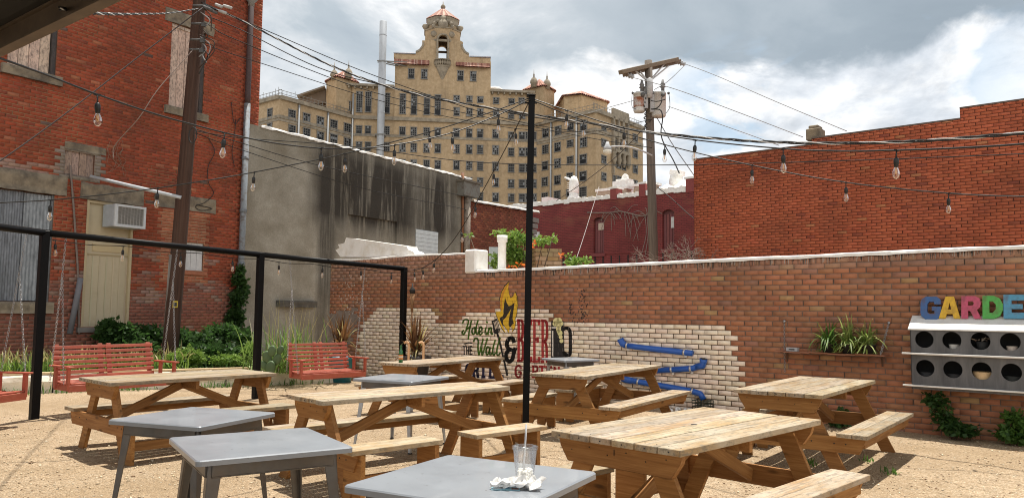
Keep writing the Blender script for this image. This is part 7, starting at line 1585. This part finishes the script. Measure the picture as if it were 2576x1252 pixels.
bowl('black bowl in the first lower nest hole', 0, 1, .10, (zr[1]-zBot)*.72, (.02, .02, .022)); bowl('black bowl in the second lower nest hole', 1, 1, .10, (zr[1]-zBot)*.7, (.022, .02, .02)); bowl('black bowl in the fourth lower nest hole', 3, 1, .10, (zr[1]-zBot)*.74, (.02, .022, .02)); bowl('black pot in the third upper nest hole', 2, 0, .075, zr[0]-zm-.02, (.02, .02, .02))
mb = MB(); rg = random.Random(3)
for k in range(14): a = np.array([rg.uniform(-.09, .1), rg.uniform(-.03, .03), rg.uniform(-.01, .03)]); mb.tube([a, a+np.array([rg.uniform(-.06, .06), 0, rg.uniform(-.02, .03)])], .008, 5, rg.choice([(.35, .26, .18), (.45, .38, .3), (.18, .12, .09)]))
o = mb.build('driftwood', MATS['attr_matte']); o.location = WALL.at(US[2], zr[0]+.0, dB-.14); tag(o, 'bits of pale driftwood heaped on the black pot in the third upper nest hole', 'driftwood')
# letters of the word standing against the wall on the box roof
BLOCK = {'G': [[(.25, 0), (.8, 0), (1, .15), (1, .56), (.55, .56), (.55, .38), (.68, .38), (.68, .25), (.42, .24), (.33, .33), (.33, .67), (.42, .77), (.64, .77), (.68, .66), (1, .66), (.97, .86), (.78, 1), (.25, 1), (.06, .88), (0, .74), (0, .26), (.06, .12)]],
 'A': [[(0, 0), (.3, 0), (.36, .2), (.64, .2), (.7, 0), (1, 0), (.69, 1), (.31, 1)], [(.42, .40), (.58, .40), (.5, .72)]],
 'R': [[(0, 0), (.33, 0), (.33, .34), (.44, .34), (.64, 0), (1, 0), (.77, .39), (.93, .50), (.98, .70), (.9, .9), (.7, 1), (0, 1)], [(.33, .58), (.56, .58), (.64, .67), (.56, .77), (.33, .77)]],
 'D': [[(0, 0), (.55, 0), (.85, .12), (1, .38), (1, .62), (.85, .88), (.55, 1), (0, 1)], [(.33, .25), (.5, .25), (.65, .4), (.65, .62), (.5, .76), (.33, .76)]],
 'E': [[(0, 0), (1, 0), (1, .25), (.36, .25), (.36, .4), (.86, .4), (.86, .6), (.36, .6), (.36, .76), (1, .76), (1, 1), (0, 1)]],
 'N': [[(0, 0), (.3, 0), (.3, .55), (.68, 0), (1, 0), (1, 1), (.7, 1), (.7, .45), (.32, 1), (0, 1)]]}
def letter(ch, x0, x1, y0, y1, colr, label):
    cu = bpy.data.curves.new('letter', 'CURVE'); cu.dimensions = '2D'; cu.fill_mode = 'BOTH'
    for pts in BLOCK[ch]:
        sp_ = cu.splines.new('POLY'); sp_.points.add(len(pts)-1); sp_.use_cyclic_u = True
        for q_, pt_ in zip(sp_.points, pts): q_.co = (pt_[0], pt_[1], 0, 1)
    ob = bpy.data.objects.new('letter', cu); COL.objects.link(ob)
    me = bpy.data.meshes.new_from_object(ob.evaluated_get(bpy.context.evaluated_depsgraph_get())); bpy.data.objects.remove(ob); bpy.data.curves.remove(cu)
    dl = .14; ua, zb_ = WALL.uz(x0, y1, dl); ub_, zt_ = WALL.uz(x1, y0, dl); w_, h_ = abs(ub_-ua), zt_-zb_
    v = np.array([p.co[:] for p in me.vertices]); lo, hi = v.min(0), v.max(0); bm = bmesh.new(); bm.from_mesh(me); bpy.data.meshes.remove(me)
    for p in bm.verts: p.co.x = (p.co.x-lo[0])/(hi[0]-lo[0])*w_ - w_/2; p.co.y = (p.co.y-lo[1])/(hi[1]-lo[1])*h_; p.co.z = 0
    bmesh.ops.remove_doubles(bm, verts=bm.verts, dist=.0005); g_ = bmesh.ops.extrude_face_region(bm, geom=bm.faces[:]); [setattr(p.co, 'z', .035) for p in g_['geom'] if isinstance(p, bmesh.types.BMVert)]; bmesh.ops.recalc_face_normals(bm, faces=bm.faces)
    me = bpy.data.meshes.new('letter'); bm.to_mesh(me); bm.free(); m = 'enamel_'+ch
    if m not in MATS: mat(m, colr, rough=.42, var=.14, scale=14, dark=(.09, .035, .02), dscale=11, damt=.5)
    o = link('letter', me, None, MATS[m]); zc = zRoofB+.10; zz = max(zb_, zTop+.06); th = .20
    X, Z_, Nn = -WALL.d, np.array([0, 0, 1.])*math.cos(th) - WALL.n*math.sin(th), WALL.n*math.cos(th)+np.array([0, 0, 1.])*math.sin(th)
    base = WALL.at((ua+ub_)/2, zz, .145); o.matrix_world = Matrix(((X[0], Z_[0], Nn[0], base[0]), (X[1], Z_[1], Nn[1], base[1]), (X[2], Z_[2], Nn[2], base[2]), (0, 0, 0, 1))); tag(o, label, 'letter', 'coloured letters on the nest box roof')
E5 = lambda x, y: ((3400+.5593*x)/1.5652, (1080+.5591*y)/1.5652)
for ch, x0, x1, y0, y1, cc, nm in (('G', 405, 545, 155, 318, (.03, .105, .29), 'blue'), ('A', 535, 680, 155, 310, (.70, .42, .015), 'yellow'), ('R', 693, 828, 152, 312, (.50, .07, .14), 'pink red'), ('D', 842, 980, 150, 312, (.07, .38, .06), 'green'), ('E', 990, 1140, 142, 312, (.07, .29, .46), 'light blue'), ('N', 1150, 1300, 140, 312, (.62, .20, .05), 'orange')):
    a, b = E5(x0, y0), E5(x1, y1); letter(ch, a[0], b[0], a[1], b[1], cc, f'{nm} metal letter {ch} on the nest box roof')
# hanging plank shelf with chains and plants
sh = thing('wall_shelf', 'thin rusty plank shelf hung by chains on the brick wall', 'shelf', WALL.px(2100, 888, .1)); u0, u1 = WALL.uz(2232, 893, .16)[0], WALL.uz(1957, 884, .16)[0]; zs = WALL.uz(2100, 888, .28)[1]
mb = MB(); n = 12
for i in range(n): a, b = u0+(u1-u0)*i/n, u0+(u1-u0)*(i+1)/n; z = zs+.006*math.sin(i*1.2); panel(WALL, mb, a, z-.014, b, z, .03, .30, (.30, .13, .075))
part_(mb, 'plank', 'attr_matte', sh)
mb = MB(); ch2 = WALL.px(2236, 812, .015); chain(mb, ch2, WALL.at(u0+.05, zs+.005, .285), .04, .0035); mb.lathe([(.02, 0), (.02, .01), (0, .012)], ch2, 8, axis=WALL.n); part_(mb, 'chain', 'chain', sh)
mb = MB(); ch1 = WALL.px(1973, 808, .02); chain(mb, ch1, WALL.px(1974, 935, .02), .035, .003); mb.lathe([(.022, 0), (.022, .01), (0, .012)], ch1, 8, axis=WALL.n); part_(mb, 'chain', 'chain', sh)
mb = MB(); p = WALL.px(1994, 880, .14); q = WALL.uz(1994, 880, .14); panel(WALL, mb, q[0]-.08, zs, q[0]+.08, zs+.05, .1, .18, (.5, .5, .5)); panel(WALL, mb, q[0]-.04, zs+.015, q[0]+.04, zs+.035, .18, .183, (.08, .08, .08)); part_(mb, 'hinge', 'attr_matte', sh)
for x in (1975, 2215):
    mb = MB(); u = WALL.uz(x, 890, .1)[0]; mb.tube([WALL.at(u, zs-.016, .26), WALL.at(u, zs-.016, .02), WALL.at(u, zs-.16, .02)], .011, 5, (.12, .07, .05)); part_(mb, 'bracket', 'attr_matte', sh)
for k, (x, nm, mm) in enumerate(((2085, 'left', 'leaf_mid'), (2135, 'middle', 'leaf_variegated'), (2185, 'right', 'leaf_variegated'))):
    b = WALL.at(WALL.uz(x, 880, .17)[0], zs+.001, .17); dsc = ('striped leafy plant at the left of the wall shelf', 'striped leafy plant in the middle of the wall shelf', 'striped leafy plant at the chain end of the wall shelf')[k]
    r = thing('spider_plant', dsc, 'potted plant', b, 0, 'plants on the wall shelf'); mb = MB(); mb.lathe([(.075, 0), (.095, .11), (.1, .11), (.1, .125), (.085, .125)], (0, 0, 0), 14, col=(.025, .022, .02)); mb.build('pot', MATS['attr_matte'], r)
    blades('foliage', [(random.gauss(0, .03), random.gauss(0, .03), .11) for _ in range(70)], .36, .024, mm, r, 60+k, 2.4, .95, 6); blades('foliage', [(random.gauss(0, .03), random.gauss(0, .03), .11) for _ in range(34)], .30, .022, 'leaf_light', r, 70+k, 2.2, .85, 6)
# blue drain pipe ball run
mat('blue_plastic', (.014, .105, .46), rough=.32, var=.12, scale=6, spec=.6); mat('clamp', (.6, .6, .6), rough=.35, metal=.8, var=.1)
def pipe_run(label, pts, mouth, clamps):
    q = [WALL.px(x, y, .06) for x, y in pts]; r = thing('blue_pipe', label, 'pipe', q[0], 0, 'blue pipes of the ball run'); rr = .046
    mb = MB(); mb.tube(q, rr, 14); part_(mb, 'tube', 'blue_plastic', r)
    for m_, up in mouth:
        a = WALL.px(*m_[0], .06); b = WALL.px(*m_[1], .06); c = WALL.px(*m_[2], .075); mb = MB(); mb.tube([a, b, (b+c)/2, c], [rr*1.12, rr*1.18, rr*1.18, rr*1.3], 14, caps=True); part_(mb, 'elbow', 'blue_plastic', r)
        b_ = MB(); d = (c-b)/np.linalg.norm(c-b); b_.lathe([(rr*1.12, 0), (0, .001)], c+d*.002, 12, axis=d); part_(b_, 'mouth', 'wire_black', r)
    for cx_, cy_ in clamps: p = WALL.px(cx_, cy_, .06); d = q[-1]-q[0]; mb = MB(); mb.lathe([(rr*1.07, -.015), (rr*1.12, 0), (rr*1.07, .015)], p, 12, axis=d); mb.box(p+np.array([0, 0, -.055])-WALL.n*.03, (.04, .03, .05)); part_(mb, 'clamp', 'clamp', r)
pipe_run('upper blue pipe sloping down right across the cream bricks', [(1574, 868), (1600, 872), (1742, 888)], [(((1574, 868), (1566, 864), (1560, 852)), 1)], [(1578, 868), (1722, 886)])
pipe_run('middle blue pipe with an upturned elbow at its right end', [(1760, 920), (1742, 926), (1640, 932)], [(((1752, 922), (1768, 918), (1770, 902)), 1)], [(1738, 927), (1690, 929)])
pipe_run('lowest blue pipe curving down to the wire basket', [(1568, 952), (1590, 957), (1690, 974), (1744, 984), (1762, 990), (1770, 1004)], [(((1590, 957), (1574, 954), (1566, 950)), 1)], [(1606, 960), (1742, 984)])
bk_ = WALL.px(1768, 1030, .12); bk_[2] = 0; bt_ = thing('wire_basket', 'small green black wire basket under the lowest blue pipe', 'basket', bk_, math.atan2(WALL.d[1], WALL.d[0])); zb1 = max(.16, WALL.px(1768, 1006, .12)[2]); mb = MB()
for z in np.linspace(.01, zb1, 5):
    for (a, b) in (((-.13, -.09), (.13, -.09)), ((.13, -.09), (.13, .09)), ((.13, .09), (-.13, .09)), ((-.13, .09), (-.13, -.09))): mb.tube([(*a, z), (*b, z)], .006, 5, (.02, .03, .015))
for k in range(6):
    for y in (-.09, .09): x = -.13+.26*k/5; mb.tube([(x, y, 0), (x, y, zb1)], .005, 5, (.02, .03, .015))
for k in range(5): mb.tube([(-.13, -.09+.18*k/4, .01), (.13, -.09+.18*k/4, .01)], .005, 5, (.02, .03, .015))
mb.build('wire_body', MATS['attr_matte'], bt_)
mb = MB(); mb.lathe([(.0215*math.sin(PI*k/8), -.0215*math.cos(PI*k/8)) for k in range(9)], (0, 0, 0), 12); BALL = mesh_of(mb, 'golf_ball', MATS['white_paint']); rg = random.Random(5); spots = []
for k in range(30):
    for _ in range(40):
        x, y = rg.gauss(1722, 17), rg.uniform(1026, 1038); p = G(x, y)
        if all(np.linalg.norm((p-q)[:2]) > .046 for q in spots): break
    spots.append(p); o = bpy.data.objects.new('golf_ball', BALL); COL.objects.link(o); o.location = (p[0], p[1], .024+.0*k); o.scale = (1.2,)*3; tag(o, 'white golf ball in the heap left of the wire basket', 'golf ball', 'heap of golf balls')
o = bpy.data.objects.new('golf_ball', BALL); COL.objects.link(o); o.location = G(1681, 1032)+(0, 0, .024); o.scale = (1.2,)*3; tag(o, 'lone white golf ball apart from the heap, farthest from the basket', 'golf ball', 'heap of golf balls')
# stray pebbles over the gravel near the camera
st = []; rg = np.random.default_rng(4); Vp = []; Fp_ = []; Cp = []
base = np.array([(1, 0, 0), (-1, 0, 0), (0, 1, 0), (0, -1, 0), (0, 0, 1), (0, 0, -1)], float); tri = [(0, 2, 4), (2, 1, 4), (1, 3, 4), (3, 0, 4), (2, 0, 5), (1, 2, 5), (3, 1, 5), (0, 3, 5)]
for k in range(16000):
    Y = 3.4+7.5*rg.random()**1.3; x = rg.uniform(-.75, .78)*Y; s_ = rg.uniform(.006, .014)*(1 if rg.random() < .96 else 1.8); z = .022*nz(x*.6, Y*.6)+.006*nz(x*3, Y*3)
    a = rg.uniform(0, 6.3); Rz = np.array([[math.cos(a), -math.sin(a), 0], [math.sin(a), math.cos(a), 0], [0, 0, 1]]); v = (base*rg.uniform(.6, 1.3, (6, 1))*np.array([1, .8, .55])*s_) @ Rz.T + (x, Y, z+s_*.15)
    Fp_ += [tuple(i+len(Vp) for i in t) for t in tri]; Vp += list(v); c_ = (.56, .44, .285) if rg.random() < .6 else ((.72, .62, .46) if rg.random() < .55 else (.26, .16, .09)); Cp += [tuple(np.array(c_)*rg.uniform(.75, 1.2))]*6
o = arrays('pebbles', Vp, Fp_, Cp, MATS['attr_matte']); tag(o, kind='stuff')
